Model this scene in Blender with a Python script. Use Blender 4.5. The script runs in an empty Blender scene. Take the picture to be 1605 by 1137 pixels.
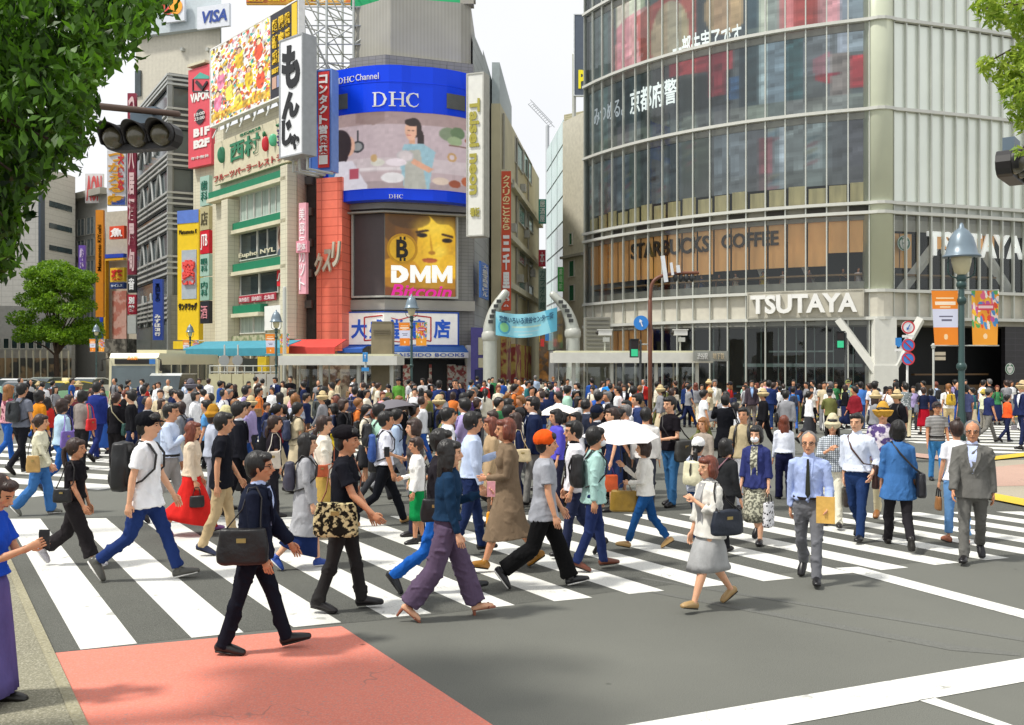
import bpy, math, random
import numpy as np
from mathutils import Vector, Matrix, Euler
R = math.radians
# ---------------------------------------------------------------- camera, sky, sun
FPX, CX, HY, CH = 1500.0, 802.5, 567.0, 2.47      # focal length in photo pixels, centre, horizon, eye height
scn = bpy.context.scene
COL = scn.collection
cam = bpy.data.cameras.new('camera'); cam.lens = 36 * FPX / 1605; cam.clip_end = 3000; cam.clip_start = .05
camo = bpy.data.objects.new('camera', cam); COL.objects.link(camo)
camo.location = (0, 0, CH); camo.rotation_euler = (R(90), 0, 0); scn.camera = camo
w = bpy.data.worlds.new('World'); scn.world = w; w.use_nodes = True
nt = w.node_tree; nt.nodes.clear()
SUN_EL, SUN_AZ = 58, -112          # azimuth measured from +Y towards +X: the sun stands on the left
sky = nt.nodes.new('ShaderNodeTexSky'); sky.sky_type = 'NISHITA'; sky.sun_disc = False
sky.sun_elevation = R(SUN_EL); sky.sun_rotation = R(SUN_AZ); sky.dust_density = 3
tc = nt.nodes.new('ShaderNodeTexCoord'); nz = nt.nodes.new('ShaderNodeTexNoise')
nz.inputs['Scale'].default_value = 2.2; nz.inputs['Detail'].default_value = 6
nt.links.new(tc.outputs['Generated'], nz.inputs['Vector'])
cr = nt.nodes.new('ShaderNodeMapRange'); cr.inputs[1].default_value = .3; cr.inputs[2].default_value = .7
cr.inputs[3].default_value = .88; cr.inputs[4].default_value = 1.0
nt.links.new(nz.outputs['Fac'], cr.inputs[0])
mx = nt.nodes.new('ShaderNodeMix'); mx.data_type = 'RGBA'
nt.links.new(cr.outputs[0], mx.inputs[0]); nt.links.new(sky.outputs[0], mx.inputs[6])
mx.inputs[7].default_value = (9.9, 10.0, 10.2, 1)      # thin bright cloud over the whole sky
bg = nt.nodes.new('ShaderNodeBackground'); bg.inputs[1].default_value = .105
out = nt.nodes.new('ShaderNodeOutputWorld')
nt.links.new(mx.outputs[2], bg.inputs[0]); nt.links.new(bg.outputs[0], out.inputs[0])
sl = bpy.data.lights.new('sun', 'SUN'); sl.energy = 3.7; sl.angle = R(5); sl.color = (1, .96, .89)
so = bpy.data.objects.new('sun', sl); COL.objects.link(so)
sd = Vector((math.sin(R(SUN_AZ)) * math.cos(R(SUN_EL)), math.cos(R(SUN_AZ)) * math.cos(R(SUN_EL)), math.sin(R(SUN_EL))))
so.rotation_euler = sd.to_track_quat('Z', 'Y').to_euler()
scn.view_settings.view_transform = 'Standard'; scn.view_settings.look = 'None'
scn.view_settings.exposure = 0.0; scn.view_settings.gamma = 1
scn.cycles.max_bounces = 8; scn.cycles.transparent_max_bounces = 12; scn.cycles.use_denoising = True
rng = random.Random(7)
# ---------------------------------------------------------------- helpers
def W(px, py, d):                       # the point seen at photo pixel (px, py) at depth d
    return Vector(((px - CX) * d / FPX, d, CH + (HY - py) * d / FPX))
def GP(px, py, z=0.0):                  # the ground point seen at a pixel
    d = FPX * (CH - z) / (py - HY)
    return Vector(((px - CX) * d / FPX, d, z))
def lin(h):
    if isinstance(h, str):
        c = [int(h[i:i + 2], 16) / 255 for i in (0, 2, 4)]
    else: c = list(h)
    return tuple((x / 12.92 if x <= .04045 else ((x + .055) / 1.055) ** 2.4) for x in c)
MATS = {}
def mat(name, col, rough=.6, metal=0, spec=.5, var=.08, scale=3, bump=0, bscale=40, emit=0, kind=None, col2=None, pscale=10, axis='Z', sss=0, coat=0, stretch=None, alpha=1):
    key = (name, col, rough, metal, spec, var, scale, bump, bscale, emit, kind, col2, pscale, axis, sss, coat, stretch, alpha)
    if key in MATS: return MATS[key]
    m = bpy.data.materials.new(name); MATS[key] = m; m.use_nodes = True
    n = m.node_tree.nodes; l = m.node_tree.links; n.clear()
    o = n.new('ShaderNodeOutputMaterial'); p = n.new('ShaderNodeBsdfPrincipled'); l.new(p.outputs[0], o.inputs[0])
    p.inputs['Roughness'].default_value = rough; p.inputs['Metallic'].default_value = metal
    p.inputs['Specular IOR Level'].default_value = spec
    if coat: p.inputs['Coat Weight'].default_value = coat
    if alpha < 1: p.inputs['Alpha'].default_value = alpha
    c = lin(col) + (1,)
    t = n.new('ShaderNodeTexCoord'); vec = t.outputs['Object']
    if stretch:
        mp = n.new('ShaderNodeMapping'); mp.inputs['Scale'].default_value = stretch; l.new(vec, mp.inputs[0]); vec = mp.outputs[0]
    base = None
    def rgb(v):
        r = n.new('ShaderNodeRGB'); r.outputs[0].default_value = v; return r.outputs[0]
    if kind:
        c2 = lin(col2) + (1,)
        if kind == 'stripe':
            k = n.new('ShaderNodeTexWave'); k.bands_direction = axis; k.inputs['Scale'].default_value = pscale; k.inputs['Distortion'].default_value = .3
            f = k.outputs['Fac']; lo, hi = .45, .55
        elif kind == 'blotch':
            k = n.new('ShaderNodeTexNoise'); k.inputs['Scale'].default_value = pscale; k.inputs['Detail'].default_value = 3
            f = k.outputs['Fac']; lo, hi = .47, .55
        elif kind == 'grad':
            k = n.new('ShaderNodeTexNoise'); k.inputs['Scale'].default_value = pscale; k.inputs['Detail'].default_value = 6
            f = k.outputs['Fac']; lo, hi = .3, .7
        elif kind == 'dots':
            k = n.new('ShaderNodeTexVoronoi'); k.inputs['Scale'].default_value = pscale
            f = k.outputs['Distance']; lo, hi = .33, .4
        elif kind == 'check':
            k = n.new('ShaderNodeTexWave'); k.bands_direction = 'X'; k.inputs['Scale'].default_value = pscale
            k2 = n.new('ShaderNodeTexWave'); k2.bands_direction = 'Z'; k2.inputs['Scale'].default_value = pscale
            l.new(vec, k2.inputs['Vector'])
            mm = n.new('ShaderNodeMath'); mm.operation = 'MAXIMUM'; l.new(k.outputs['Fac'], mm.inputs[0]); l.new(k2.outputs['Fac'], mm.inputs[1])
            f = mm.outputs[0]; lo, hi = .75, .85
        elif kind == 'brick':
            k = n.new('ShaderNodeTexBrick'); k.inputs['Scale'].default_value = pscale; k.inputs['Mortar Size'].default_value = .012
            k.inputs['Color1'].default_value = (0, 0, 0, 1); k.inputs['Color2'].default_value = (.12, .12, .12, 1); k.inputs['Mortar'].default_value = (1, 1, 1, 1)
            k.offset = 0
            sp = n.new('ShaderNodeSeparateXYZ'); cb = n.new('ShaderNodeCombineXYZ')
            l.new(vec, sp.inputs[0]); l.new(sp.outputs[0], cb.inputs[0]); l.new(sp.outputs[2], cb.inputs[1]); vec2 = cb.outputs[0]
            l.new(vec2, k.inputs['Vector']); f = k.outputs['Color']; lo, hi = 0, 1
        if kind != 'brick': l.new(vec, k.inputs['Vector'])
        mr = n.new('ShaderNodeMapRange'); mr.inputs[1].default_value = lo; mr.inputs[2].default_value = hi; l.new(f, mr.inputs[0])
        m1 = n.new('ShaderNodeMix'); m1.data_type = 'RGBA'; l.new(mr.outputs[0], m1.inputs[0])
        l.new(rgb(c), m1.inputs[6]); l.new(rgb(c2), m1.inputs[7]); base = m1.outputs[2]
    if var:
        k = n.new('ShaderNodeTexNoise'); k.inputs['Scale'].default_value = scale; k.inputs['Detail'].default_value = 5; l.new(vec, k.inputs['Vector'])
        mr = n.new('ShaderNodeMapRange'); mr.inputs[1].default_value = .3; mr.inputs[2].default_value = .7
        mr.inputs[3].default_value = 1 - var; mr.inputs[4].default_value = 1 + var; l.new(k.outputs['Fac'], mr.inputs[0])
        m2 = n.new('ShaderNodeMix'); m2.data_type = 'RGBA'; m2.blend_type = 'MULTIPLY'; m2.inputs[0].default_value = 1
        l.new(base if base is not None else rgb(c), m2.inputs[6]); l.new(mr.outputs[0], m2.inputs[7]); base = m2.outputs[2]
    if base is None: p.inputs['Base Color'].default_value = c
    else: l.new(base, p.inputs['Base Color'])
    if emit:
        p.inputs['Emission Strength'].default_value = emit
        if base is None: p.inputs['Emission Color'].default_value = c
        else: l.new(base, p.inputs['Emission Color'])
    if bump:
        k = n.new('ShaderNodeTexNoise'); k.inputs['Scale'].default_value = bscale; k.inputs['Detail'].default_value = 4; l.new(vec, k.inputs['Vector'])
        b = n.new('ShaderNodeBump'); b.inputs['Strength'].default_value = bump; b.inputs['Distance'].default_value = .02
        l.new(k.outputs['Fac'], b.inputs['Height']); l.new(b.outputs[0], p.inputs['Normal'])
    if sss:
        p.inputs['Subsurface Weight'].default_value = sss; p.inputs['Subsurface Scale'].default_value = .01
    return m
def tag(o, label=None, cat=None, group=None, kind=None):
    if label: o['label'] = label
    if cat: o['category'] = cat
    if group: o['group'] = group
    if kind: o['kind'] = kind
    return o
def empty(name, loc=(0, 0, 0), rz=0, label=None, cat=None, group=None):
    o = bpy.data.objects.new(name, None); COL.objects.link(o); o.location = loc; o.rotation_euler = (0, 0, rz)
    o.empty_display_size = .2
    return tag(o, label, cat, group)
class G:                                 # geometry collector
    def __init__(s, k=1): s.v = []; s.f = []; s.m = []; s.n = 0; s.mi = 0; s.k = k
    def add(s, v, f):
        v = np.asarray(v, float).reshape(-1, 3); s.v.append(v)
        for q in f: s.f.append(tuple(i + s.n for i in q)); s.m.append(s.mi)
        s.n += len(v)
    def quad(s, a, b, c, d): s.add([a, b, c, d], [(0, 1, 2, 3)])
    def poly(s, pts): s.add(pts, [tuple(range(len(pts)))])
    def prism(s, pts, nrm):              # polygon extruded along nrm
        n = len(pts); p = np.asarray(pts, float); nrm = np.asarray(nrm, float)
        s.add(np.vstack([p, p + nrm]), [tuple(range(n))[::-1], tuple(range(n, 2 * n))] + [(i, (i + 1) % n, n + (i + 1) % n, n + i) for i in range(n)])
    def box(s, c, size, rz=0, ax=None):
        c = np.asarray(c, float); hx, hy, hz = [q / 2 for q in size]
        P = np.array([(x, y, z) for x in (-hx, hx) for y in (-hy, hy) for z in (-hz, hz)])
        if rz: cs, sn = math.cos(rz), math.sin(rz); P = np.stack([P[:, 0] * cs - P[:, 1] * sn, P[:, 0] * sn + P[:, 1] * cs, P[:, 2]], 1)
        if ax is not None: P = P @ np.asarray(ax, float)
        s.add(P + c, [(0, 1, 3, 2), (4, 6, 7, 5), (0, 4, 5, 1), (2, 3, 7, 6), (0, 2, 6, 4), (1, 5, 7, 3)])
    def loft(s, pts, rx, ry=None, side=(1, 0, 0), seg=12, cap=True, mod=None):
        pts = np.asarray(pts, float); k = len(pts)
        rx = np.full(k, rx, float) if np.isscalar(rx) else np.asarray(rx, float)
        ry = rx if ry is None else (np.full(k, ry, float) if np.isscalar(ry) else np.asarray(ry, float))
        rx = rx * s.k; ry = ry * s.k
        t = np.gradient(pts, axis=0); t /= np.linalg.norm(t, axis=1)[:, None] + 1e-9
        sd = np.asarray(side, float); a = np.arange(seg) * 2 * math.pi / seg
        V = []
        rows = []
        for i in range(k):
            u = sd - t[i] * sd.dot(t[i]); nu = np.linalg.norm(u)
            if nu < 1e-4: u = np.cross(t[i], (0, .3, 1)); nu = np.linalg.norm(u)
            u /= nu; v = np.cross(t[i], u)
            rows.append((pts[i], u, v, rx[i], ry[i], t[i], i))
        if cap:
            p, u, v, a1, b1, tt, i = rows[0]; r0 = min(a1, b1)
            p2, u2, v2, a2, b2, t2, i2 = rows[-1]; r2 = min(a2, b2)
            rows = [(p - tt * r0 * .75, u, v, a1 * .35, b1 * .35, tt, 0), (p - tt * r0 * .45, u, v, a1 * .78, b1 * .78, tt, 0)] + rows + \
                   [(p2 + t2 * r2 * .45, u2, v2, a2 * .78, b2 * .78, t2, i2), (p2 + t2 * r2 * .75, u2, v2, a2 * .35, b2 * .35, t2, i2)]
        for (p, u, v, A, B, tt, i) in rows:
            mm = 1 if mod is None else mod(a, i / max(1, k - 1))
            V.append(p + np.outer(np.cos(a) * A * mm, u) + np.outer(np.sin(a) * B * mm, v))
        K = len(rows); F = [(i * seg + j, i * seg + (j + 1) % seg, (i + 1) * seg + (j + 1) % seg, (i + 1) * seg + j) for i in range(K - 1) for j in range(seg)]
        F += [tuple(range(seg))[::-1], tuple(range((K - 1) * seg, K * seg))]
        s.add(np.vstack(V), F)
    def ell(s, c, r, seg=14, rings=9, M=None):
        c = np.asarray(c, float); r = np.asarray(r, float) * s.k
        V = [(0, 0, -1)]
        for i in range(1, rings):
            ph = -math.pi / 2 + math.pi * i / rings
            for j in range(seg):
                a = 2 * math.pi * j / seg; V.append((math.cos(ph) * math.cos(a), math.cos(ph) * math.sin(a), math.sin(ph)))
        V.append((0, 0, 1)); V = np.array(V) * r
        if M is not None: V = V @ np.asarray(M, float)
        F = [(0, 1 + (j + 1) % seg, 1 + j) for j in range(seg)]
        for i in range(rings - 2):
            b = 1 + i * seg; F += [(b + j, b + (j + 1) % seg, b + seg + (j + 1) % seg, b + seg + j) for j in range(seg)]
        b = 1 + (rings - 2) * seg; T = len(V) - 1; F += [(b + j, b + (j + 1) % seg, T) for j in range(seg)]
        s.add(V + c, F)
    def mesh(s, name, mats, smooth=False):
        me = bpy.data.meshes.new(name); V = np.vstack(s.v) if s.v else np.zeros((0, 3))
        me.from_pydata(V.tolist(), [], s.f)
        for m_ in (mats if isinstance(mats, (list, tuple)) else [mats]): me.materials.append(m_)
        if any(s.m): me.polygons.foreach_set('material_index', s.m)
        if smooth: me.polygons.foreach_set('use_smooth', [True] * len(me.polygons))
        me.update(); return me
    def obj(s, name, mats, parent=None, smooth=False, loc=None, rz=0):
        o = bpy.data.objects.new(name, s.mesh(name, mats, smooth)); COL.objects.link(o)
        if parent is not None: o.parent = parent
        if loc is not None: o.location = loc; o.rotation_euler = (0, 0, rz)
        return o
TMP = bpy.data.scenes.new('workshop')     # only used to evaluate meshes, removed at the end
def evaluate(o):
    TMP.collection.objects.link(o)
    with bpy.context.temp_override(scene=TMP, view_layer=TMP.view_layers[0]):
        dg = bpy.context.evaluated_depsgraph_get(); dg.update()
        m = bpy.data.meshes.new_from_object(o.evaluated_get(dg), depsgraph=dg)
    TMP.collection.objects.unlink(o); return m
def fuse(g, voxel, smooth=3, wr=0, wl=.06, seed=0, stretch=(1, 1, .45), crease=False):
    """one closed surface from overlapping volumes, with folds pressed into it; returns (V, F)"""
    me = g.mesh('x', []); o = bpy.data.objects.new('x', me)
    r = o.modifiers.new('r', 'REMESH'); r.mode = 'VOXEL'; r.voxel_size = voxel
    if smooth: q = o.modifiers.new('s', 'SMOOTH'); q.factor = .5; q.iterations = smooth
    m = evaluate(o); n = len(m.vertices)
    V = np.empty(n * 3); m.vertices.foreach_get('co', V); V = V.reshape(-1, 3)
    if wr:
        N = np.empty(n * 3); m.vertex_normals.foreach_get('vector', N); N = N.reshape(-1, 3)
        rs = np.random.RandomState(seed); h = np.zeros(n)
        for q in range(7):
            k = rs.normal(size=3) * np.array(stretch) * 2 * math.pi / wl * rs.uniform(.4, 1.2) / 1.7
            ph_ = V @ k + rs.uniform(0, 6.28) + 1.5 * np.sin(V @ (k[::-1] * .4)); h += (1 - 2 * np.abs(np.sin(ph_ * .5)) ** .8) if crease else np.sin(ph_)
        hh = np.clip(h / 3.2, -.6, 1.5) + .55 if crease else h / 3.2; V = V + N * (hh[:, None] * wr)
    F = [tuple(p.vertices) for p in m.polygons]
    bpy.data.meshes.remove(m); bpy.data.objects.remove(o); bpy.data.meshes.remove(me)
    return V, F
TXT = {}
def text_mesh(s, bold=0.0, ext=0.02, narrow=1.0, shear=0):
    """letters as a mesh: baseline at z 0, front towards -y, height of a capital scaled to 1; returns V, F, width"""
    key = (s, bold, ext, shear)
    if key not in TXT:
        c = bpy.data.curves.new('t', 'FONT'); c.body = s; c.extrude = ext; c.offset = bold; c.resolution_u = 3; c.shear = shear
        o = bpy.data.objects.new('t', c); m = evaluate(o); n = len(m.vertices)
        V = np.empty(n * 3); m.vertices.foreach_get('co', V); V = V.reshape(-1, 3)
        F = [tuple(p.vertices) for p in m.polygons]; bpy.data.meshes.remove(m); bpy.data.objects.remove(o)
        V = np.stack([V[:, 0], -V[:, 2], V[:, 1]], 1)
        V[:, 0] -= V[:, 0].min(); V[:, 2] -= V[:, 2].min(); h = V[:, 2].max(); V[:, 0] /= h; V[:, 2] /= h
        TXT[key] = (V, F)
    V, F = TXT[key]; return V.copy(), F, V[:, 0].max()
# ---------------------------------------------------------------- people
SKINS = ['d9a07c', 'cf9672', 'e0ab88', 'c98e6a']
def skin_mat(i=0): return mat('skin', SKINS[i % 4], .5, sss=.12, var=.05, scale=20)
HAIRC = {'k': '14110f', 'b': '33211a', 'r': '6b3320', 'g': '6d6a68', 'o': '8a5a2c'}
def hair_mat(c): return mat('hair', HAIRC[c], .42, spec=.5, var=.45, scale=60, bump=.5, bscale=50, stretch=(1, 1, .12))
def dull(h):
    v = [int(h[i:i + 2], 16) for i in (0, 2, 4)]; y = .3 * v[0] + .6 * v[1] + .1 * v[2]; return '%02x%02x%02x' % tuple(int(q * .95 + y * .05) for q in v)
def cloth(c, rough=.85):
    """'hex' plain, 'S:hex:hex:scale' stripes, 'V' vertical stripes, 'B' blotches, 'D' dots, 'C' checks"""
    if ':' in c:
        k, a, b, s = c.split(':'); a = dull(a); b = dull(b)
        kd = {'S': 'stripe', 'V': 'stripe', 'B': 'blotch', 'D': 'dots', 'C': 'check'}[k]
        return mat('fabric', a, rough, kind=kd, col2=b, pscale=float(s), axis='X' if k == 'V' else 'Z', spec=.08, var=.06, bump=.15, bscale=60)
    return mat('fabric', dull(c), rough, spec=.08, var=.16, scale=7, bump=.7, bscale=13, stretch=(1, 1, .6))
def rot(v, ax, a):
    return np.array(Matrix.Rotation(a, 3, ax) @ Vector(v))
POSES = {  # thighL kneeL footL thighR kneeR footR ; foot pitch: negative = heel raised
    'w1': (22, 3, 11, -17, 20, -34), 'w2': (15, 8, 3, -12, 30, -44), 'w3': (4, 4, 0, -6, 48, -50),
    'w4': (24, 5, 12, -18, 36, -52), 'w5': (12, 4, 4, -9, 14, -20), 's': (2, 2, 0, -1, 2, 0), 's2': (6, 3, 0, -5, 4, 0)}
ARMS = {   # swing, out, flex, inward
    'h': (2, 7, 12, 0), 'f': (16, 5, 16, 0), 'b': (-16, 6, 8, 0), 'fs': (12, 6, 16, 0), 'bs': (-12, 8, 10, 0),
    'phone': (22, 6, 88, 28), 'chest': (18, 12, 118, 52), 'photo': (62, 10, 92, 22), 'strap': (14, 12, 128, 25),
    'pocket': (-14, 20, 52, 18), 'umb': (30, 10, 100, 10), 'carry': (6, 8, 74, 40), 'up': (95, 30, 75, 0), 'bagf': (8, 5, 28, 10)}
def person(x, hy, fy, face, label, top='s', tc='f4f4f2', bot='t', bc='1c1e28', hair='short', hc='k', sex='m', pose='w2', la='h', ra='h',
           sh='1a1718', swap=0, lean=2, head=0, pit=0, lod=1, tl=.9, bl=None, wide=0, ex=(), sk=None, group='people crossing the road', build=1.0, inner='e9edf2', tie=None, hat=None, dd=None, name='person', cat='person'):
    seed = int(x * 7 + hy * 13) & 0xffff; rs = random.Random(seed)
    if fy is None:
        Hm = 1.69 if sex == 'm' else 1.6
        d = FPX * (CH - Hm) / (hy - HY); base = Vector(((x - CX) * d / FPX, d, 0)); S = Hm / 1.72
    else:
        base = GP(x, fy); d = base.y; S = (fy - hy) * d / FPX / 1.72
    if dd: base = Vector(((x - CX) * dd / FPX, dd, 0)); S = (CH - (hy - HY) * dd / FPX) / 1.72
    vox = {0: .011, 1: .017, 2: .026, 3: .034}[lod]; near = lod == 0
    sk = skin_mat(seed % 4 if sk is None else sk)
    fem = sex == 'f'
    shx = (.150 if fem else .170) * build; hipx = .085
    # ---- joints
    P = list(POSES[pose] if isinstance(pose, str) else pose)
    if swap: P = P[3:] + P[:3]
    hz = .90; legs = []
    for s, (a, k, ft) in ((-1, P[:3]), (1, P[3:])):
        hip = np.array([s * hipx, 0, hz]); a = R(a); k = R(k)
        th = np.array([s * .02, math.sin(a), -math.cos(a)]); sn = np.array([s * .0, math.sin(a - k), -math.cos(a - k)])
        knee = hip + th * .42; ank = knee + sn * .40; p = R(ft)
        fd = np.array([s * .12, math.cos(p), math.sin(p)]); fd /= np.linalg.norm(fd); up = np.array([0, -math.sin(p), math.cos(p)])
        heel = ank - up * .075 - fd * .05; toe = heel + fd * (.23 if fem else .255)
        legs.append([hip, knee, ank, heel, toe, fd, up])
    low = min(min(l[3][2], l[4][2]) for l in legs); dz = -low
    for l in legs:
        for i in range(5): l[i] = l[i] + np.array([0, 0, dz])
    le = R(lean)
    def T(x_, y_, z_):                       # torso point with forward lean about the hips
        h = z_ - hz; return np.array([x_, y_ * math.cos(le) + h * math.sin(le), hz + dz + h * math.cos(le) - y_ * math.sin(le)])
    arms = []
    for s, A in ((-1, la), (1, ra)):
        sw, ou, fl, iw = ARMS[A] if isinstance(A, str) else A
        sh_ = T(s * shx, 0, 1.385); b = R(sw + lean); o = R(ou); f = R(sw + fl + lean); i = R(iw - ou * .6)
        ud = np.array([s * math.sin(o), math.sin(b) * math.cos(o), -math.cos(b) * math.cos(o)])
        fd = np.array([-s * math.sin(i), math.sin(f) * math.cos(i), -math.cos(f) * math.cos(i)])
        el = sh_ + ud * .285; wr = el + fd * .245; arms.append((sh_, el, wr, fd))
    # ---- head frame
    HS = 1.07
    nb = T(0, -.005, 1.46); hb = T(0, .012, 1.505)
    hm = (Matrix.Rotation(R(-head), 3, 'Z') @ Matrix.Rotation(R(-pit), 3, 'X'))
    hM = np.array(hm).T
    def Hd(p): return hb + (np.asarray(p, float) @ hM) * HS
    HR = [(0, .045, .022, .022), (.012, .033, .040, .046), (.035, .020, .055, .066), (.06, .010, .064, .081), (.09, .003, .069, .091),
          (.115, 0, .073, .095), (.145, -.003, .075, .098), (.175, -.005, .069, .091), (.198, -.007, .052, .07), (.211, -.009, .03, .04)]
    cover = top != 'none'
    g = G(); seg = 14 if near else 10
    tr = [(.80, .10, .09), (.88, .155, .112), (.95, .152, .11), (1.05, .122 if fem else .138, .10), (1.18, .135 if fem else .152, .108), (1.30, .145 if fem else .168, .115),
          (1.375, .14 if fem else .165, .098), (1.425, .105, .075), (1.465, .062, .058)]
    k = .84
    g.loft([T(0, 0, z) for z, a, b in tr], [a * k * build for z, a, b in tr], [b * k for z, a, b in tr], seg=20)
    g.loft([T(0, -.012, 1.42), T(0, -.005, 1.48), Hd((0, -.012, .04)), Hd((0, -.01, .08))], [.058, .05, .05, .05] if fem else [.066, .058, .056, .055], seg=12)
    for l in legs:
        hip, kn, an, heel, toe, fd, up = l
        pts = [hip, hip * .6 + kn * .4, kn * .85 + hip * .15, kn, kn * .75 + an * .25, kn * .5 + an * .5, an * .9 + kn * .1, an - up * .03]
        q = .70 if bot == 't' else 1.0
        rr = np.array([.088, .076, .056, .052, .054, .047, .034, .034]) * q
        g.loft(pts, rr, seg=seg)
        g.loft([heel + up * .035 + fd * .02, heel + up * .038 + fd * .09, heel + up * .028 + fd * .17, toe + up * .02 - fd * .02], [.032, .036, .042, .03], [.034, .034, .026, .018], seg=10)
    for (sp, el, wr, fd) in arms:
        q = np.array([.78, .85, 1, 1, 1]) if top in ('s', 'none', 'v') else np.array([.7, .7, .7, .75, .95]) if top != 'k' else np.array([.7, .7, .72, .85, 1])
        g.loft([sp, sp * .6 + el * .4, el, el * .65 + wr * .35, wr], np.array([.05, .044, .037, .036, .025]) * q * (.88 if fem else 1), seg=seg)
        ax = np.array([1., 0, 0]) if abs(fd[0]) < .6 else np.array([0, 1., 0])
        g.loft([wr, wr + fd * .04, wr + fd * .085], [.015, .018, .016], [.026, .038, .036], side=ax, seg=10)
        if not near: g.loft([wr + fd * .08, wr + fd * .125, wr + fd * .16], [.012, .012, .01], [.034, .03, .024], side=ax, seg=8)
    # head
    g.k = HS
    g.loft([Hd((0, yc, z)) for z, yc, a, b in HR], [a for z, yc, a, b in HR], [b for z, yc, a, b in HR], side=Hd((1, 0, 0)) - hb, seg=20)
    g.loft([Hd((0, .094, .118)), Hd((0, .106, .095)), Hd((0, .117, .078)), Hd((0, .100, .068))], [.008, .010, .014, .010], seg=8)
    g.ell(Hd((0, .083, .05)), (.024, .018, .012)); g.ell(Hd((0, .066, .012)), (.022, .018, .014)); g.ell(Hd((0, .084, .132)), (.05, .014, .008))
    for s in (-1, 1):
        g.ell(Hd((s * .074, -.004, .098)), (.010, .018, .030)); g.ell(Hd((s * .042, .062, .083)), (.020, .018, .016))
    V, F = fuse(g, vox, 2)
    b = G(); b.add(V, F)
    if lod < 2:
        # fingers
        if near:
            for si, (sp, el, wr, fd) in zip((-1, 1), arms):
                # the palm is flat across `side`; curl turns towards the body
                inn = np.array([-si, 0, 0.0]); inn = inn - fd * inn.dot(fd); inn /= np.linalg.norm(inn) + 1e-9
                lat = np.cross(fd, inn); k0 = wr + fd * .088
                if lat[1] < 0: lat = -lat
                for q, (ln, of) in enumerate(((.060, .029), (.070, .010), (.064, -.010), (.050, -.028))):
                    c = .5 + .1 * q; a0 = k0 + lat * of; d1 = fd * math.cos(c * .5) + inn * math.sin(c * .5); d2 = fd * math.cos(c * 1.4) + inn * math.sin(c * 1.4)
                    b.loft([a0 - fd * .012, a0 + d1 * ln * .5, a0 + d1 * ln * .5 + d2 * ln * .55], [.0095, .0085, .007], seg=6)
                t0 = wr + fd * .03 + lat * .026; td = fd * .75 + lat * .5 + inn * .35; b.loft([t0, t0 + td * .035, t0 + td * .035 + (fd + inn * .3) * .028], [.012, .010, .008], seg=6)
        b.k = HS
        for s in (-1, 1):
            b.mi = 1
            b.ell(Hd((s * .031, .0865, .111)), (.0135, .006, .0048 if near else .007), 8, 5, hM)
            b.mi = 2; b.loft([Hd((s * .014, .094, .128)), Hd((s * .034, .090, .131)), Hd((s * .05, .077, .126))], [.0035] * 3, seg=5)
        b.mi = 3; b.loft([Hd((-.022, .090, .046)), Hd((0, .099, .047)), Hd((.022, .090, .046))], [.0045] * 3, seg=6); b.mi = 0
    root = b.obj(name, [sk, mat('eye', '1b1412', .25, var=0), mat('brow', '1d1512', .8, var=0), mat('lips', 'a2564c' if fem else '9c6454', .5, var=0)], smooth=True)
    tag(root, label, cat, group)
    def part(nm, V_, F_, m_):
        q = G(); q.add(V_, F_); return q.obj(nm, m_, root, True)
    def legy(z):                        # front and back reach of both legs at height z above the hips' frame
        lo, hi = [], []
        for l in legs:
            pts = [l[0], l[1], l[2]]; ys = []
            for a_, b_ in zip(pts, pts[1:]):
                z1, z2 = a_[2] - dz, b_[2] - dz
                if min(z1, z2) <= z <= max(z1, z2): t = (z - z1) / (z2 - z1 + 1e-9); ys.append(a_[1] + (b_[1] - a_[1]) * t)
            if not ys: ys = [l[0][1] if z > .7 else l[2][1]]
            r_ = np.interp(z, [.1, .48, .9], [.06, .075, .11]); lo.append(min(ys) - r_); hi.append(max(ys) + r_)
        return min(lo), max(hi)
    # ---- trousers / skirt / shorts
    wst = 1.0
    if bot in ('t', 'shorts'):
        g = G(); wd = wide
        g.loft([T(0, 0, z) for z in (.82, .88, .95, 1.01)], np.array([.12, .166, .158, .142]) * build, [.11, .125, .12, .112], seg=18)
        ll = bl if bl is not None else (1.0 if bot == 't' else .05)
        for l in legs:
            hip, kn, an, heel, toe, fd, up = l; fr = max(0., min(1., ll))
            end = kn * (1 - fr) + an * fr; end = end - np.array([0, 0, .0])
            if fr >= 1: end = an - up * .025
            md = kn * .5 + end * .5
            g.loft([hip + np.array([0, 0, .02]), hip * .6 + kn * .4, kn * .85 + hip * .15, kn, md, end], [.098, .086 + wd * .4, .068 + wd * .6, .063 + wd * .8, .060 + wd, (.058 if ll >= .8 else .066) + wd], seg=seg, cap=False)
        V, F = fuse(g, vox, 2, .015 if near else .009, .09, seed, (1, 1, .8), True); part('shorts' if bot == 'shorts' else 'trousers', V, F, cloth(bc))
    elif bot == 'skirt':
        g = G(); zb = bl if bl is not None else .45; sp = wide
        ka = (legs[0][1] + legs[1][1]) / 2
        amp = max(abs(legs[0][2][1] - legs[1][2][1]) / 2, .1)
        mid = (legs[0][2][1] + legs[1][2][1]) / 2
        zs = np.linspace(1.02, zb, 9); pts = []; a_ = []; b_ = []
        for z in zs:
            f = (1.02 - z) / .95; pt = T(0, 0, z) if z > .9 else np.array([0, 0, z + dz]); y0_, y1_ = legy(z); bl_ = min(1, max(0, (.9 - z) / .15)); pt[1] += (y0_ + y1_) / 2 * bl_; pts.append(pt)
            hip_ = min(1, (1.02 - z) / .12); kc = .94 if tl < .75 and top != 'none' else 1; a_.append((.135 + .045 * hip_ + (.05 + sp) * f) * kc); b_.append(max((.105 + .025 * hip_), (y1_ - y0_) / 2 * bl_ * kc * (1.18 if kc == 1 else 1.02)) + (sp * .6 - (.03 if kc < 1 else 0)) * f)
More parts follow.
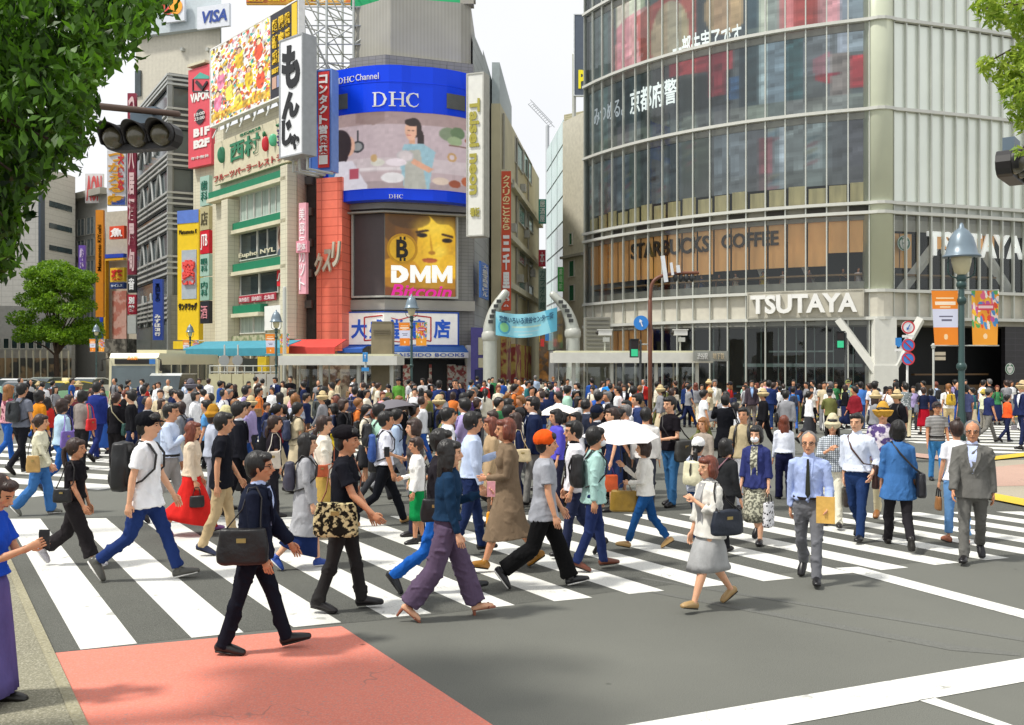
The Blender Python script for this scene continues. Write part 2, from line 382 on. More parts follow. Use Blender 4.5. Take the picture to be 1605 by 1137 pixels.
        kk = 26 if sp > .055 else 13 if sp > .03 else 7
        g.loft(pts, a_, b_, cap=False, seg=56 if lod < 2 else 28, mod=lambda a, t: 1 + (.05 if sp > .05 else .02) * t * np.sin(a * kk + seed) + .02 * t * np.sin(a * 5 + 1))
        part('skirt', np.vstack(g.v), g.f, cloth(bc))
    # ---- shoes
    if sh:
        for l in legs:
            hip, kn, an, heel, toe, fd, up = l; g = G(); k = 1.12
            if sh.startswith('h'):                          # heeled sandal
                m_ = mat('leather', sh[2:], .4, var=.05); hh = heel + up * .02
                g.loft([hh + fd * .02, hh + fd * .11 - up * .01, toe - up * .0], [.03, .03, .034], [.012, .011, .012], seg=8)
                g.loft([heel + fd * .02 + up * .02, heel + fd * .015 - up * .07], [.018, .012], seg=8)
                g.loft([an + np.array([-.045, 0, 0]), an + fd * .05, an + np.array([.045, 0, 0])], [.008] * 3, seg=6)
                g.loft([toe - fd * .06 + np.array([-.042, 0, 0.01]), toe - fd * .06 + up * .05, toe - fd * .06 + np.array([.042, 0, .01])], [.012] * 3, seg=6)
                g.obj('shoe', m_, root, True); continue
            g.loft([heel + up * .045 + fd * .012, heel + up * .047 + fd * .09, heel + up * .038 + fd * .17, toe + up * .026 - fd * .018], np.array([.034, .037, .046, .036]) * k, np.array([.042, .045, .032, .024]) * k, seg=12)
            if not sh.startswith('l'): g.loft([an - up * .02 + fd * .005, an + up * .015], [.045, .044], seg=10)
            g.mi = 1
            g.loft([heel + up * .012 + fd * .005, heel + up * .012 + fd * .12, toe + up * .014 - fd * .02], [.038, .048, .042], [.013, .012, .012], seg=12)
            if near and sh.startswith('s:'):
                for q in range(3): g.loft([heel + up * (.072 - q * .007) + fd * (.10 + q * .028) + np.array([sx_, 0, 0]) for sx_ in (-.022, 0, .022)], [.006] * 3, seg=5)
            c = sh[2:] if sh[0] in 'ls' and sh[1] == ':' else sh
            g.obj('shoe', [mat('leather', c, .35, var=.08), mat('sole', 'e8e6e0' if sh.startswith('s:') else '17130f', .7, var=.05)], root, True)
    # ---- top
    if top != 'none':
        g = G(); th_ = {'s': .012, 'l': .012, 'j': .026, 'k': .022, 'v': .012, 'c': .028}[top[0]]
        zb = tl; loose = .02 if top in ('j', 'k', 'c') else .008
        zz = [1.47, 1.43, 1.375, 1.30, 1.18, 1.05, .97, .90]; aa = dict((z, (a, b_)) for z, a, b_ in [(1.47, .058, .058), (1.43, .112, .082), (1.375, tr[6][1], .102), (1.30, tr[5][1], .119), (1.18, tr[4][1], .114), (1.05, tr[3][1] + .014, .112), (.97, .166, .129), (.90, .181, .140)])
        rows = [(z,) + aa[z] for z in zz if z > zb + .02]
        z = min(zb, rows[-1][0] - .02); f = max(0, .9 - z)
        for q in range(1, 4 if f > .1 else 2):
            t = q / (3 if f > .1 else 1); z2 = rows[-1][0] * (1 - t) + z * t if q == 1 and f <= .1 else .9 - f * t
            sp_ = max(0, .9 - z2); yl_ = legy(z2 - .02); rows.append((z2, .182 + sp_ * (.14 + wide * (1 if bot == 'none' else 0)) + (loose if z2 < 1.1 else 0), max(.142, (yl_[1] - yl_[0]) / 2 + .012)))
            if f <= .1: break
        pts = []
        mid = (legs[0][2][1] + legs[1][2][1]) / 2
        for r_ in rows:
            p_ = T(0, 0, r_[0])
            if r_[0] < .88: yl_ = legy(r_[0] - .02); p_ = np.array([0, (yl_[0] + yl_[1]) / 2 * min(1, (.9 - r_[0]) / .1), r_[0] + dz])
            pts.append(p_)
        g.loft(pts, [(r_[1] + th_) * build * .95 for r_ in rows], [r_[2] + th_ for r_ in rows], seg=24, cap=False)
        if fem: 
            for s in (-1, 1): g.ell(T(s * .062, .085, 1.245), (.062, .05, .06))
        for (sp, el, wr, fd), s in zip(arms, (-1, 1)):
            if top == 'v': g.loft([T(s * .10, 0, 1.41), sp], [.055, .05], seg=12); continue
            r0 = (.058 if not fem else .050) + th_ * .5
            if top == 's':
                e2 = sp * .35 + el * .65; g.loft([T(s * .10, 0, 1.40), sp, sp * .5 + el * .5, e2], [.06, r0, r0, r0 + .01], seg=14, cap=False)
            elif top in ('k',):          # sleeves pushed up to the elbow
                e2 = el * .5 + wr * .5; g.loft([T(s * .10, 0, 1.40), sp, el, e2], [.06, r0, r0 - .004, r0 - .006], seg=14, cap=False)
            else: g.loft([T(s * .10, 0, 1.40), sp, sp * .5 + el * .5, el, wr * .5 + el * .5, wr - fd * .005], [.06, r0, r0 - .004, r0 - .011, r0 - .015, r0 - .021], seg=14, cap=False)
        V, F = fuse(g, vox, 2, .017 if near else .009, .10, seed + 1, (1, 1, .55), True)
        nm = {'s': 't_shirt', 'l': 'shirt', 'j': 'jacket', 'k': 'cardigan', 'v': 'vest', 'c': 'coat'}[top[0]]
        if tl < .62: nm = 'dress' if top in ('s', 'v', 'k', 'l') else nm
        part(nm, V, F, cloth(tc))
        if top in ('j', 'c') or tie or 'open' in ex:      # shirt seen in the opening
            g = G(); zb2 = 1.12 if top == 'j' else .95
            if 'open' in ex: zb2 = .93
            n = 7; L = []; Rr = []
            for q in range(n):
                t = q / (n - 1); z = 1.455 - (1.455 - zb2) * t; wd_ = .052 * (1 - t) ** .7 + .008 if 'open' not in ex else .05
                yb = np.interp(z, [.9, .97, 1.05, 1.18, 1.30, 1.375, 1.43, 1.47], [.124, .118, .112, .114, .119, .102, .082, .058]) + th_ + .006
                if fem and 1.17 < z < 1.32: yb += .025
                L.append(T(-wd_, yb - .004, z)); Rr.append(T(wd_, yb - .004, z))
                L[-1] = L[-1]; 
            for q in range(n - 1): g.prism([L[q], L[q + 1], Rr[q + 1], Rr[q]], (0, -.05, 0))
            g.loft([T(0, 0, 1.455), T(0, .004, 1.49)], [.068, .062], seg=14)
            g.obj('shirt', cloth(inner if top[0] != 'l' else tc), root)
            if top == 'j':                     # lapels
                g = G()
                for s in (-1, 1):
                    A = [T(s * .055, .088 + th_, 1.45), T(s * .10, .112 + th_, 1.385), T(s * .085, .132 + th_, 1.30), T(s * .012, .124 + th_ + .012, 1.13)]
                    g.prism(A if s > 0 else A[::-1], (0, -.02, 0))
                g.obj('lapel', cloth(tc), root)
        if tie:
            g = G(); yb = .135 + (th_ if top != 'l' else .006)
            g.prism([T(-.012, .105 + th_, 1.45), T(-.028, yb + .012, 1.05 if top != 'j' else 1.15), T(0, yb + .012, 1.0 if top != 'j' else 1.1), T(.028, yb + .012, 1.05 if top != 'j' else 1.15), T(.012, .105 + th_, 1.45)], (0, .012, 0))
            g.obj('tie', cloth(tie), root)
            if top == 'l':
                g = G(); g.loft([T(0, .0, 1.455), T(0, .004, 1.495)], [.07, .064], seg=14); g.obj('collar', cloth(tc), root)
        if 'collar' in ex:
            g = G(); g.loft([T(0, -.002, 1.45), T(0, .002, 1.495)], [.072, .066], seg=14); g.obj('collar', cloth(tc), root, True)
    if 'belt' in ex:
        g = G(); g.loft([T(0, 0, .975), T(0, 0, 1.01)], np.array([.184, .18]) * build, [.149, .147], seg=24, cap=False); g.obj('belt', mat('leather', '18120f', .4), root)
    # ---- hair
    hmat = hair_mat(hc); g = G(HS)
    vol = .98 + .09 * rs.random(); vol = vol * .95 if hat else vol
    if hair != 'bald':
        g.ell(Hd((0, -.024, .132)), (.089 * vol, .100 * vol, .109 * vol), 18, 12)
        g.ell(Hd((0, -.045, .085)), (.077, .068, .078), 16, 10)
        if hair in ('bob', 'long', 'tail', 'bun') or fem: g.ell(Hd((0, .044, .178)), (.074, .062, .042))
        else:
            g.ell(Hd((0, .038, .188)), (.072, .064, .042)); g.ell(Hd((.03, .06, .18)), (.045, .04, .03))
    else: 
        for s in (-1, 1): g.ell(Hd((s * .062, -.035, .105)), (.030, .07, .045))
        g.ell(Hd((0, -.075, .105)), (.06, .036, .06)); g.ell(Hd((0, -.032, .138)), (.090, .096, .106))
    if hair == 'bob':
        for s in (-1, 1): g.loft([Hd((s * .07, -.01, .14)), Hd((s * .084, 0, .08)), Hd((s * .078, .002, .02))], [.024, .024, .02], [.05, .052, .046], seg=10)
        g.loft([Hd((0, -.05, .12)), Hd((0, -.06, .06)), Hd((0, -.055, .005))], [.08, .086, .075], [.05, .052, .045], seg=14)
    if hair == 'long':
        ln = -.2
        for s in (-1, 1): g.loft([Hd((s * .07, -.01, .14)), Hd((s * .084, -.006, .06)), Hd((s * .086, -.012, -.02)), Hd((s * .08, -.02, ln * .6))], [.022, .022, .022, .014], [.05, .05, .042, .02], seg=10)
        g.loft([Hd((0, -.05, .12)), Hd((0, -.07, .02)), Hd((0, -.082, -.08)), Hd((0, -.09, ln))], [.08, .088, .085, .06], [.05, .046, .036, .02], seg=14)
    if hair == 'tail':
        g.loft([Hd((0, -.10, .135)), Hd((0, -.150, .10)), Hd((0, -.155, .0)), Hd((0, -.135, -.12)), Hd((0, -.12, -.2))], [.02, .03, .032, .026, .01], seg=10)
    if hair == 'lowtail': g.loft([Hd((0, -.09, .07)), Hd((0, -.125, .02)), Hd((0, -.13, -.08)), Hd((0, -.12, -.14))], [.024, .034, .034, .014], seg=10)
    if hair == 'bun': g.ell(Hd((0, -.12, .12)), (.034, .036, .036))
    if hair == 'topbun': g.ell(Hd((0, -.05, .245)), (.036, .036, .034))
    V, F = fuse(g, max(vox * .85, .010), 1, .006, .04, seed + 2, (1, 1, .35), True); part('hair', V, F, hmat)
    # ---- headwear and small things worn
    if hat:
        kd, hcx = hat.split(':', 1); g = G(HS); hmt = cloth(hcx)
        if kd == 'cap':
            g.ell(Hd((0, -.020, .155)), (.098, .112, .096), 18, 10); g.loft([Hd((0, .07, .158)), Hd((0, .15, .146))], [.072, .05], [.010, .006], seg=14)
        elif kd == 'beret': g.ell(Hd((0, -.018, .172)), (.103, .118, .078), 18, 10); g.loft([Hd((0, .07, .160)), Hd((0, .125, .148))], [.07, .05], [.012, .006], seg=14)
        elif kd == 'beanie': g.ell(Hd((0, -.024, .158)), (.100, .115, .100), 18, 10)
        elif kd in ('hat', 'bucket'):
            br = .15 if kd == 'hat' else .125; dp = 0 if kd == 'hat' else .03
            g.loft([Hd((0, -.01, .155)), Hd((0, -.012, .21)), Hd((0, -.012, .245))], [.09, .086, .07], [.104, .098, .08], seg=20)
            g.loft([Hd((0, -.01, .163 - dp)), Hd((0, -.01, .172))], [br, .092], [br + .02, .106], seg=24)
        V, F = fuse(g, max(vox * .8, .009), 1, .003, .05, seed); part('hat', V, F, hmt)
        if kd == 'hat':
            g = G(HS); g.loft([Hd((0, -.011, .176)), Hd((0, -.012, .198))], [.094, .092], [.108, .105], seg=24, cap=False); g.obj('hat_band', cloth('2a2326'), root)
    if 'glasses' in ex or 'sunglasses' in ex:
        g = G(HS); drk = 'sunglasses' in ex
        for s in (-1, 1):
            if drk: g.ell(Hd((s * .031, .094, .110)), (.024, .006, .017), 12, 6, hM)
            else:
                g.loft([Hd((s * .031 + .024 * math.cos(a), .097 - abs(math.cos(a)) * .004, .110 + .016 * math.sin(a))) for a in np.linspace(0, 6.28, 13)], .0028, seg=5, cap=False)
            g.loft([Hd((s * .054, .092, .114)), Hd((s * .078, .01, .116))], [.003, .003], seg=5)
        g.loft([Hd((-.01, .1, .112)), Hd((.01, .1, .112))], .003, seg=5)
        g.obj('sunglasses' if drk else 'glasses', mat('frame', '1c1a1a', .3, var=0), root)
    if 'mask' in ex:
        g = G(HS); g.ell(Hd((0, .072, .048)), (.058, .045, .042), 14, 9)
        for s in (-1, 1): g.loft([Hd((s * .05, .07, .06)), Hd((s * .076, .0, .09))], [.002, .002], seg=5)
        V, F = np.vstack(g.v), g.f; part('face_mask', V, F, cloth('eef0f0'))
    rz = R(face - 90)
    root.location = base; root.rotation_euler = (0, 0, rz); root.scale = (S, S, S)
    # ---- carried things (things of their own, placed in the same local frame)
    info = dict(arms=arms, T=T, Hd=Hd, base=base, rz=rz, S=S, near=near, dz=dz, th=.03, legs=legs, label=label)
    for e in ex:
        if isinstance(e, tuple): carry(info, *e)
    return root
def short(l): return l
def place(info, root, o):
    """move the mesh built in the person's frame to a root standing at point o of that frame"""
    M = Matrix.Rotation(info['rz'], 4, 'Z')
    root.location = info['base'] + (M @ Vector(o)) * info['S']; root.rotation_euler = (0, 0, info['rz']); s = info['S']; root.scale = (s, s, s)
def sub(g, o):
    g.v = [v - np.asarray(o) for v in g.v]; return g
def bagbody(g, c, w_, h, d, yaw=0, taper=.85, rnd=10):
    """a soft bag: w along the walking direction"""
    pts = [c + np.array([0, 0, z * h]) for z in (-.5, -.42, -.1, .25, .48, .5)]
    a = [.42, .5, .5, .5 * (taper + 1) / 2, .5 * taper, .44 * taper]
    sd = np.array([math.sin(yaw), math.cos(yaw), 0.])
    def md(an, t): return 1 / (np.abs(np.cos(an)) ** 4 + np.abs(np.sin(an)) ** 4) ** .25
    g.loft(pts, [q * w_ for q in a], [q * d for q in a], side=sd, seg=20, cap=False, mod=md)
def carry(info, kind, side, colr, label, w_=.36, h=.30, d=.12, extra=None):
    s = {'l': -1, 'r': 1, 'b': 0}[side]; T = info['T']; m_ = mat('bag', colr, .45, var=.12, scale=12, bump=.2, bscale=30) if ':' not in colr else cloth(colr)
    dk = mat('strap', '1b1718', .5, var=.05); o = None
    if extra: dk = mat('strap', extra, .5, var=.05)
    if kind == 'backpack':
        c = T(0, -.125 - d / 2, 1.2); o = c - np.array([0, 0, h / 2]); root = empty('backpack'); g = G()
        gg = G(); gg.ell(c, (w_ / 2, d / 2, h / 2 * .98), 18, 12); bagbody(gg, c, d * .9, h * .9, w_ * .95)
        gg.ell(c + np.array([0, -d * .35, -h * .18]), (w_ * .38, d * .28, h * .26), 14, 9)
        V, F = fuse(gg, .016, 3, .004, .1, 3); g.add(V, F); sub(g, o).obj('body', m_, root, True)
        g = G(); g.loft([T(0, -.12 - d, 1.2 + h * .36), T(0, -.15 - d, 1.2 + h * .1), T(0, -.13 - d, 1.2 - h * .12)], [.012, .014, .01], seg=6); sub(g, o).obj('zip_flap', dk, root, True)
        for q in (-1, 1):
            g = G(); g.loft([T(q * .085, -.13, 1.36), T(q * .095, -.05, 1.475), T(q * .10, .06, 1.44), T(q * .11, .135, 1.34), T(q * .13, .13, 1.2), T(q * .16, .02, 1.08), T(q * .13, -.12, 1.02)], [.022] * 7, [.010] * 7, seg=8)
            sub(g, o).obj('strap', dk, root, True)
    elif kind in ('shoulder', 'tote', 'cross'):
        z = {'shoulder': .98, 'tote': 1.02, 'cross': .92}[kind] - (h - .3) / 2
        y0 = -.03 if kind != 'cross' else -.02
        c = T(s * (.235 + d / 2 * .6), y0, z); o = c - np.array([0, 0, h / 2]); root = empty('tote_bag' if kind == 'tote' else 'shoulder_bag')
        g = G(); bagbody(g, c, w_, h, d, 0, .85); V, F = fuse(g, .014, 2, .006, .12, 5); g = G(); g.add(V, F); sub(g, o).obj('body', m_, root, True)
        sy = w_ * .34; tp = z + h * .48
        for q in ((-1, 1) if kind == 'tote' else (1,)):
            g = G()
            if kind == 'cross': pts = [c + np.array([0, -sy, h * .46]), T(s * .16, -.14, 1.15), T(0, -.15, 1.33), T(-s * .09, -.06, 1.475), T(-s * .10, .07, 1.44), T(-s * .02, .16, 1.28), T(s * .14, .15, 1.08), c + np.array([0, sy, h * .46])]
            else:
                xo = s * (.02 + .03 * q) if kind == 'tote' else 0
                pts = [c + np.array([xo, -sy, h * .46]), T(s * .215, -.07, 1.28), T(s * .155, -.045, 1.45), T(s * .15, .02, 1.465), T(s * .20, .08, 1.38), T(s * .235, .09, 1.2), c + np.array([xo, sy, h * .46])]
            g.loft(pts, [.013] * len(pts), [.006] * len(pts), seg=8); sub(g, o).obj('strap', dk, root, True)
        g = G(); g.box(c + np.array([s * d * .46, 0, h * .2]), (.012, w_ * .18, h * .12)); sub(g, o).obj('clasp', mat('clasp', 'b9a36a', .3, metal=.8, var=0), root)
    elif kind in ('hand', 'brief', 'paper'):
        A = info['arms'][0 if s < 0 else 1]; hnd = A[2] + A[3] * .10; hl = .12 if kind != 'brief' else .07
        c = hnd - np.array([0, 0, hl + h / 2]); o = c - np.array([0, 0, h / 2]); root = empty({'hand': 'handbag', 'brief': 'briefcase', 'paper': 'shopping_bag'}[kind])
        g = G(); bagbody(g, c, w_, h, d, 0, .9 if kind != 'paper' else 1)
        if kind != 'paper':
            V, F = fuse(g, .014, 2, .005, .12, 5); g = G(); g.add(V, F)
        sub(g, o).obj('body', m_, root, True)
        if kind == 'brief':
            g = G(); g.loft([c + np.array([s * (d * .5), y_ * w_ * .4, h * .28]) for y_ in (-1, 0, 1)], [.006] * 3, seg=6); sub(g, o).obj('zip', mat('zip', '8f8d88', .3, metal=.7, var=0), root)
            g = G(); bagbody(g, c + np.array([s * d * .5, 0, -h * .12]), w_ * .8, h * .55, .04); sub(g, o).obj('pocket', m_, root, True)
        for q in (-1, 1):
            g = G(); xo = q * d * .25; pts = [c + np.array([xo, -w_ * .25, h * .46]), c + np.array([xo * .6, -w_ * .16, h * .5 + hl * .8]), hnd + np.array([0, -.03, 0]), hnd + np.array([0, .03, 0]), c + np.array([xo * .6, w_ * .16, h * .5 + hl * .8]), c + np.array([xo, w_ * .25, h * .46])]
            g.loft(pts, [.009] * 6, [.005] * 6, seg=8); sub(g, o).obj('handle', dk if kind != 'paper' else m_, root, True)
    elif kind == 'umbrella':
        A = info['arms'][0 if s < 0 else 1]; hnd = A[2] + A[3] * .07; o = hnd; root = empty('umbrella')
        tx, ty = (extra_t := UMB.get(label, (0, 0)))
        ax = np.array([math.sin(R(tx)), math.sin(R(ty)), 1.]); ax /= np.linalg.norm(ax); L = h
        topp = hnd + ax * L; g = G(); g.loft([hnd - ax * .12, topp + ax * .05], [.007, .006], seg=8); sub(g, o).obj('shaft', mat('shaft', '3a3a3c', .3, metal=.6, var=0), root)
        g = G(); g.loft([hnd - ax * .14, hnd - ax * .02], [.014, .014], seg=8); sub(g, o).obj('handle', mat('handle', '2d2420', .5), root)
        u = np.cross(ax, (0, 1, .1)); u /= np.linalg.norm(u); v = np.cross(ax, u); g = G(); n = 8; Rr = w_; rows = []
        rings = 6; sub_ = 3; V = [topp]; F = []
        for r in range(1, rings + 1):
            t = r / rings
            for j in range(n * sub_):
                a = 2 * math.pi * j / (n * sub_); ph = (j % sub_) / sub_
                sag = math.sin(math.pi * ph) * .10 * t * t if ph else 0
                rr = Rr * t * (1 - sag * .9); dp = -(Rr * .42) * (t ** 2.0) + sag * Rr * .15
                V.append(topp + (u * math.cos(a) + v * math.sin(a)) * rr + ax * dp)
        m3 = n * sub_
        for j in range(m3): F.append((0, 1 + j, 1 + (j + 1) % m3))
        for r in range(rings - 1):
            for j in range(m3): b_ = 1 + r * m3; F.append((b_ + j, b_ + m3 + j, b_ + m3 + (j + 1) % m3, b_ + (j + 1) % m3))
        V = np.array(V); nV = len(V); V2 = np.vstack([V, V - ax * .004]); F2 = F + [tuple(i + nV for i in q)[::-1] for q in F]
        g.add(V2, F2); um = mat('canopy', colr, .8, var=.04, spec=.2); sub(g, o).obj('canopy', um, root, True)
        for j in range(n):
            a = 2 * math.pi * j / n; dr = u * math.cos(a) + v * math.sin(a); g = G()
            g.loft([topp - ax * .01] + [topp + dr * Rr * t - ax * (Rr * .42 * t * t + .012) for t in (.33, .66, 1)], [.004] * 4, seg=5); sub(g, o).obj('rib', mat('rib', '8d8d90', .3, metal=.7, var=0), root)
    elif kind in ('phone', 'envelope', 'book'):
        A = info['arms'][0 if s < 0 else 1]; hnd = A[2] + A[3] * .10; o = hnd; root = empty({'phone': 'phone', 'envelope': 'envelope', 'book': 'notebook'}[kind])
        g = G(); g.box(hnd + np.array([s * -.02, .01, .02]), (w_, d, h), 0, None if extra is None else None); sub(g, o).obj('body', m_, root)
        g = G(); g.box(hnd + np.array([s * -.02, .01 - d / 2 - .002, .02]), (w_ * .8, .002, h * .8)); sub(g, o).obj('screen' if kind == 'phone' else 'flap', mat('face', '22262c' if kind == 'phone' else 'b98f3e', .3, var=0), root)
    tag(root, label, {'backpack': 'backpack', 'umbrella': 'umbrella', 'phone': 'phone', 'envelope': 'envelope', 'book': 'notebook', 'brief': 'briefcase', 'paper': 'shopping bag'}.get(kind, 'bag'),
        None)
    place(info, root, o)
    return root
UMB = {}
# ---------------------------------------------------------------- ground, roads and painted markings
def clip(poly, a, b):                      # keep the part of poly left of the line a->b (pixel plane)
    o = []
    for i in range(len(poly)):
        p, q = poly[i], poly[(i + 1) % len(poly)]
        sp = (b[0] - a[0]) * (p[1] - a[1]) - (b[1] - a[1]) * (p[0] - a[0]); sq = (b[0] - a[0]) * (q[1] - a[1]) - (b[1] - a[1]) * (q[0] - a[0])
        if sp >= 0: o.append(p)
        if (sp >= 0) != (sq >= 0): t = sp / (sp - sq); o.append((p[0] + (q[0] - p[0]) * t, p[1] + (q[1] - p[1]) * t))
    return o
def inter(poly, region):
    area = sum(region[i][0] * region[(i + 1) % len(region)][1] - region[(i + 1) % len(region)][0] * region[i][1] for i in range(len(region)))
    r = region if area > 0 else region[::-1]
    for i in range(len(r)):
        if len(poly) < 3: return []
        poly = clip(poly, r[i], r[(i + 1) % len(r)])
    return poly
def sheet(name, polys, z, m, top=True):
    g = G()
    for p in polys:
        if len(p) >= 3: g.poly([tuple(GP(x, y, z)) for x, y in p])
    o = g.obj(name, m); return tag(o, kind='structure')
asph = bpy.data.materials.new('asphalt'); asph.use_nodes = True
def ground_mat(m, base, dark, light, grain=260, crack=0.0, spots=0.5, rough=.9, chips=0):
    n = m.node_tree.nodes; l = m.node_tree.links; p = n['Principled BSDF']; p.inputs['Roughness'].default_value = rough; p.inputs['Specular IOR Level'].default_value = .15
    t = n.new('ShaderNodeTexCoord')
    def noise(s, d=5, dist=0):
        k = n.new('ShaderNodeTexNoise'); k.inputs['Scale'].default_value = s; k.inputs['Detail'].default_value = d; k.inputs['Distortion'].default_value = dist; l.new(t.outputs['Object'], k.inputs['Vector']); return k.outputs['Fac']
    def rng_(f, a, b, c=0, d=1):
        k = n.new('ShaderNodeMapRange'); k.inputs[1].default_value = a; k.inputs[2].default_value = b; k.inputs[3].default_value = c; k.inputs[4].default_value = d; l.new(f, k.inputs[0]); return k.outputs[0]
    def mix(f, a, b):
        k = n.new('ShaderNodeMix'); k.data_type = 'RGBA'; l.new(f, k.inputs[0])
        for s_, v in ((6, a), (7, b)):
            if isinstance(v, tuple): k.inputs[s_].default_value = v
            else: l.new(v, k.inputs[s_])
        return k.outputs[2]
    c = mix(rng_(noise(.35), .35, .65), lin(dark) + (1,), lin(base) + (1,))
    c = mix(rng_(noise(grain, 2), .45, .75, 0, .7), c, lin(light) + (1,))
    c = mix(rng_(noise(grain * .6, 2), .56, .72, 0, .5), c, (lin(dark)[0] * .45,) * 3 + (1,))
    if spots:
        v = n.new('ShaderNodeTexVoronoi'); v.inputs['Scale'].default_value = 1.5; l.new(t.outputs['Object'], v.inputs['Vector'])
        dm = rng_(v.outputs['Distance'], .012, .05, spots, 0); c = mix(dm, c, (.03, .028, .026, 1))
    if crack:
        v = n.new('ShaderNodeTexVoronoi'); v.feature = 'DISTANCE_TO_EDGE'; v.inputs['Scale'].default_value = crack
        k = n.new('ShaderNodeTexNoise'); k.inputs['Scale'].default_value = 3; l.new(t.outputs['Object'], k.inputs['Vector'])
        a = n.new('ShaderNodeVectorMath'); a.operation = 'ADD'; l.new(t.outputs['Object'], a.inputs[0]); l.new(k.outputs['Color'], a.inputs[1]); l.new(a.outputs[0], v.inputs['Vector'])
        wear = n.new('ShaderNodeMath'); wear.operation = 'MULTIPLY'; l.new(rng_(v.outputs['Distance'], .0, .012, .6, 0), wear.inputs[0]); l.new(rng_(noise(1.3), .5, .62), wear.inputs[1])
        c = mix(wear.outputs[0], c, lin('6e6c68') + (1,))
    if chips: c = mix(rng_(noise(chips, 6, .4), .64, .70, 0, .6), c, lin('8a8a82') + (1,)); c = mix(rng_(noise(.9, 4), .5, .7, 0, .22), c, lin('8b8a82') + (1,))
    l.new(c, p.inputs['Base Color'])
    b = n.new('ShaderNodeBump'); b.inputs['Strength'].default_value = .5; b.inputs['Distance'].default_value = .006; l.new(noise(grain, 3), b.inputs['Height']); l.new(b.outputs[0], p.inputs['Normal'])
    return m
def gm(name, *a, **k): m = bpy.data.materials.new(name); m.use_nodes = True; return ground_mat(m, *a, **k)
ground_mat(asph, '6a6b64', '5f605a', '92938b', 190)
white = gm('road_paint', 'e4e4dc', 'd6d6cf', 'f0f0ea', 90, crack=1.2, spots=.6, rough=.7, chips=4.5)
redp = gm('red_road_coating', 'da8370', 'cf7a68', 'e29786', 70, crack=.5, spots=.75, rough=.75)
pave = gm('stone_pavement', '86836f', '6f6c5e', 'c4c0ac', 75, spots=.5)
kerbm = gm('kerb_stone', '989379', '7f7a66', 'bdb8a2', 60, spots=.2)
ylw = gm('yellow_paint', 'd9b93c', 'c7a733', 'e3ca62', 90, crack=.8)
beige = gm('island_paving', 'a8a08e', '9a9282', 'bdb5a2', 60, crack=.5)
pink = gm('pink_paving', 'b99a8a', 'a98a7c', 'c9ac9c', 60, crack=.4)
g = G(); g.quad((-700, -60, 0), (700, -60, 0), (700, 1500, 0), (-700, 1500, 0)); tag(g.obj('road', asph), kind='structure')
VP1 = (-127, 567); XV = 4170
def ray(vp, x, y, yy): return vp[0] + (x - vp[0]) * (yy - vp[1]) / (y - vp[1])
u0, du = 1 / (XV - 126), 1 / (XV - 215) - 1 / (XV - 126)
bars = []
for k in range(-3, 22):
    xa = XV - 1 / (u0 + du * 2 * k); xb = XV - 1 / (u0 + du * (2 * k + 1))
    def yend(x): return 567 + (XV - x) * (.1112 + .0072 * (max(x, 0) / 1592) ** 2)
    ya, yb = yend(xa), yend(xb); T1 = 812 if xa < 300 else 812 - (xa - 300) * .036
    # bars meet the red coating on the left, the far end follows the second edge line
    yt = 812; q = [(ray(VP1, xa, ya, 700), 700), (ray(VP1, xb, yb, 700), 700), (xb, yb), (xa, ya)]
    reg = [(-400, 815), (13, 812), (150, 804), (900, 778), (1430, 762), (2600, 735), (2600, 1500), (-400, 1500)]
    q = inter(q, reg)
    if q: bars.append(q)
edge_ray = [(ray(VP1, 84, 1022, 590), 590), (ray(VP1, 84, 1022, 1500), 1500)]
bars = [clip(b, edge_ray[0], edge_ray[1]) if k < 3 else b for k, b in enumerate(bars)]
bars = [clip(b, edge_ray[1], edge_ray[0]) if k < 3 and len(clip(b, edge_ray[0], edge_ray[1])) < 3 else b for k, b in enumerate(bars)]
coarse = gm('coarse_asphalt', '5b5c56', '4c4d49', '8a8b83', 130, crack=.8)
sheet('crosswalk_asphalt', [[(ray(VP1, 84, 1022, 815), 815), (900, 780), (1500, 757), (2600, 735), (2600, 840), (1600, 868), (1130, 905), (650, 966), (340, 993), (84, 1022)]], .002, coarse)
sheet('asphalt_patch', [[(560, 742), (700, 738), (720, 762), (560, 768)]], .002, gm('patch_asphalt', '666762', '5b5c58', '90918a', 210))
sheet('tyre_mark', [[(930, 910), (938, 909), (1500, 1010), (1600, 1022), (1600, 1027), (1490, 1018)], [(1000, 905), (1007, 904), (1605, 998), (1605, 1004)]], .003, gm('tyre_rubber', '6a6b66', '5d5e5a', '92938c', 190))
def manhole(px, py, r):
    c = GP(px, py, .006); g = G(); g.poly([(c.x + r * math.cos(a), c.y + r * math.sin(a), .006) for a in np.linspace(0, 2 * math.pi, 32, endpoint=False)]); o = g.obj('manhole_cover', mat('iron', '4a4844', .6, metal=.3, kind='dots', col2='6b6962', pscale=14)); tag(o, kind='structure')
manhole(690, 752, .3); manhole(1120, 758, .3)
sheet('crosswalk', [b for b in bars if len(b) > 2], .004, white)
# the far and the diagonal crosswalk, whose bars lie almost across the view
bars2 = []
ys = 648.0; VP2 = (-2600, 567); k = 0
while ys < 830:
    st = (ys - 567) ** 2 * 1.50 / (FPX * CH); q = [(-300, 567 + (ys - 567) * (2300 / 3400)), (1900, 567 + (ys - 567) * (4500 / 3400)), (1900, 567 + (ys + st * .52 - 567) * (4500 / 3400)), (-300, 567 + (ys + st * .52 - 567) * (2300 / 3400))]
    for reg in ([(-300, 700), (60, 690), (330, 655), (760, 640), (742, 700), (600, 716), (470, 742), (310, 760), (190, 775), (-300, 792)],
                [(1150, 655), (1700, 668), (1700, 742), (1560, 716), (1420, 712), (1200, 716)]):
        p = inter(q, reg)
        if len(p) > 2: bars2.append(p)
    ys += st
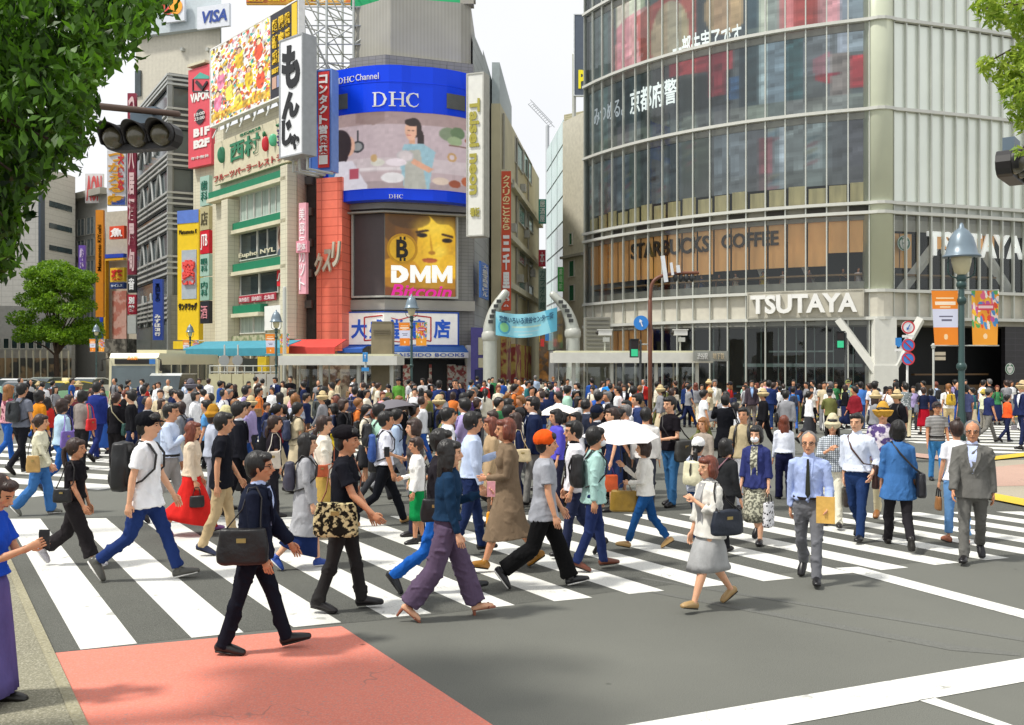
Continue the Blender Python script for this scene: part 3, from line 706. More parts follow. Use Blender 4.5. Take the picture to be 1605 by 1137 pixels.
# (inter expects a convex region: the left field is close enough to convex)
sheet('far_crosswalk', bars2, .004, white)
sheet('bus_lane_coating', [[(85, 1022), (535, 980), (780, 1140), (1100, 1350), (240, 1350), (135, 1137)]], .005, redp)
sheet('stop_line', [[(970, 1137), (1605, 1030), (2200, 930), (2200, 964), (1605, 1067), (1221, 1137), (900, 1195), (600, 1199)]], .005, white)
sheet('lane_line', [[(1309, 889), (1346, 887), (1605, 955), (1900, 1033), (1900, 1052), (1605, 968)], [(1439, 1096), (1464, 1092), (1592, 1137), (1900, 1245), (1840, 1245), (1567, 1137)]], .005, white)
# pavement on the left with its kerb, the traffic island on the right, the far pavements
def slab(name, poly, h, m):
    g = G(); p = [tuple(GP(x, y, 0)) for x, y in poly]; g.prism(p[::-1], (0, 0, h)); return tag(g.obj(name, m), kind='structure')
e0, e1 = ray(VP1, 84, 1022, 800), ray(VP1, 84, 1022, 1400)
k0, k1 = ray(VP1, 66, 1022, 800), ray(VP1, 66, 1022, 1400)
slab('left_pavement', [(-500, 800), (k0, 800), (k1, 1400), (-1500, 1400)], .02, pave)
slab('kerb', [(k0, 800), (e0, 800), (e1, 1400), (k1, 1400)], .026, kerbm)
slab('traffic_island', [(1505, 730), (1570, 722), (1760, 718), (1760, 800), (1640, 795), (1560, 784), (1490, 762)], .03, beige)
sheet('tactile_line', [[(1540, 716), (1605, 708), (1720, 700), (1720, 706), (1605, 714), (1545, 721)], [(1482, 745), (1500, 732), (1512, 737), (1497, 748), (1503, 758), (1560, 772), (1625, 784), (1620, 794), (1555, 781), (1486, 762)]], .036, ylw)
sheet('pink_strip', [[(1290, 693), (1560, 722), (1540, 727), (1290, 698)], [(1480, 738), (1605, 726), (1700, 722), (1700, 745), (1605, 760), (1510, 762)]], .034, pink)
g = G(); g.box((0, 62, .06), (400, 42, .12)); far = g.obj('far_pavement', pave); tag(far, kind='structure')
g = G(); g.quad((8, 41.2, .125), (60, 41.2, .125), (60, 41.8, .125), (8, 41.8, .125)); g.quad((8, 43.2, .125), (60, 43.2, .125), (60, 43.6, .125), (8, 43.6, .125)); tag(g.obj('tactile_paving', ylw), kind='structure')
# ---------------------------------------------------------------- facades
class Path:
    """a vertical wall line seen from the left to the right; u runs along it, z up, out towards the street"""
    def __init__(s, pts):
        s.p = [np.array(q[:2], float) for q in pts]; s.L = [0]
        for a, b in zip(s.p, s.p[1:]): s.L.append(s.L[-1] + np.linalg.norm(b - a))
        s.len = s.L[-1]; seg = [(b - a) / np.linalg.norm(b - a) for a, b in zip(s.p, s.p[1:])]
        s.t = [seg[0]] + [(a + b) / np.linalg.norm(a + b) for a, b in zip(seg, seg[1:])] + [seg[-1]]; s.seg = seg
    def at(s, u, z=0, out=0):
        i = min(max(int(np.searchsorted(s.L, u, 'right')) - 1, 0), len(s.seg) - 1); f = (u - s.L[i]) / (s.L[i + 1] - s.L[i]); q = s.p[i] + s.seg[i] * (u - s.L[i])
        t = s.t[i] * (1 - f) + s.t[i + 1] * f if 0 <= f <= 1 else s.seg[i]; t = t / np.linalg.norm(t)
        return np.array([q[0] + t[1] * out, q[1] - t[0] * out, z])
    def u(s, px):
        k = (px - CX) / FPX
        best = None
        for i, (a, d) in enumerate(zip(s.p, s.seg)):
            den = d[0] - k * d[1]
            if abs(den) < 1e-9: continue
            t = (k * a[1] - a[0]) / den; l = s.L[i + 1] - s.L[i]
            if -1e-6 <= t <= l + 1e-6: return s.L[i] + t
            lo = -t if t < 0 else t - l
            if (i == 0 and t < 0) or (i == len(s.seg) - 1 and t > l):
                if best is None or lo < best[0]: best = (lo, s.L[i] + t)
        return best[1] if best else 0
    def z(s, px, py): d = s.at(s.u(px))[1]; return CH + (HY - py) * d / FPX
    def box(s, g, u0, u1, z0, z1, o0, o1):
        us = [u0] + [l for l in s.L if u0 + 1e-4 < l < u1 - 1e-4] + [u1]; n = len(us)
        V = [s.at(u, z, o) for u in us for z, o in ((z0, o0), (z1, o0), (z1, o1), (z0, o1))]
        F = [(0, 1, 2, 3), tuple((n - 1) * 4 + q for q in (3, 2, 1, 0))]
        for i in range(n - 1):
            b = i * 4
            for q in range(4): F.append((b + q, b + 4 + q, b + 4 + (q + 1) % 4, b + (q + 1) % 4))
        g.add(V, F)
    def sheet(s, g, u0, u1, z0, z1, o):
        us = [u0] + [l for l in s.L if u0 + 1e-4 < l < u1 - 1e-4] + [u1]
        for a, b in zip(us, us[1:]): g.quad(s.at(a, z0, o), s.at(b, z0, o), s.at(b, z1, o), s.at(a, z1, o))
    def px(s, g, x0, x1, yt, yb, o0=0, o1=.1, at=None):
        at = (x0 + x1) / 2 if at is None else at
        s.box(g, s.u(x0), s.u(x1), s.z(at, yb), s.z(at, yt), o0, o1)
    def text(s, st, x0, x1, yt, yb, m, parent, at=None, out=.12, bold=.0, vert=False, name='lettering', fit=True, thick=.04, shear=0, keep=False):
        g = G(); ua, ub = s.u(x0), s.u(x1); at = (x0 + x1) / 2 if at is None else at; z0, z1 = s.z(at, yb), s.z(at, yt)
        def put(ch, a, b, c, d):
            if not ch.strip(): return
            V, F, wd = text_mesh(ch, bold, .5, shear=shear)
            sx, sz = (b - a) / wd, (d - c)
            if keep: k = min(sx, sz); a += ((b - a) - wd * k) / 2; c += ((d - c) - k) / 2; sx = sz = k
            P = [s.at(a + v[0] * sx, c + v[2] * sz, out + (.5 - v[1]) * thick) for v in V]; g.add(P, F)
        if vert:
            n = len(st); h = (z1 - z0) / n
            for i, ch in enumerate(st):
                if ch == 'ー': zz = z1 - h * (i + .5); s.box(g, (ua + ub) / 2 - .06 * (ub - ua), (ua + ub) / 2 + .06 * (ub - ua), zz - h * .35, zz + h * .35, out, out + thick); continue
                put(ch, ua, ub, z1 - h * (i + .94), z1 - h * (i + .06))
        else: put(st, ua, ub, z0, z1)
        if g.n: return g.obj(name, m, parent)
def facing(px0, px1, d, turn=0):          # a short wall line around depth d, turned by metres of depth across it
    return Path([((px0 - CX) * (d - turn) / FPX, d - turn), ((px1 - CX) * (d + turn) / FPX, d + turn)])
def C(px, d): return ((px - CX) * d / FPX, d)
def prism(g, pts, z0, z1): g.prism([(p[0], p[1], z0) for p in pts], (0, 0, z1 - z0))
def building(name, label, at): return empty(name, (at[0], at[1], 0), 0, label, 'building')
def child(g, name, m, root, smooth=False):
    o = g.obj(name, m, root, smooth); o.matrix_parent_inverse = Matrix.Translation(root.location).inverted(); return o
def fix(root):                              # children keep their world coordinates
    for c in root.children:
        c.matrix_parent_inverse = Matrix.Identity(4)
def sobj(g, name, m, root, smooth=False):   # mesh given in world coordinates, stored relative to its root
    g.v = [v - np.array(root.location) for v in g.v]; return g.obj(name, m, root, smooth)
class Rooted:                               # lets Path.text write into a root with its own origin
    def __init__(s, root): s.r = root
def wtext(F, root, *a, **k):
    o = F.text(*a[:5], a[5], None, **k)
    if o: o.parent = root; o.location = -Vector(root.location)
    return o
glassd = mat('window_glass', '2c3a3e', .06, spec=1, var=.35, scale=1.2)
glassl = mat('window_curtain', 'a9b7ae', .25, spec=.7, var=.25, scale=2, stretch=(3, 3, .2))
frame_m = mat('frame', 'c9c8c0', .5)
def window(F, root, x0, x1, yt, yb, at=None, gm_=None, fm=None, nx=1, out=0.02):
    g = G(); at = (x0 + x1) / 2 if at is None else at; a, b, z0, z1 = F.u(x0), F.u(x1), F.z(at, yb), F.z(at, yt); t = .07
    F.box(g, a - t, b + t, z0 - t, z0, out, out + .14); F.box(g, a - t, b + t, z1, z1 + t, out, out + .12)
    for i in range(nx + 1): u = a + (b - a) * i / nx; F.box(g, u - t / 2, u + t / 2, z0 + .002, z1 - .002, out, out + .11)
    g.mi = 1; F.box(g, a, b, z0, z1, out - .01, out + .03); return sobj(g, 'window', [fm or frame_m, gm_ or glassd], root)
def sign(label, F, x0, x1, yt, yb, col, at=None, out=.1, thick=.25, rim=None, name='sign', rough=.5, emit=0, cat='sign', post=None, group=None):
    at = (x0 + x1) / 2 if at is None else at
    c = F.at((F.u(x0) + F.u(x1)) / 2, F.z(at, yb), out); root = empty(name, c, 0, label, cat, group)
    g = G(); F.px(g, x0, x1, yt, yb, out, out + thick, at); sobj(g, 'panel', col if not isinstance(col, str) else mat('sign_panel', col, rough, var=.05, emit=emit), root)
    if rim:
        g = G(); a, b, z0, z1 = F.u(x0), F.u(x1), F.z(at, yb), F.z(at, yt); t = .09; oo = out + thick + .04
        F.box(g, a - t, b + t, z0 - t, z0, out, oo); F.box(g, a - t, b + t, z1, z1 + t, out, oo); F.box(g, a - t, a, z0 + .002, z1 - .002, out, oo); F.box(g, b, b + t, z0 + .002, z1 - .002, out, oo)
        sobj(g, 'frame', mat('sign_frame', rim, .5), root)
    return root
# pictures: a grid of small coloured faces, for things that are flat pictures in the place itself
picm = {}
def pic_mat(emit=0, rough=.5):
    k = (emit, rough)
    if k not in picm:
        m = bpy.data.materials.new('printed_picture'); m.use_nodes = True; n = m.node_tree.nodes; l = m.node_tree.links; p = n['Principled BSDF']
        a = n.new('ShaderNodeVertexColor'); a.layer_name = 'Col'; l.new(a.outputs[0], p.inputs['Base Color']); p.inputs['Roughness'].default_value = rough
        if emit: l.new(a.outputs[0], p.inputs['Emission Color']); p.inputs['Emission Strength'].default_value = emit; p.inputs['Base Color'].default_value = (0.02, .02, .02, 1); l.remove(p.inputs['Base Color'].links[0])
        picm[k] = m
    return picm[k]
def picture(img, surf, root, name='picture', emit=0):
    """img rows top to bottom, surf(s, t) gives the world point for s,t in 0..1 (left-right, bottom-top)"""
    H, W_ = img.shape[:2]; V = [surf(i / W_, 1 - j / H) for j in range(H + 1) for i in range(W_ + 1)]
    F = [(j * (W_ + 1) + i, (j + 1) * (W_ + 1) + i, (j + 1) * (W_ + 1) + i + 1, j * (W_ + 1) + i + 1) for j in range(H) for i in range(W_)]
    me = bpy.data.meshes.new(name); V = np.array(V) - np.array(root.location); me.from_pydata(V.tolist(), [], F)
    ca = me.color_attributes.new('Col', 'FLOAT_COLOR', 'CORNER'); c = np.clip(img.reshape(-1, 3), 0, 1); c = np.where(c <= .04045, c / 12.92, ((c + .055) / 1.055) ** 2.4)
    c = np.repeat(np.hstack([c, np.ones((len(c), 1))]), 4, 0); ca.data.foreach_set('color', c.ravel()); me.materials.append(pic_mat(emit))
    o = bpy.data.objects.new(name, me); COL.objects.link(o); o.parent = root; return o
def soften(a, n=1, noise=.03, seed=1):
    for _ in range(n):
        p = np.pad(a, ((1, 1), (1, 1), (0, 0)), 'edge'); a = (p[:-2, 1:-1] + p[2:, 1:-1] + p[1:-1, :-2] + p[1:-1, 2:] + 2 * p[1:-1, 1:-1]) / 6
    r_ = np.random.RandomState(seed); H, W_ = a.shape[:2]; z = r_.normal(size=(H // 4 + 2, W_ // 4 + 2, 1)).repeat(4, 0).repeat(4, 1)[:H, :W_]; z = (z + np.roll(z, 1, 0) + np.roll(z, 2, 1) + np.roll(z, 3, 0)) / 3
    return a * (1 + noise * z)
def hx(s): return np.array([int(s[i:i + 2], 16) / 255 for i in (0, 2, 4)])
class Img:
    def __init__(s, w_, h, bg, ar=None): s.a = np.ones((h, w_, 3)) * hx(bg); s.X, s.Y = np.meshgrid((np.arange(w_) + .5) / w_, (np.arange(h) + .5) / h)
    def e(s, cx, cy, rx, ry, c, ang=0, soft=0, al=1):
        dx, dy = s.X - cx, s.Y - cy; ca, sa = math.cos(R(ang)), math.sin(R(ang)); d = np.hypot((dx * ca + dy * sa) / rx, (-dx * sa + dy * ca) / ry)
        m = np.clip((1 - d) / max(soft, .03) + .5, 0, 1)[..., None] * al; s.a = s.a * (1 - m) + hx(c) * m; return s
    def p(s, pts, c, al=1):
        ins = np.zeros(s.X.shape, bool); n = len(pts)
        for i in range(n):
            x1, y1 = pts[i]; x2, y2 = pts[(i + 1) % n]
            if y1 == y2: continue
            ins ^= ((y1 > s.Y) != (y2 > s.Y)) & (s.X < (x2 - x1) * (s.Y - y1) / (y2 - y1) + x1)
        m = ins[..., None] * al; s.a = s.a * (1 - m) + hx(c) * m; return s
    def r(s, x0, y0, x1, y1, c, al=1): return s.p([(x0, y0), (x1, y0), (x1, y1), (x0, y1)], c, al)
def on(F, x0, x1, yt, yb, out, at=None):
    at = (x0 + x1) / 2 if at is None else at; a, b, z0, z1 = F.u(x0), F.u(x1), F.z(at, yb), F.z(at, yt)
    return lambda s_, t: F.at(a + (b - a) * s_, z0 + (z1 - z0) * t, out)
# ---------------------------------------------------------------- glass corner building on the right
cream = mat('cream_panel', 'cfc9ae', .6, var=.12, scale=1)
conc = mat('concrete', 'a09d93', .8, var=.15, scale=.5, bump=.1)
dark = mat('dark_interior', '15181a', .7, var=.2, scale=1)
tile_c = mat('cream_tiles', 'd2cdb6', .6, kind='brick', col2='b5af99', pscale=.9, var=.08, scale=.5)
tile_g = mat('grey_tiles', '8b8a85', .55, kind='brick', col2='62615c', pscale=1.1, var=.12, scale=.6)
steel = mat('painted_steel', 'b6b8b0', .4, var=.05, spec=.6)
wht = mat('white_paint', 'e8e8e4', .5, var=.04)
gl = bpy.data.materials.new('facade_glass'); gl.use_nodes = True
def make_glass(m, tint, base=.02, k=.85):
    n = m.node_tree.nodes; l = m.node_tree.links; n.clear(); o = n.new('ShaderNodeOutputMaterial'); tr = n.new('ShaderNodeBsdfTransparent'); gs = n.new('ShaderNodeBsdfGlossy'); fr = n.new('ShaderNodeFresnel'); ms = n.new('ShaderNodeMixShader')
    tr.inputs[0].default_value = tint + (1,); gs.inputs['Roughness'].default_value = .03; fr.inputs['IOR'].default_value = 1.5; gs.inputs[0].default_value = (.92, .96, .95, 1)
    a = n.new('ShaderNodeMath'); a.operation = 'MULTIPLY_ADD'; a.inputs[1].default_value = k; a.inputs[2].default_value = base; l.new(fr.outputs[0], a.inputs[0])
    t = n.new('ShaderNodeTexCoord'); nz_ = n.new('ShaderNodeTexNoise'); nz_.inputs['Scale'].default_value = .6; b = n.new('ShaderNodeBump'); b.inputs['Strength'].default_value = .25; b.inputs['Distance'].default_value = .02
    l.new(t.outputs['Object'], nz_.inputs['Vector']); l.new(nz_.outputs['Fac'], b.inputs['Height']); l.new(b.outputs[0], gs.inputs['Normal'])
    l.new(a.outputs[0], ms.inputs[0]); l.new(tr.outputs[0], ms.inputs[1]); l.new(gs.outputs[0], ms.inputs[2]); l.new(ms.outputs[0], o.inputs[0])
make_glass(gl, (.92, .94, .93))
frost = mat('frosted_panel', 'e4eadf', .32, metal=.4, var=.06, scale=.25, spec=.6)
def bez(a, b, c, n): return [tuple((1 - t) ** 2 * np.array(a) + 2 * t * (1 - t) * np.array(b) + t * t * np.array(c)) for t in np.linspace(0, 1, n)]
L0, L1 = (5.25, 68.8), (20.6, 55.1)
left_pts = bez(L0, (9.9, 58.7), L1, 13)
QL = Path(left_pts)
QR = Path([(21.9, 55.15), (27, 56.75), (46, 63.6)])
QC = Path([L1, (20.95, 54.86), (21.25, 54.82), (21.6, 54.93), (21.9, 55.15)])
TOP = 33.0
ZL = [5.05, 6.6, 11.15, 11.6, 17.05, 22.2, 27.4, TOP]
q = building('glass_corner_building', 'glass clad corner building with curved curtain wall and pale frosted side', (20, 62))
g = G()
inner = [tuple(QL.at(u, 0, -3.2)[:2]) for u in np.linspace(0, QL.len - 2.4, 9)] + [tuple(QR.at(u, 0, -3.0)[:2]) for u in np.linspace(1.0, QR.len, 6)] + [(44, 80), (9, 82)]
prism(g, inner, .1, TOP); sobj(g, 'core', dark, q)
for z, nm in ((5.1, 0), (6.55, 0), (11.2, 0), (17.05, 0), (22.2, 0), (27.4, 0), (TOP, 0)):
    g = G()
    ring = [tuple(QL.at(u, 0, -.25)[:2]) for u in np.linspace(0, QL.len, 13)] + [tuple(QR.at(u, 0, -.25)[:2]) for u in np.linspace(0, QR.len, 6)] + [(44, 80), (9, 82)]
    prism(g, ring, z - .45, z); sobj(g, 'floor_slab', conc, q)
# pale band with the shop name, at first-floor level
g = G()
for P in (QL, QR): P.box(g, 0, P.len, 5.02, 6.58, -.22, -.10)
sobj(g, 'fascia', mat('fascia', 'c9c5b6', .5, var=.06), q)
g = G()
for P in (QL, QC, QR):
    for z in (5.02, 6.6, 11.1, 11.65, 17.05, 22.2, 27.4): P.box(g, 0, P.len, z - .09, z + .09, -.02, .26)
sobj(g, 'transom', mat('transom', 'c9cac2', .4, var=.04), q)
g = G(); bay = 1.17; nL = int(QL.len / bay)
for i in range(nL + 1): u = min(QL.len - .02, i * QL.len / nL); QL.box(g, max(0, u - .035), min(QL.len, u + .035), .12, TOP, -.02, .13)
nR = int(QR.len / .88)
for i in range(nR + 1): u = i * QR.len / nR; QR.box(g, max(0, u - .04), min(QR.len, u + .04), 5.0, TOP, -.02, .17)
sobj(g, 'mullion', mat('mullion', 'c2c5bc', .35, metal=.3, var=.04), q)
# glazing, one part per group of bays and storey
sto = [(.15, 4.9), (6.75, 10.95), (11.8, 16.9), (17.2, 22.05), (22.35, 27.25), (27.5, TOP - .1)]
for a, b in sto:
    for i in range(0, nL, 3):
        g = G(); QL.sheet(g, i * QL.len / nL + .02, min(nL, i + 3) * QL.len / nL - .02, a, b, .01); sobj(g, 'window', gl, q)
for i in range(0, nR, 4):
    g = G(); QR.sheet(g, i * QR.len / nR + .02, min(nR, i + 4) * QR.len / nR - .02, 6.75, 10.95, .01); sobj(g, 'window', gl, q)
    g = G()
    for a, b in ((11.8, 16.95), (17.2, 22.05), (22.35, 27.25), (27.5, TOP - .1)): QR.box(g, i * QR.len / nR + .02, min(nR, i + 4) * QR.len / nR - .02, a, b, -.05, .0)
    sobj(g, 'frosted_panel', frost, q)
    g = G()
    for a, b in ((11.15, 11.6),): QR.box(g, i * QR.len / nR + .02, min(nR, i + 4) * QR.len / nR - .02, a, b, -.05, .0)
    sobj(g, 'frosted_panel', mat('frosted_band', 'b9bdb5', .35, var=.06), q)
# dark slots between the two transoms
g = G()
for i in range(0, nL): 
    if i % 2: QL.box(g, i * QL.len / nL + .08, (i + 1) * QL.len / nL - .08, 11.22, 11.52, -.1, .03)
sobj(g, 'ventilation_slot', mat('slot', '2d2a24', .7), q)
g = G(); QL.box(g, 0, QL.len, 11.15, 11.6, -.2, -.12); sobj(g, 'slot_backing', mat('backing', '8b887b', .6), q)
# rounded corner column above, pillar below
g = G(); prism(g, [L0, (5.45, 68.95), (9.2, 82), (8.9, 82)], .1, TOP); prism(g, [(5.3, 69.3), (8.6, 66.0), (9.2, 66.4), (5.9, 69.9)], .1, TOP); sobj(g, 'end_wall', mat('end_wall', '8e9290', .5, var=.1), q)
g = G(); g.loft([(21.25, 55.55, 6.6), (21.25, 55.55, TOP)], .85, seg=28, cap=False); sobj(g, 'corner_column', mat('corner_cladding', 'c4c9b2', .35, var=.06, scale=.4), q, True)
g = G()
for P in (QC,): P.box(g, 0, P.len, 5.0, 6.6, -.1, .1)
sobj(g, 'corner_fascia', mat('fascia', 'c9c5b6', .5, var=.06), q)
pil = mat('white_pillar', 'dadad2', .5, var=.05)
g = G(); g.box((21.3, 55.15, 2.55), (1.3, 1.0, 4.9), .1); g.box((21.3, 55.15, 1.2), (1.45, 1.15, 2.2), .1); sobj(g, 'pillar', pil, q)
def strut(a, b, wd=.55, nm='brace'):
    g = G(); g.loft([a, b], [wd / 2, wd / 2], [.2, .2], side=(1, .3, 0), seg=4, cap=False); sobj(g, nm, pil, q)
strut((20.9, 54.75, 1.9), tuple(QL.at(QL.len - 1.7, 4.98, .40)), .6); strut((21.7, 54.8, 1.9), tuple(QR.at(1.7, 4.98, .35)), .6)
strut(tuple(QR.at(1.3, 6.6, -.9)), tuple(QR.at(5.2, 11.0, -.9)), .7); strut(tuple(QR.at(9.8, 6.6, -.9)), tuple(QR.at(6.0, 11.0, -.9)), .7)
strut(tuple(QL.at(QL.len - 6.0, 6.6, -1.4)), tuple(QL.at(QL.len - 7.7, 10.9, -1.4)), .5); strut(tuple(QL.at(QL.len - 3.0, 6.6, -1.4)), tuple(QL.at(QL.len - 5.2, 10.9, -1.4)), .5)
strut(tuple(QR.at(13.2, 5.0, -.4)), tuple(QR.at(14.6, 3.2, -.4)), .5)
# blinds in the coffee shop, wood panels below, cream strip above
wood = mat('wooden_blind', 'ffc47c', .5, var=.14, scale=.9, stretch=(1, 1, .3))
g = G()
for i in range(nL):
    drop = 8.0 if i < nL - 8 else (8.15 if i < nL - 2 else 8.9)
    QL.box(g, i * QL.len / nL + .06, (i + 1) * QL.len / nL - .06, drop, 10.8, -.5, -.44)
sobj(g, 'wooden_blind', wood, q)
g = G()
for i in range(0, int(nL * .36)): QL.box(g, i * QL.len / nL + .06, (i + 1) * QL.len / nL - .06, 2.6, 4.9, -.5, -.44)
for i in (0, 1, 4): QR.box(g, i * .88 + .1, i * .88 + .9, 8.0 + (i == 4) * 1.2, 10.0, -.55, -.5)
for i in range(7, 9): QR.box(g, i * .88 + .1, i * .88 + .9, 9.3, 10.2, -.55, -.5)
sobj(g, 'wooden_panel', wood, q)
g = G()
for i in range(nL): QL.box(g, i * QL.len / nL + .1, (i + 1) * QL.len / nL - .1, 11.8, 12.75 + .1 * (i % 3), -.45, -.38)
sobj(g, 'cream_blind', mat('cream_blind', 'dccf9b', .6, var=.18, scale=1.5, stretch=(2, 2, .3)), q)
g = G(); QL.box(g, .5, QL.len - .4, 7.55, 7.65, -1.5, -.35); QR.box(g, .6, 8, 7.55, 7.65, -1.5, -.4); sobj(g, 'window_counter', mat('counter', '8a6d45', .5), q)
g = G(); QL.box(g, .2, QL.len - .1, 6.6, 7.2, -.34, -.3); sobj(g, 'window_sill_panel', mat('sillp', '9a9a90', .6), q)
g = G(); QR.box(g, .3, QR.len, 10.1, 10.95, -.3, -.26); sobj(g, 'ceiling_strip', mat('strip', 'b5b2a6', .6), q)
g = G()
for i in range(0, 9): QL.box(g, QL.len * .5 + i * 1.2, QL.len * .5 + i * 1.2 + .06, .2, 4.9, -2.5, -2.4)
QL.box(g, QL.len * .62, QL.len * .98, 2.2, 2.4, -2.4, -1.9); QL.box(g, QL.len * .70, QL.len * .9, 3.1, 3.2, -2.4, -2.2); QL.box(g, QL.len * .6, QL.len * .8, .9, 1.0, -2.4, -1.8)
sobj(g, 'shop_shelf', mat('shelf', '7d9491', .5, var=.3), q)
# black ground floor walls on the side street
g = G(); QR.box(g, 8.6, QR.len, .12, 4.9, -.6, -.3); sobj(g, 'black_wall', mat('black_stone', '232124', .35, var=.15, kind='brick', col2='35333a', pscale=.7), q)
g = G(); QR.box(g, 2.6, 8.2, 1.7, 1.8, -1.5, -1.2); QR.box(g, 3, 7.8, .2, 1.1, -1.6, -1.5); sobj(g, 'shop_counter', mat('counter2', '5b4326', .5), q)
# warm ceiling lamps seen through the glass
for i, (f, z) in enumerate(((.60, 15.4), (.66, 15.6), (.74, 14.6), (.87, 14.1), (.5, 14.9), (.93, 14.3), (.36, 13.9), (.28, 13.6))):
    g = G(); QL.box(g, QL.len * f, QL.len * f + .75, z, z + .06, -.9 + (i % 2) * .2, -.75); sobj(g, 'ceiling_lamp', mat('lamp', 'ffe9a8', .5, var=0, emit=1.6), q)
# the large screens behind the glass, with pane reflections painted in
W1 = 150
im = Img(W1, 84, '5c6468')
im.r(0, 0, .16, 1, '62696d').r(.16, .0, .30, .62, 'b9bda8').p([(.16, .35), (.22, .25), (.30, .2), (.34, .26), (.36, 1), (.15, 1)], 'b98a8c').p([(.26, .3), (.4, .14), (.52, .2), (.52, 1), (.28, 1)], 'a35a56')
im.e(.40, .75, .075, .5, 'b0a288').r(.5, .1, .7, 1, '4a5458').e(.60, .12, .05, .26, 'd8b394').e(.60, .55, .075, .36, 'b59d78').r(.655, 0, .74, .9, '34434f').r(.7, 0, .78, 1, '9fa19a').r(.76, 0, .80, 1, 'c77a78').r(.80, 0, .87, 1, '93403c').r(.87, 0, .93, 1, 'b28286').r(.93, 0, 1, 1, '707a82')
pa = im.a; sc = q
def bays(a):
    r2 = np.random.RandomState(a.shape[0]); n = a.shape[1]; b = (np.arange(n) * nL / n).astype(int); k = r2.uniform(.80, 1.22, (nL + 1, 1)) * r2.uniform(.96, 1.04, (nL + 1, 3)); return a * k[b][None]  # random tone per bay, painting in how differently the panes reflect
for (z0, z1, u0_, u1_, im_) in ((22.4, 27.1, .0, .995, im),):
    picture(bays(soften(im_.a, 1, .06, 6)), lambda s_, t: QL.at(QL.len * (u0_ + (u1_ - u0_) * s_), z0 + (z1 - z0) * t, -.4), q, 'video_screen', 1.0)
im = Img(W1, 84, '4b5254')
im.r(0, .0, .15, 1, '5f676c').r(.16, .0, .30, .72, '2f3a3c').r(.30, 0, .52, .8, '46494a').p([(.4, .0), (.62, .0), (.62, .3), (.4, .22)], '8f3a40').r(.42, .30, .62, .75, '2b3133').r(.54, .0, .60, .62, '7b3038').r(.60, .4, .64, .7, '34506e').r(.64, .0, .70, .85, '28333a').r(.70, 0, .78, .9, '74808a').r(.78, 0, .83, .85, '2e4a4c').p([(.85, .35), (.9, .25), (.89, .5), (.92, .7), (.86, .6)], '7d3038').r(.83, 0, .9, .55, '78828c', .5).r(.90, .3, .955, .95, '66625e').r(.955, .35, 1, .75, '8c2f36').r(0, .82, 1, 1, '626865')
im.e(.9, .55, .03, .02, '6d2a35').r(.92, 0, 1, .3, '7d8790')  # grey-blue upper right: sky reflection painted into the picture
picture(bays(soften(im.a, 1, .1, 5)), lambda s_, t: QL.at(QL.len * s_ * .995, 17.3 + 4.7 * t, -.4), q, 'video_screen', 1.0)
im = Img(W1, 60, '5c6569'); im.r(.15, 0, .35, 1, '4b5457').r(.45, 0, .55, 1, '4d5a52').r(.7, .2, .74, 1, '7d5258').r(.76, .0, .88, 1, '828b92').r(.9, 0, 1, 1, '5c6268').r(0, .75, 1, 1, '565c5c', .6)
for k_ in range(40): im.e(.37 * (k_ % 7) % 1, .13 * k_ % 1, .012, .05, ('3f5560', '6b6a58', '6a4048')[k_ % 3], 20, 0, .5)
picture(bays(soften(im.a, 1, .1, 5)), lambda s_, t: QL.at(QL.len * s_ * .995, 12.9 + (16.9 - 12.9) * t, -.4), q, 'video_screen', .75)  # dim lower storey, its pane reflections painted into the picture
im = Img(W1, 60, '5d656a'); im.r(.2, 0, .45, 1, 'a8ac9c').r(.5, 0, .8, 1, '8d4a48').r(.85, 0, 1, 1, '6d7880')
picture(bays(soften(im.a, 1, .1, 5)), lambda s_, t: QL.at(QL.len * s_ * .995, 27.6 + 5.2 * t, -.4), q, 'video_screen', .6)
def qtext(P, *a, **k): return wtext(P, q, *a, **k)
qtext(QL, '一部未実了です。', 1050, 1166, 42, 82, mat('screen_text', 'dfe6e4', .5, var=0, emit=.9), None, at=1108, out=-.34, name='screen_text', bold=.01)
qtext(QL, '京都府警', 982, 1056, 128, 168, mat('screen_text', 'dfe6e4', .5, var=0, emit=.9), None, at=1018, out=-.34, name='screen_text', bold=.01)
qtext(QL, 'みつめる。', 925, 972, 158, 186, mat('screen_text2', 'b6bdc2', .5, var=0, emit=.6), None, at=950, out=-.34, name='screen_text')
fix(q)
s = sign('large white capital letters of the shop name on the curved building corner fascia', QL, 1176, 1352, 456, 494, 'b9b5a6', at=1290, out=.2, thick=.1, name='shop_sign', rim='a9a698')
wtext(QL, s, 'TSUTAYA', 1181, 1344, 460, 490, wht, None, at=1270, out=.34, bold=.035, thick=.25)
s = empty('wall_lettering', QL.at(QL.u(1100), 9, -.4), 0, 'dark capital letters of the coffee shop name on the wooden blinds', 'sign')
for wd, a, b, ya, yb in (('STARBUCKS', 983, 1108, 373, 398), ('COFFEE', 1127, 1218, 362, 385)):
    wtext(QL, s, wd, a, b, ya, yb, mat('dark_letters', '3a3128', .5), None, at=(a + b) / 2, out=-.42, bold=.02, thick=.12)
s = empty('wall_lettering', QR.at(8, 9, -.3), 0, 'white capital shop name hanging behind the side windows, by the lamp post top', 'sign')
wtext(QR, s, 'TSUTAYA', 1456, 1606, 364, 402, mat('backlit', 'f2f2ee', .5, var=0, emit=.5), None, at=1530, out=-.2, bold=.03, thick=.12)  # glow added to brighten the letters behind the glass
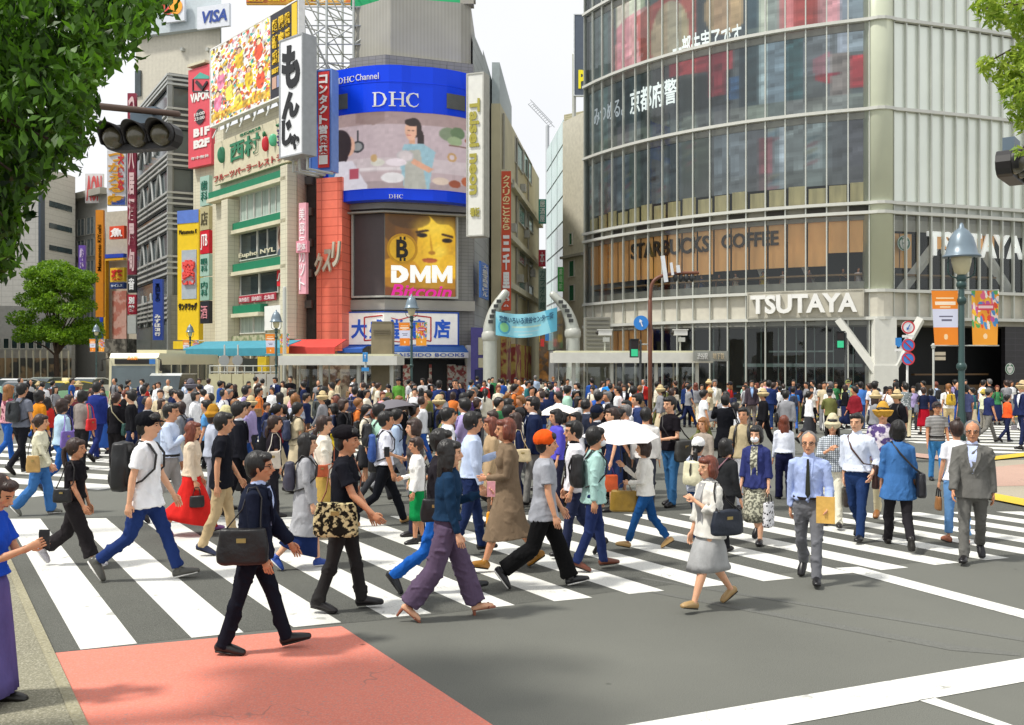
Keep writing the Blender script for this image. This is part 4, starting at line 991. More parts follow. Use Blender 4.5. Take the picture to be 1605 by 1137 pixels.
def roundel(F, px, py, r, label):
    c = F.at(F.u(px), F.z(px, py), -.15); s = empty('round_logo', c, 0, label, 'sign'); rr = r * c[1] / FPX; u = F.u(px); z = c[2]
    def disc(nm, R0, R1, c_, o):
        g = G(); n = 28
        for i in range(n):
            a0, a1 = 2 * math.pi * i / n, 2 * math.pi * (i + 1) / n
            P = [F.at(u + R_ * math.cos(a), z + R_ * math.sin(a), oo) for oo in (o, o + .03) for R_, a in ((R0, a0), (R1, a0), (R1, a1), (R0, a1))]
            g.add(P, [(0, 1, 2, 3), (7, 6, 5, 4), (1, 5, 6, 2), (0, 3, 7, 4)])
        sobj(g, nm, mat('logo', c_, .4, var=0), s)
    disc('disc', 0.001, rr, '1e6b46', -.05); disc('ring', rr * .93, rr, 'e9efe9', -.03)
    g = G()                                             # a crowned figure with wavy hair, in white
    def blob(pts): g.prism([F.at(u + x * rr, z + y * rr, -.02) for x, y in pts], F.at(u, z, .01) - F.at(u, z, -.02))
    blob([(-.22, .62), (-.3, .86), (-.1, .72), (0, .95), (.1, .72), (.3, .86), (.22, .62)])
    blob([(.2 * math.cos(a), .3 + .26 * math.sin(a)) for a in np.linspace(0, 6.0, 12)])
    for sgn in (-1, 1):
        for k in range(3): blob([(sgn * (.3 + .13 * k), .55 - .1 * k), (sgn * (.38 + .13 * k), .5 - .1 * k), (sgn * (.34 + .16 * k), -.1), (sgn * (.24 + .1 * k), -.75 + .1 * k), (sgn * (.18 + .1 * k), -.75 + .1 * k), (sgn * (.27 + .15 * k), -.1)])
    blob([(-.14, -.05), (.14, -.05), (.1, -.8), (-.1, -.8)])
    sobj(g, 'figure', wht, s)
roundel(QR, 1417, 380, 12, 'round green logo behind the upper side windows next to the corner column')
roundel(QR, 1583, 577, 9, 'small round green logo on the black ground floor wall')
# ---------------------------------------------------------------- corner tower with the video screen
tw = building('corner_tower', 'grey tiled corner building carrying the big curved blue screen over the bookstore', (-7, 68))
tp = [C(527, 62.6)] + bez(C(545, 61.7), C(603, 60.2), C(640, 60.9), 7) + bez(C(655, 61.0), C(700, 61.3), C(741, 63.2), 6)[1:]
TWF = Path(tp); wl = Path([C(550, 62.2), C(604, 61.4), C(742, 63.4)])
g = G(); prism(g, [C(548, 62.4), C(604, 61.6), C(742, 63.6), C(764, 82), C(560, 84)], .1, 22.3); sobj(g, 'wall', tile_g, tw)
g = G(); prism(g, [C(553, 64.4), C(612, 62.4), C(722, 63.4), C(738, 64), C(752, 78), C(560, 80)], 22.3, 26.3); sobj(g, 'roof_block', mat('ribbed_metal', 'a3a197', .5, kind='stripe', col2='9a988e', pscale=1.4, axis='X', var=.12, scale=.3), tw)
rt = Path([C(722, 63.6), C(740, 63.9), C(782, 82)])
g = G(); prism(g, [C(741, 63.9), C(757, 69), C(757, 90), C(735, 90)], .1, 24.6); prism(g, [C(757, 69.5), C(773, 78), C(773, 92), C(757, 92)], .1, 25.2); prism(g, [C(773.5, 78), C(783, 84), C(783, 95), C(773.5, 95)], .1, 25.0); sobj(g, 'side_wall', mat('side_concrete', 'b3b9b8', .7, kind='brick', col2='9aa09f', pscale=.35, var=.1, scale=.4), tw)
g = G(); wl.box(g, .05, wl.len - .05, 12.3, 12.65, .02, .5); wl.box(g, .05, wl.len, 5.85, 6.5, .02, .35); wl.box(g, 0, wl.len, 12.0, 12.1, .1, .9); sobj(g, 'ledge', conc, tw)
for x in (636, 656, 677, 697):
    g = G(); F_ = Path([C(600, 62.2), C(722, 63.3)]); F_.px(g, x - 3, x + 3, 101, 111, 0, .12); sobj(g, 'vent', dark, tw)
g = G(); g.box((-3.0, 64, 26.7), (.9, .9, .8)); g.box((-2.7, 64.5, 27.2), (.5, .5, 1.0)); sobj(g, 'rooftop_unit', conc, tw)
g = G(); Path([C(548, 62.2), C(604, 61.4), C(742, 63.4)]).px(g, 570, 602, 585, 612, .05, .1); wl.px(g, 628, 738, 562, 660, .05, .1, 680); sobj(g, 'shop_front', dark, tw)
g = G(); wl.px(g, 632, 645, 570, 655, .12, .4); wl.px(g, 700, 712, 570, 655, .12, .4); wl.px(g, 672, 676, 570, 655, .12, .3); wl.px(g, 712, 728, 572, 655, .12, .5); sobj(g, 'shop_display', mat('display', 'b9b4a6', .6, kind='blotch', col2='8a3f3a', pscale=4), tw)
g = G(); wl.px(g, 728, 741, 540, 655, .12, .7); sobj(g, 'pillar', wht, tw)
fix(tw)
# curved blue video screen
vs = empty('video_screen', TWF.at(TWF.len / 2, 12.5, .3), 0, 'huge curved video screen in a glossy blue frame, showing two women in a kitchen', 'video screen')
blue = mat('glossy_blue', '0a46f0', .35, spec=.25, var=.05, scale=.3)
z_b, z_t = 12.65, 21.05
zs0, zs1 = 13.35, 18.15
g = G(); L_ = TWF.len
TWF.box(g, 0, L_, z_b, zs0, .1, 1.0); TWF.box(g, 0, L_, zs1, z_t, .1, 1.0); TWF.box(g, 0, .42, zs0, zs1, .1, 1.0); TWF.box(g, L_ - .42, L_, zs0, zs1, .1, 1.0); TWF.box(g, 0, L_, 19.98, 20.02, 1.0, 1.02); TWF.box(g, 0, L_, 13.3, 13.34, 1.0, 1.03)
sobj(g, 'frame', blue, vs)
im = Img(190, 112, 'b3a0a2')
im.r(0, 0, 1, .16, '9e8785').r(0, .16, 1, .62, 'b7a5a9').p([(.22, 0), (.40, 0), (.40, .12), (.34, .17), (.22, .13)], '8d7571').r(.12, .6, 1, .78, 'c0b2b4').r(.25, .72, .6, .76, 'd3c9ca')
im.r(.0, .9, 1, 1, '9d8c8e').e(.78, .25, .06, .09, '77846a').e(.84, .22, .05, .08, '5f7454').e(.82, .33, .05, .06, '8fa07a').e(.95, .30, .06, .05, '8c5a45').e(.97, .22, .03, .07, '8d7aa0').r(.78, .38, 1, .40, '7a6055')
im.e(.80, .55, .03, .06, 'b58f60').e(.80, .55, .018, .035, 'c8b8ba').e(.235, .44, .045, .075, '2e2f31').e(.235, .44, .034, .055, '8b8c8c').r(.23, .22, .242, .38, '2f3132')
im.e(.172, .42, .045, .13, 'd0a28c').e(.11, .40, .082, .21, '2b2023').e(.10, .54, .07, .12, '2b2023').p([(0, .68), (.08, .60), (.2, .62), (.30, .95), (.3, 1), (0, 1)], 'cdc8d0').p([(0, .55), (.08, .58), (.1, .68), (.02, .92), (0, .92)], '3c6ea0').r(.02, .8, .09, .82, '335f90')
im.r(.53, .3, .57, .44, 'cf9a7c').e(.56, .20, .05, .13, '2a1d1c').e(.605, .36, .022, .14, '2a1d1c').e(.543, .235, .038, .13, 'dba98d').e(.55, .13, .046, .05, '2a1d1c').p([(.5, .42), (.62, .40), (.70, .5), (.68, .7), (.66, 1), (.5, 1), (.47, .6)], '8fb2bd').p([(.51, .50), (.6, .48), (.645, 1), (.50, 1)], 'aaa99f').p([(.56, .60), (.69, .73), (.66, .78), (.54, .66)], 'd39c80').e(.51, .57, .05, .075, 'b9b3b4').e(.51, .57, .04, .062, 'cabfbf')
im.e(.46, .66, .055, .05, 'd9cdd2').e(.44, .86, .06, .07, 'd7d3d3').e(.36, .66, .04, .05, 'c9c6ba').e(.34, .60, .02, .05, 'b79668').r(.18, .72, .24, .86, 'a84a5a').e(.82, .9, .04, .05, '8f4a33').e(.90, .85, .035, .06, 'a85a3a').e(.73, .88, .05, .05, 'cdb9a8')
im.e(.527, .235, .008, .006, '3a2624').e(.555, .235, .008, .006, '3a2624').e(.53, .30, .012, .006, 'b0555a')
picture(soften(im.a, 1, .018), lambda s_, t: TWF.at(.42 + (L_ - .84) * s_, zs0 + (zs1 - zs0) * t, .92), vs, 'screen', 1.0)
for x0, x1 in ((541, 560), (690, 714)):
    g = G(); TWF.px(g, x0, x1, 153, 176, 1.0, 1.06); sobj(g, 'panel_vent', mat('vent', '6c6f6c', .6, kind='stripe', col2='4d504e', pscale=6), vs)
# serif letters drawn as shapes
SER = {'D': [[(0, 0), (.45, 0), (.7, .12), (.85, .5), (.7, .88), (.45, 1), (0, 1), (0, .95), (.1, .93), (.1, .07), (0, .05)], [(.24, .06), (.24, .94), (.42, .94), (.6, .82), (.70, .5), (.6, .18), (.42, .06)]],
       'H': [[(0, 0), (.36, 0), (.36, .05), (.26, .07), (.26, .48), (.66, .48), (.66, .07), (.56, .05), (.56, 0), (.92, 0), (.92, .05), (.80, .07), (.80, .93), (.92, .95), (.92, 1), (.56, 1), (.56, .95), (.66, .93), (.66, .54), (.26, .54), (.26, .93), (.36, .95), (.36, 1), (0, 1), (0, .95), (.12, .93), (.12, .07), (0, .05)]],
       'C': [[(.84, .68), (.80, .68), (.72, .86), (.5, .95), (.28, .84), (.17, .5), (.28, .17), (.52, .06), (.74, .14), (.84, .28), (.86, .25), (.74, .07), (.5, -.01), (.2, .08), (0, .36), (0, .66), (.2, .93), (.48, 1.01), (.68, .97), (.82, .99)]]}
def serif(F, root, word, x0, x1, yt, yb, out, m, kern=.08):
    at = (x0 + x1) / 2; a, b, z0, z1 = F.u(x0), F.u(x1), F.z(at, yb), F.z(at, yt); tot = len(word) * .88 + kern * (len(word) - 1); k = (b - a) / tot; g = G(); u = a
    for ch in word:
        loops = SER[ch]
        c = bpy.data.curves.new('s', 'CURVE'); c.dimensions = '2D'; c.fill_mode = 'BOTH'; c.extrude = .02
        for lp in loops:
            sp = c.splines.new('POLY'); sp.points.add(len(lp) - 1); sp.use_cyclic_u = True
            for i, (x, y) in enumerate(lp): sp.points[i].co = (x, y, 0, 1)
        o = bpy.data.objects.new('s', c); m_ = evaluate(o)
        P = [F.at(u + v.co.x * k, z0 + v.co.y * (z1 - z0), out + .02 + v.co.z) for v in m_.vertices]; g.add(P, [tuple(p.vertices) for p in m_.polygons]); bpy.data.objects.remove(o); u += (.88 + kern) * k
    sobj(g, 'lettering', m, root)
serif(TWF, vs, 'DHC', 593, 652, 150, 172, 1.0, wht)
serif(TWF, vs, 'DHC', 613, 629, 308, 314, 1.02, wht)
serif(TWF, vs, 'DHC', 548, 569, 126, 135, 1.0, wht)
wtext(TWF, vs, 'Channel', 571, 601, 121, 131, wht, None, out=1.02, thick=.03)
# advertisement display below
ad = empty('advertising_screen', wl.at(wl.len / 2, 6.7, .3), 0, 'large advertising screen with a yellow portrait poster and a dark left panel', 'advertisement')
za, zb_ = 6.75, 12.0
uB = wl.L[1]; uE = wl.u(713)
g = G(); wl.box(g, wl.u(556), uE + .12, za - .12, za, .1, .5); wl.box(g, wl.u(556), uE + .12, zb_, zb_ + .12, .1, .5); wl.box(g, wl.u(556) , wl.u(556) + .1, za, zb_, .1, .5); wl.box(g, uE, uE + .12, za, zb_, .1, .5); wl.box(g, wl.u(556), uE, za + .01, zb_ - .01, .1, .3); sobj(g, 'frame', steel, ad)
g = G(); wl.box(g, wl.u(556) + .12, uB - .02, za + .02, zb_ - .02, .31, .34); sobj(g, 'dark_panel', mat('dark_screen', '4a4142', .5, var=.06), ad)
im = Img(120, 150, 'e0a912')
im.r(0, 0, .12, 1, '8a5b10').e(.55, .1, .62, .40, '5c3a10').e(.66, .42, .36, .52, 'e8b921').e(.70, .46, .30, .46, 'f0c22c').e(.30, .2, .16, .4, '6b4210').e(.34, .05, .3, .12, '4b3010').p([(.62, .0), (1, 0), (1, .16), (.9, .1), (.75, .1)], '3c270f')
im.e(.93, .48, .10, .36, 'c8921a', 0, 1.2, .7).e(.48, .5, .10, .3, 'd09a18', 0, 1.2, .6).e(.72, .14, .26, .1, 'f6d24a', 0, 1.2, .6).e(.78, .44, .09, .07, 'f6d24a', 0, 1.2, .8).e(.60, .74, .12, .06, 'f2cc40', 0, 1, .7)
im.e(.52, .245, .075, .028, '2a1a0e').e(.52, .25, .03, .02, '0f0a08').e(.88, .30, .075, .028, '2a1a0e').e(.88, .305, .03, .02, '0f0a08').p([(.42, .2), (.60, .17), (.62, .19), (.44, .23)], '3b240c').p([(.80, .21), (.97, .24), (.97, .27), (.8, .235)], '3b240c').e(.66, .46, .05, .025, 'b07812').p([(.63, .2), (.68, .44), (.64, .44)], 'c8921a').e(.63, .55, .11, .022, '9c4a22').e(.63, .565, .10, .02, 'b85d2c').e(.93, .62, .16, .14, 'e9b522', 30).e(.20, .72, .3, .2, 'c98d10').r(0, .78, 1, 1, '8f5a10', .55).r(0, .9, 1, 1, '5b1a2a', .4)
picture(soften(im.a, 2, .02, 2), lambda s_, t: wl.at(uB + .02 + (uE - uB - .06) * s_, za + .02 + (zb_ - za - .04) * t, .34), ad, 'poster', .95)
def disc_on(F, root, px, py, r, o, c_, nm, th=.03, r0=0):
    u, z = F.u(px), F.z(px, py); rr = r * F.at(u)[1] / FPX; g = G(); n = 32; 
    pts = [F.at(u + rr * math.cos(2 * math.pi * i / n), z + rr * math.sin(2 * math.pi * i / n), o) for i in range(n)]; g.prism(pts, F.at(u, z, o + th) - F.at(u, z, o)); sobj(g, nm, mat('disc', c_, .4, var=.1, emit=.25), root)
disc_on(wl, ad, 631, 390, 24, .36, 'b8860c', 'coin'); disc_on(wl, ad, 631, 390, 20, .39, 'd9a81c', 'coin_face')
blk = mat('black_print', '1a140c', .5, var=0)
wtext(wl, ad, 'B', 622, 640, 376, 404, blk, None, out=.43, bold=.03); g = G()
for x in (627, 633):
    for y0 in ((371, 376), (404, 409)): wl.px(g, x, x + 3, y0[0], y0[1], .43, .46)
sobj(g, 'coin_mark', blk, ad)
g = G()
def block(pts, x0, x1, yt, yb, o=.42):
    a, b, z0, z1 = wl.u(x0), wl.u(x1), wl.z((x0 + x1) / 2, yb), wl.z((x0 + x1) / 2, yt); g.prism([wl.at(a + (b - a) * x, z0 + (z1 - z0) * y, o) for x, y in pts][::-1], wl.at(a, z0, o + .03) - wl.at(a, z0, o))
MM = [(0, 0), (.24, 0), (.24, .52), (.44, .06), (.56, .06), (.76, .52), (.76, 0), (1, 0), (1, 1), (.76, 1), (.5, .46), (.24, 1), (0, 1)]
block(MM, 643, 674, 416, 443); block(MM, 676, 707, 416, 443)
block([(0, 0), (.55, 0), (.9, .2), (1, .5), (.9, .8), (.55, 1), (0, 1), (0, .72), (.42, .72), (.6, .5), (.42, .28), (.3, .28), (.3, .7), (0, .7)], 614, 641, 416, 443)
sobj(g, 'lettering', mat('white_print', 'f2f2ee', .5, var=0, emit=.5), ad)
wtext(wl, ad, 'Bitcoin', 613, 706, 446, 467, mat('pink_print', 'e0219a', .5, var=0, emit=.4), None, out=.40, bold=.02, shear=.25)
# bookstore sign and awnings
s = sign('white bookstore board with big blue characters and a red open book outline', wl, 551, 714, 490, 539, 'e6e4dc', at=640, out=.36, thick=.25, rim='1c4fb0', name='shop_sign', emit=.25)
bl_ = mat('blue_print', '1c57c4', .5, var=0, emit=.15)
for ch, x0, x1 in (('大', 557, 580), ('盛', 583, 605), ('堂', 612, 634), ('書', 645, 668), ('店', 678, 703)): wtext(wl, s, ch, x0, x1, 500, 530, bl_, None, out=.62, bold=.03, name='character')
g = G()
def seg_on(F, g, pts, wd, o):
    for (xa, ya), (xb, yb) in zip(pts, pts[1:]):
        pa_, pb_ = F.at(F.u(xa), F.z(xa, ya), o), F.at(F.u(xb), F.z(xb, yb), o); g.loft([pa_, pb_], [wd, wd], seg=4, cap=False)
seg_on(wl, g, [(576, 497), (600, 494), (626, 501), (650, 494), (674, 497), (674, 534), (650, 530), (626, 535), (600, 531), (576, 533), (576, 497)], .045, .63); sobj(g, 'book_outline', mat('red_print', 'd23a34', .5, var=0), s)
def awning(F, x0, x1, yt, yb, c_, label, at=None, d_=1.3, o=.4, txt=None, tcol='ffffff'):
    at = (x0 + x1) / 2 if at is None else at; a, b, z0, z1 = F.u(x0), F.u(x1), F.z(at, yb), F.z(at, yt)
    r_ = empty('awning', F.at((a + b) / 2, z0, o), 0, label, 'awning'); g = G(); m = z0 + (z1 - z0) * .45; n = max(2, int((b - a) / 1.2))
    P = [F.at(a, z1, o), F.at(b, z1, o), F.at(b, m, o + d_), F.at(a, m, o + d_)]; g.prism(P, (0, 0, .05)); sobj(g, 'canvas', mat('awning', c_, .7, var=.08), r_)
    g = G(); F.box(g, a, b, z0, m, o + d_ - .06, o + d_); sobj(g, 'valance', mat('awning', c_, .7, var=.08) if not txt else mat('valance', 'e4e4e0', .6), r_)
    if txt: wtext(F, r_, txt, x0 + 6, x1 - 6, yt + (yb - yt) * .62, yb - 2, mat('print', tcol, .5, var=0), None, at=at, out=o + d_ + .01)
    return r_
awning(wl, 612, 724, 541, 560, '2f62a8', 'blue awning over the bookstore entrance', txt='TAISEIDO BOOKS', tcol='1c4fb0')
awning(wl, 549, 580, 541, 552, '2f62b8', 'short blue awning at the left end of the bookstore')
# ---------------------------------------------------------------- red building and the narrow gap beside it
redm = mat('red_panels', 'f27a60', .5, kind='brick', col2='cc5640', pscale=.45, var=.05)
RF = Path([C(494, 61), C(551, 60.4)]); RS = Path([C(551, 60.4), C(561, 63)])
rb = building('red_building', 'tall narrow building clad in orange red panels left of the advertising screen', (-11, 64))
g = G(); prism(g, [C(496, 61), C(536, 60.4), C(551, 62), C(553, 72), C(497, 72)], 3.2, 14.2); sobj(g, 'wall', redm, rb)
g = G(); prism(g, [C(472, 62.5), C(495, 62.2), C(495, 73), C(472, 73)], .1, 19.5); sobj(g, 'recess', mat('dark_wall', '4a4744', .7, var=.2), rb)
g = G(); prism(g, [C(497, 62), C(548, 61.5), C(552, 72), C(497, 72)], .1, 3.2); sobj(g, 'shop_front', mat('shop', '8c6f5e', .6, var=.3, kind='blotch', col2='c9b79c', pscale=1.5), rb)
g = G(); 
for z in (6, 8, 10, 12, 14, 16): Path([C(472, 62.4), C(495, 62.1)]).box(g, .1, .9, z, z + .5, .02, .3)
sobj(g, 'balcony', mat('bal', '6a6965', .6), rb)
fix(rb)
RF2 = Path([C(496, 61), C(536, 60.4)])
s = empty('wall_lettering', RF2.at(1, 9, .1), 0, 'silver slanted characters on the orange red wall', 'sign')
slv = mat('silver_letters', 'c9c4ae', .3, metal=.4, var=.05)
for ch, x0, x1, y0, y1 in (('ク', 497, 509, 396, 432), ('ス', 509, 523, 390, 426), ('リ', 523, 537, 378, 418)): wtext(RF2, s, ch, x0, x1, y0, y1, slv, None, out=.15, bold=.04, thick=.2, shear=.2, name='character')
awning(Path([C(470, 60.5), C(548, 59.5)]), 468, 548, 532, 556, 'd2453c', 'red awning under the orange red wall', d_=1.6)
PS = Path([C(472, 60.2), C(490, 59.8)])
s = sign('tall thin pink vertical sign beside the orange red wall', PS, 474, 485, 318, 460, 'e8a8b4', out=.1, name='vertical_sign'); wtext(PS, s, '美容室カット', 475.5, 483.5, 325, 455, mat('pk', 'f8f0f2', .5, var=0), None, out=.36, vert=True)
s = sign('pink cross board on the vertical sign stack beside the red wall', PS, 474, 491, 378, 396, 'df8f9f', out=.36, name='sign_board'); wtext(PS, s, '整体', 476, 489, 381, 393, mat('pk', 'f8f0f2', .5, var=0), None, out=.62)
# ---------------------------------------------------------------- building with green bands
GF = Path([C(337, 69.6), C(466, 60.4)])
gb = building('green_band_building', 'cream tiled building with green bands between its window rows', (-17, 70))
g = G(); prism(g, [C(337, 69.6), C(466, 60.4), (C(466, 60.4)[0] + 1.0, 74), (C(337, 69.6)[0] + 5, 84)], .1, 19.2); sobj(g, 'wall', tile_c, gb)
ymid = 420
grn = mat('green_band', '1b7a58', .5, var=.06)
def band(x0, x1, yl, th, at):
    g = G(); GF.px(g, x0, x1, yl, yl + th, .05, .55, at); sobj(g, 'green_band', grn, gb); g = G(); GF.px(g, x0, x1, yl + th, yl + th + 6, .05, .7, at); sobj(g, 'cream_ledge', cream, gb)
for x0, x1, y, th in ((338, 463, 277, 12), (364, 463, 340, 12), (364, 463, 407, 13), (363, 420, 475, 13)): band(x0, x1, y, th, 420)
g = G(); GF.px(g, 366, 376, 300, 540, .05, .9, 420); GF.px(g, 455, 466, 260, 530, .05, .7, 460); sobj(g, 'pilaster', tile_c, gb)
window(GF, gb, 379, 400, 296, 336, 420, glassl, nx=2); window(GF, gb, 401, 424, 296, 336, 420, glassl, nx=2); window(GF, gb, 425, 454, 296, 336, 420, glassl, nx=3)
window(GF, gb, 379, 405, 358, 400, 420, nx=1); window(GF, gb, 406, 437, 358, 400, 420, nx=2)
window(GF, gb, 379, 408, 426, 458, 420, nx=1); window(GF, gb, 409, 438, 426, 458, 420, nx=1)
window(GF, gb, 379, 399, 493, 520, 400, glassl, nx=1); window(GF, gb, 400, 418, 493, 520, 400, glassl, nx=1)
g = G(); GF.px(g, 421, 454, 478, 516, .1, .3, 436); sobj(g, 'white_panel', wht, gb)
g = G(); GF.px(g, 342, 465, 552, 640, .05, .1, 420); sobj(g, 'shop_front', mat('shop2', '9b8f76', .5, kind='blotch', col2='4b4238', pscale=1.2), gb)
g = G()
for k in range(5): GF.px(g, 350 + 24 * k, 352 + 24 * k, 552, 640, .12, .3, 420)
sobj(g, 'shop_pillar', cream, gb)
g = G(); GF.px(g, 375, 455, 524, 534, .1, .6, 420); sobj(g, 'planter', mat('planter', '7f8a66', .8, kind='blotch', col2='a9a98a', pscale=3), gb)
fix(gb)
s = sign('round faced portrait poster in the hair salon window', GF, 439, 454, 350, 398, 'b9a99c', 446, .12, .05, name='poster'); im = Img(30, 60, 'c0aca0'); im.e(.5, .45, .45, .42, '6a4a3a').e(.5, .42, .26, .26, 'dcb59c').e(.5, .95, .5, .2, '55606a').e(.4, .4, .05, .02, '2a1c18').e(.62, .4, .05, .02, '2a1c18').e(.52, .55, .07, .02, 'b0605a'); picture(im.a, on(GF, 439, 454, 350, 398, .18, 446), s, 'print')
s = empty('window_lettering', GF.at(GF.u(405), 9, .2), 0, 'cream spaced letters of the hair salon along its window', 'sign'); wtext(GF, s, 'Eupho NYL', 379, 436, 389, 398, cream, None, at=420, out=.2, bold=.02)
s = sign('red travel agency board with a white slanted word', GF, 440, 455, 418, 447, 'cf2430', 447, .15, .12, name='sign_board'); wtext(GF, s, 'JTB', 441, 454, 427, 439, wht, None, at=447, out=.28, bold=.04, shear=.3)
for i, (a, b, tx) in enumerate(((379, 398, '海外旅行'), (399, 417, '国内旅行'), (418, 437, '北海道'))):
    s = sign('%s of three dark red strips with white characters under the travel agency window' % ('leftmost', 'middle one', 'rightmost')[i], GF, a, b, 459, 471, 'a32a3c', 420, .15, .08, name='window_sign'); wtext(GF, s, tx, a + 1.5, b - 1.5, 462, 469, mat('pale', 'f0d9dc', .5, var=0), None, at=420, out=.24)
awning(Path([C(300, 64), C(480, 58.5)]), 330, 480, 534, 557, '3d8da0', 'long teal awning over the fruit shop front', at=420, d_=1.8)
# fruit parlour sign field
FS = Path([C(337, 69.3), C(466, 60.1)])
s = sign('cream fascia with green characters, fruit pictures and a red line of small characters', FS, 342, 464, 190, 262, mat('cream_fascia', 'cdc6aa', .6, var=.08), 430, .1, .2, name='shop_sign')
gd = mat('green_letters', '2c7a57', .5, var=.1)
wtext(FS, s, '西村', 368, 415, 212, 244, gd, None, at=400, out=.34, bold=.03, name='character'); wtext(FS, s, 'FRUITS PARLOUR', 384, 416, 204, 209, gd, None, at=400, out=.34)
wtext(FS, s, 'フルーツパーラーレストラン', 343, 460, 253, 264, mat('redl', 'a8433c', .5, var=.1), None, at=410, out=.34, bold=.02)
def lump(root, F, px, py, rx, ry, c_, nm, o=.45, at=None):
    u, z = F.u(px), F.z(px, py); k = F.at(u)[1] / FPX; g = G(); g.ell(F.at(u, z, o), (rx * k, .12, ry * k), 16, 10); return sobj(g, nm, mat('fruit', c_, .4, var=.1), root, True)
g = G(); gx = lump(s, FS, 357, 243, 7, 13, '2c7a57', 'tree_emblem')
lump(s, FS, 426, 226, 6, 12, 'c9202c', 'strawberry'); lump(s, FS, 424, 211, 3, 5, '1f6b3c', 'strawberry_leaf'); lump(s, FS, 438, 220, 7, 10, '57b98a', 'melon')
g = G(); 
for r_ in range(6):
    for c__ in range(4 - abs(r_ - 2) // 2): u, z = FS.u(446 + c__ * 3.4 + (r_ % 2) * 1.5), FS.z(450, 204 + r_ * 4.6); g.ell(FS.at(u, z, .46), (.09, .09, .09), 8, 6)
sobj(g, 'grapes', mat('grape', '5a4078', .35), s, True); lump(s, FS, 448, 197, 6, 3, '1f6b3c', 'grape_leaf')
# big billboard on its roof
BB = Path([C(338, 68.6), C(479, 58.8)])
s = sign('wide rooftop billboard with a bright crowd of performers and a black and yellow album panel', BB, 341, 479, 30, 160, 'f0efe8', 430, .1, .4, rim='e8e8e4', name='billboard')
im = Img(130, 140, 'f2efe6'); rr_ = random.Random(5)
for i in range(800): im.e(rr_.random(), rr_.random() ** .8, rr_.uniform(.006, .028), rr_.uniform(.008, .035), rr_.choice(['f2cf2a', 'e8b81c', 'f6e05a', 'e05040', 'd8702a', 'e89ab0', 'ffffff', '6a4a2c', 'f2d23a', 'b87a2a', '3fa8a0', 'c85a3a']), rr_.uniform(0, 90))
for i, (x, y) in enumerate(((.5, .2), (.18, .35), (.82, .22), (.33, .55), (.66, .5), (.12, .62), (.85, .58), (.48, .72))):
    im.e(x, y + .12, .07, .11, ('f0c020', 'e87a9a', 'e8502a', 'f6e05a')[i % 4]); im.e(x, y, .045, .045, '4a2c1c').e(x, y + .01, .033, .036, 'e8bb98')
im.r(0, .86, 1, .95, 'e0a818', .7)
picture(soften(im.a, 0, .15, 3), on(BB, 342, 435, 30, 160, .52, 430), s, 'performers_print')
g = G(); BB.px(g, 436, 478, 30, 160, .5, .53, 430); sobj(g, 'black_panel', mat('navy_print', '24242e', .5, var=0), s)
yl = mat('yellow_print', 'e8c21c', .5, var=0)
for r_, row in enumerate(('超電撃', '新空愛', '感謝⑲')):
    for c__, ch in enumerate(row): wtext(BB, s, ch, 439 + c__ * 10, 447.5 + c__ * 10, 40 + r_ * 24, 61 + r_ * 24, yl, None, at=430, out=.54, bold=.05, name='character')
wtext(BB, s, 'BEST ALBUM', 439, 467, 115, 123, yl, None, at=430, out=.54, bold=.04)
for k in range(4): g = G(); BB.px(g, 439 + k * 7.4, 445.5 + k * 7.4, 128, 146, .53, .56, 430); sobj(g, 'small_photo', mat('ph', ('c9a08a', '8a94b8', 'c8a4c0', 'd8a060')[k], .5), s)
g = G(); BB.px(g, 470, 478, 32, 110, .53, .56, 430); sobj(g, 'yellow_strip', yl, s)
g = G()
for k in range(7):
    u = BB.u(345 + k * 21); g.loft([BB.at(u, 19.2, -.4), BB.at(u, 24.6, -.2)], [.09, .09], seg=5); g.loft([BB.at(u, 19.3, -3), BB.at(u, 24, -.2)], [.07, .07], seg=5); g.loft([BB.at(u, 19.1, .2), BB.at(u + .6, 18.2, .8)], [.06, .06], seg=5)
sobj(g, 'support', steel, s)
# scaffold tower of steel behind with another long billboard on top
s = empty('steel_scaffold', (-11, 68, 19.3), 0, 'white steel lattice on the roofs between the billboard and the concrete tower', 'scaffold'); g = G(); sr = random.Random(3)
for X_ in (-14.2, -12.4, -10.6, -8.8):
    for Y_ in (64, 70): g.loft([(X_, Y_, 19.3), (X_, Y_, 29.5)], [.09, .09], seg=5)
for z in np.arange(20, 29.6, 1.25):
    for Y_ in (64, 70): g.loft([(-14.4, Y_, z), (-8.6, Y_, z)], [.055, .055], seg=4)
    for X_ in (-14.2, -12.4, -10.6): g.loft([(X_, 64, z), (X_ + 1.8, 64 if z % 2 > 1 else 70, z + 1.25)], [.05, .05], seg=4); g.loft([(X_, 70, z + 1.2), (X_ + 1.8, 70, z)], [.05, .05], seg=4); g.loft([(X_, 64, z), (X_, 70, z)], [.05, .05], seg=4)
sobj(g, 'lattice', mat('galvanised', 'b9bdba', .4, metal=.3), s)
UB = Path([C(388, 74), C(550, 74)])
s = sign('orange photo strip billboard cut by the top edge of the view', UB, 388, 551, -40, 8, 'e0a83c', out=.1, name='billboard'); im = Img(120, 30, 'e2a53a')
for i in range(90): im.e(rr_.random(), rr_.random(), .03, .12, rr_.choice(['b86a2a', 'f2d28a', '7a4a2a', 'f0b040', 'f6ead0', 'd8702a']), rr_.uniform(0, 90))
picture(im.a, on(UB, 388, 551, -40, 6, .37), s, 'print'); wtext(UB, s, '2019 BEST STUDIO', 392, 500, -16, 4, yl, None, out=.4, bold=.03)
GB_ = Path([C(552, 66), C(724, 66)])
s = sign('plain bright green rooftop billboard above the concrete tower', GB_, 553, 724, -60, 12, '18a86a', out=.1, name='billboard', rim='1a9660'); g = G()
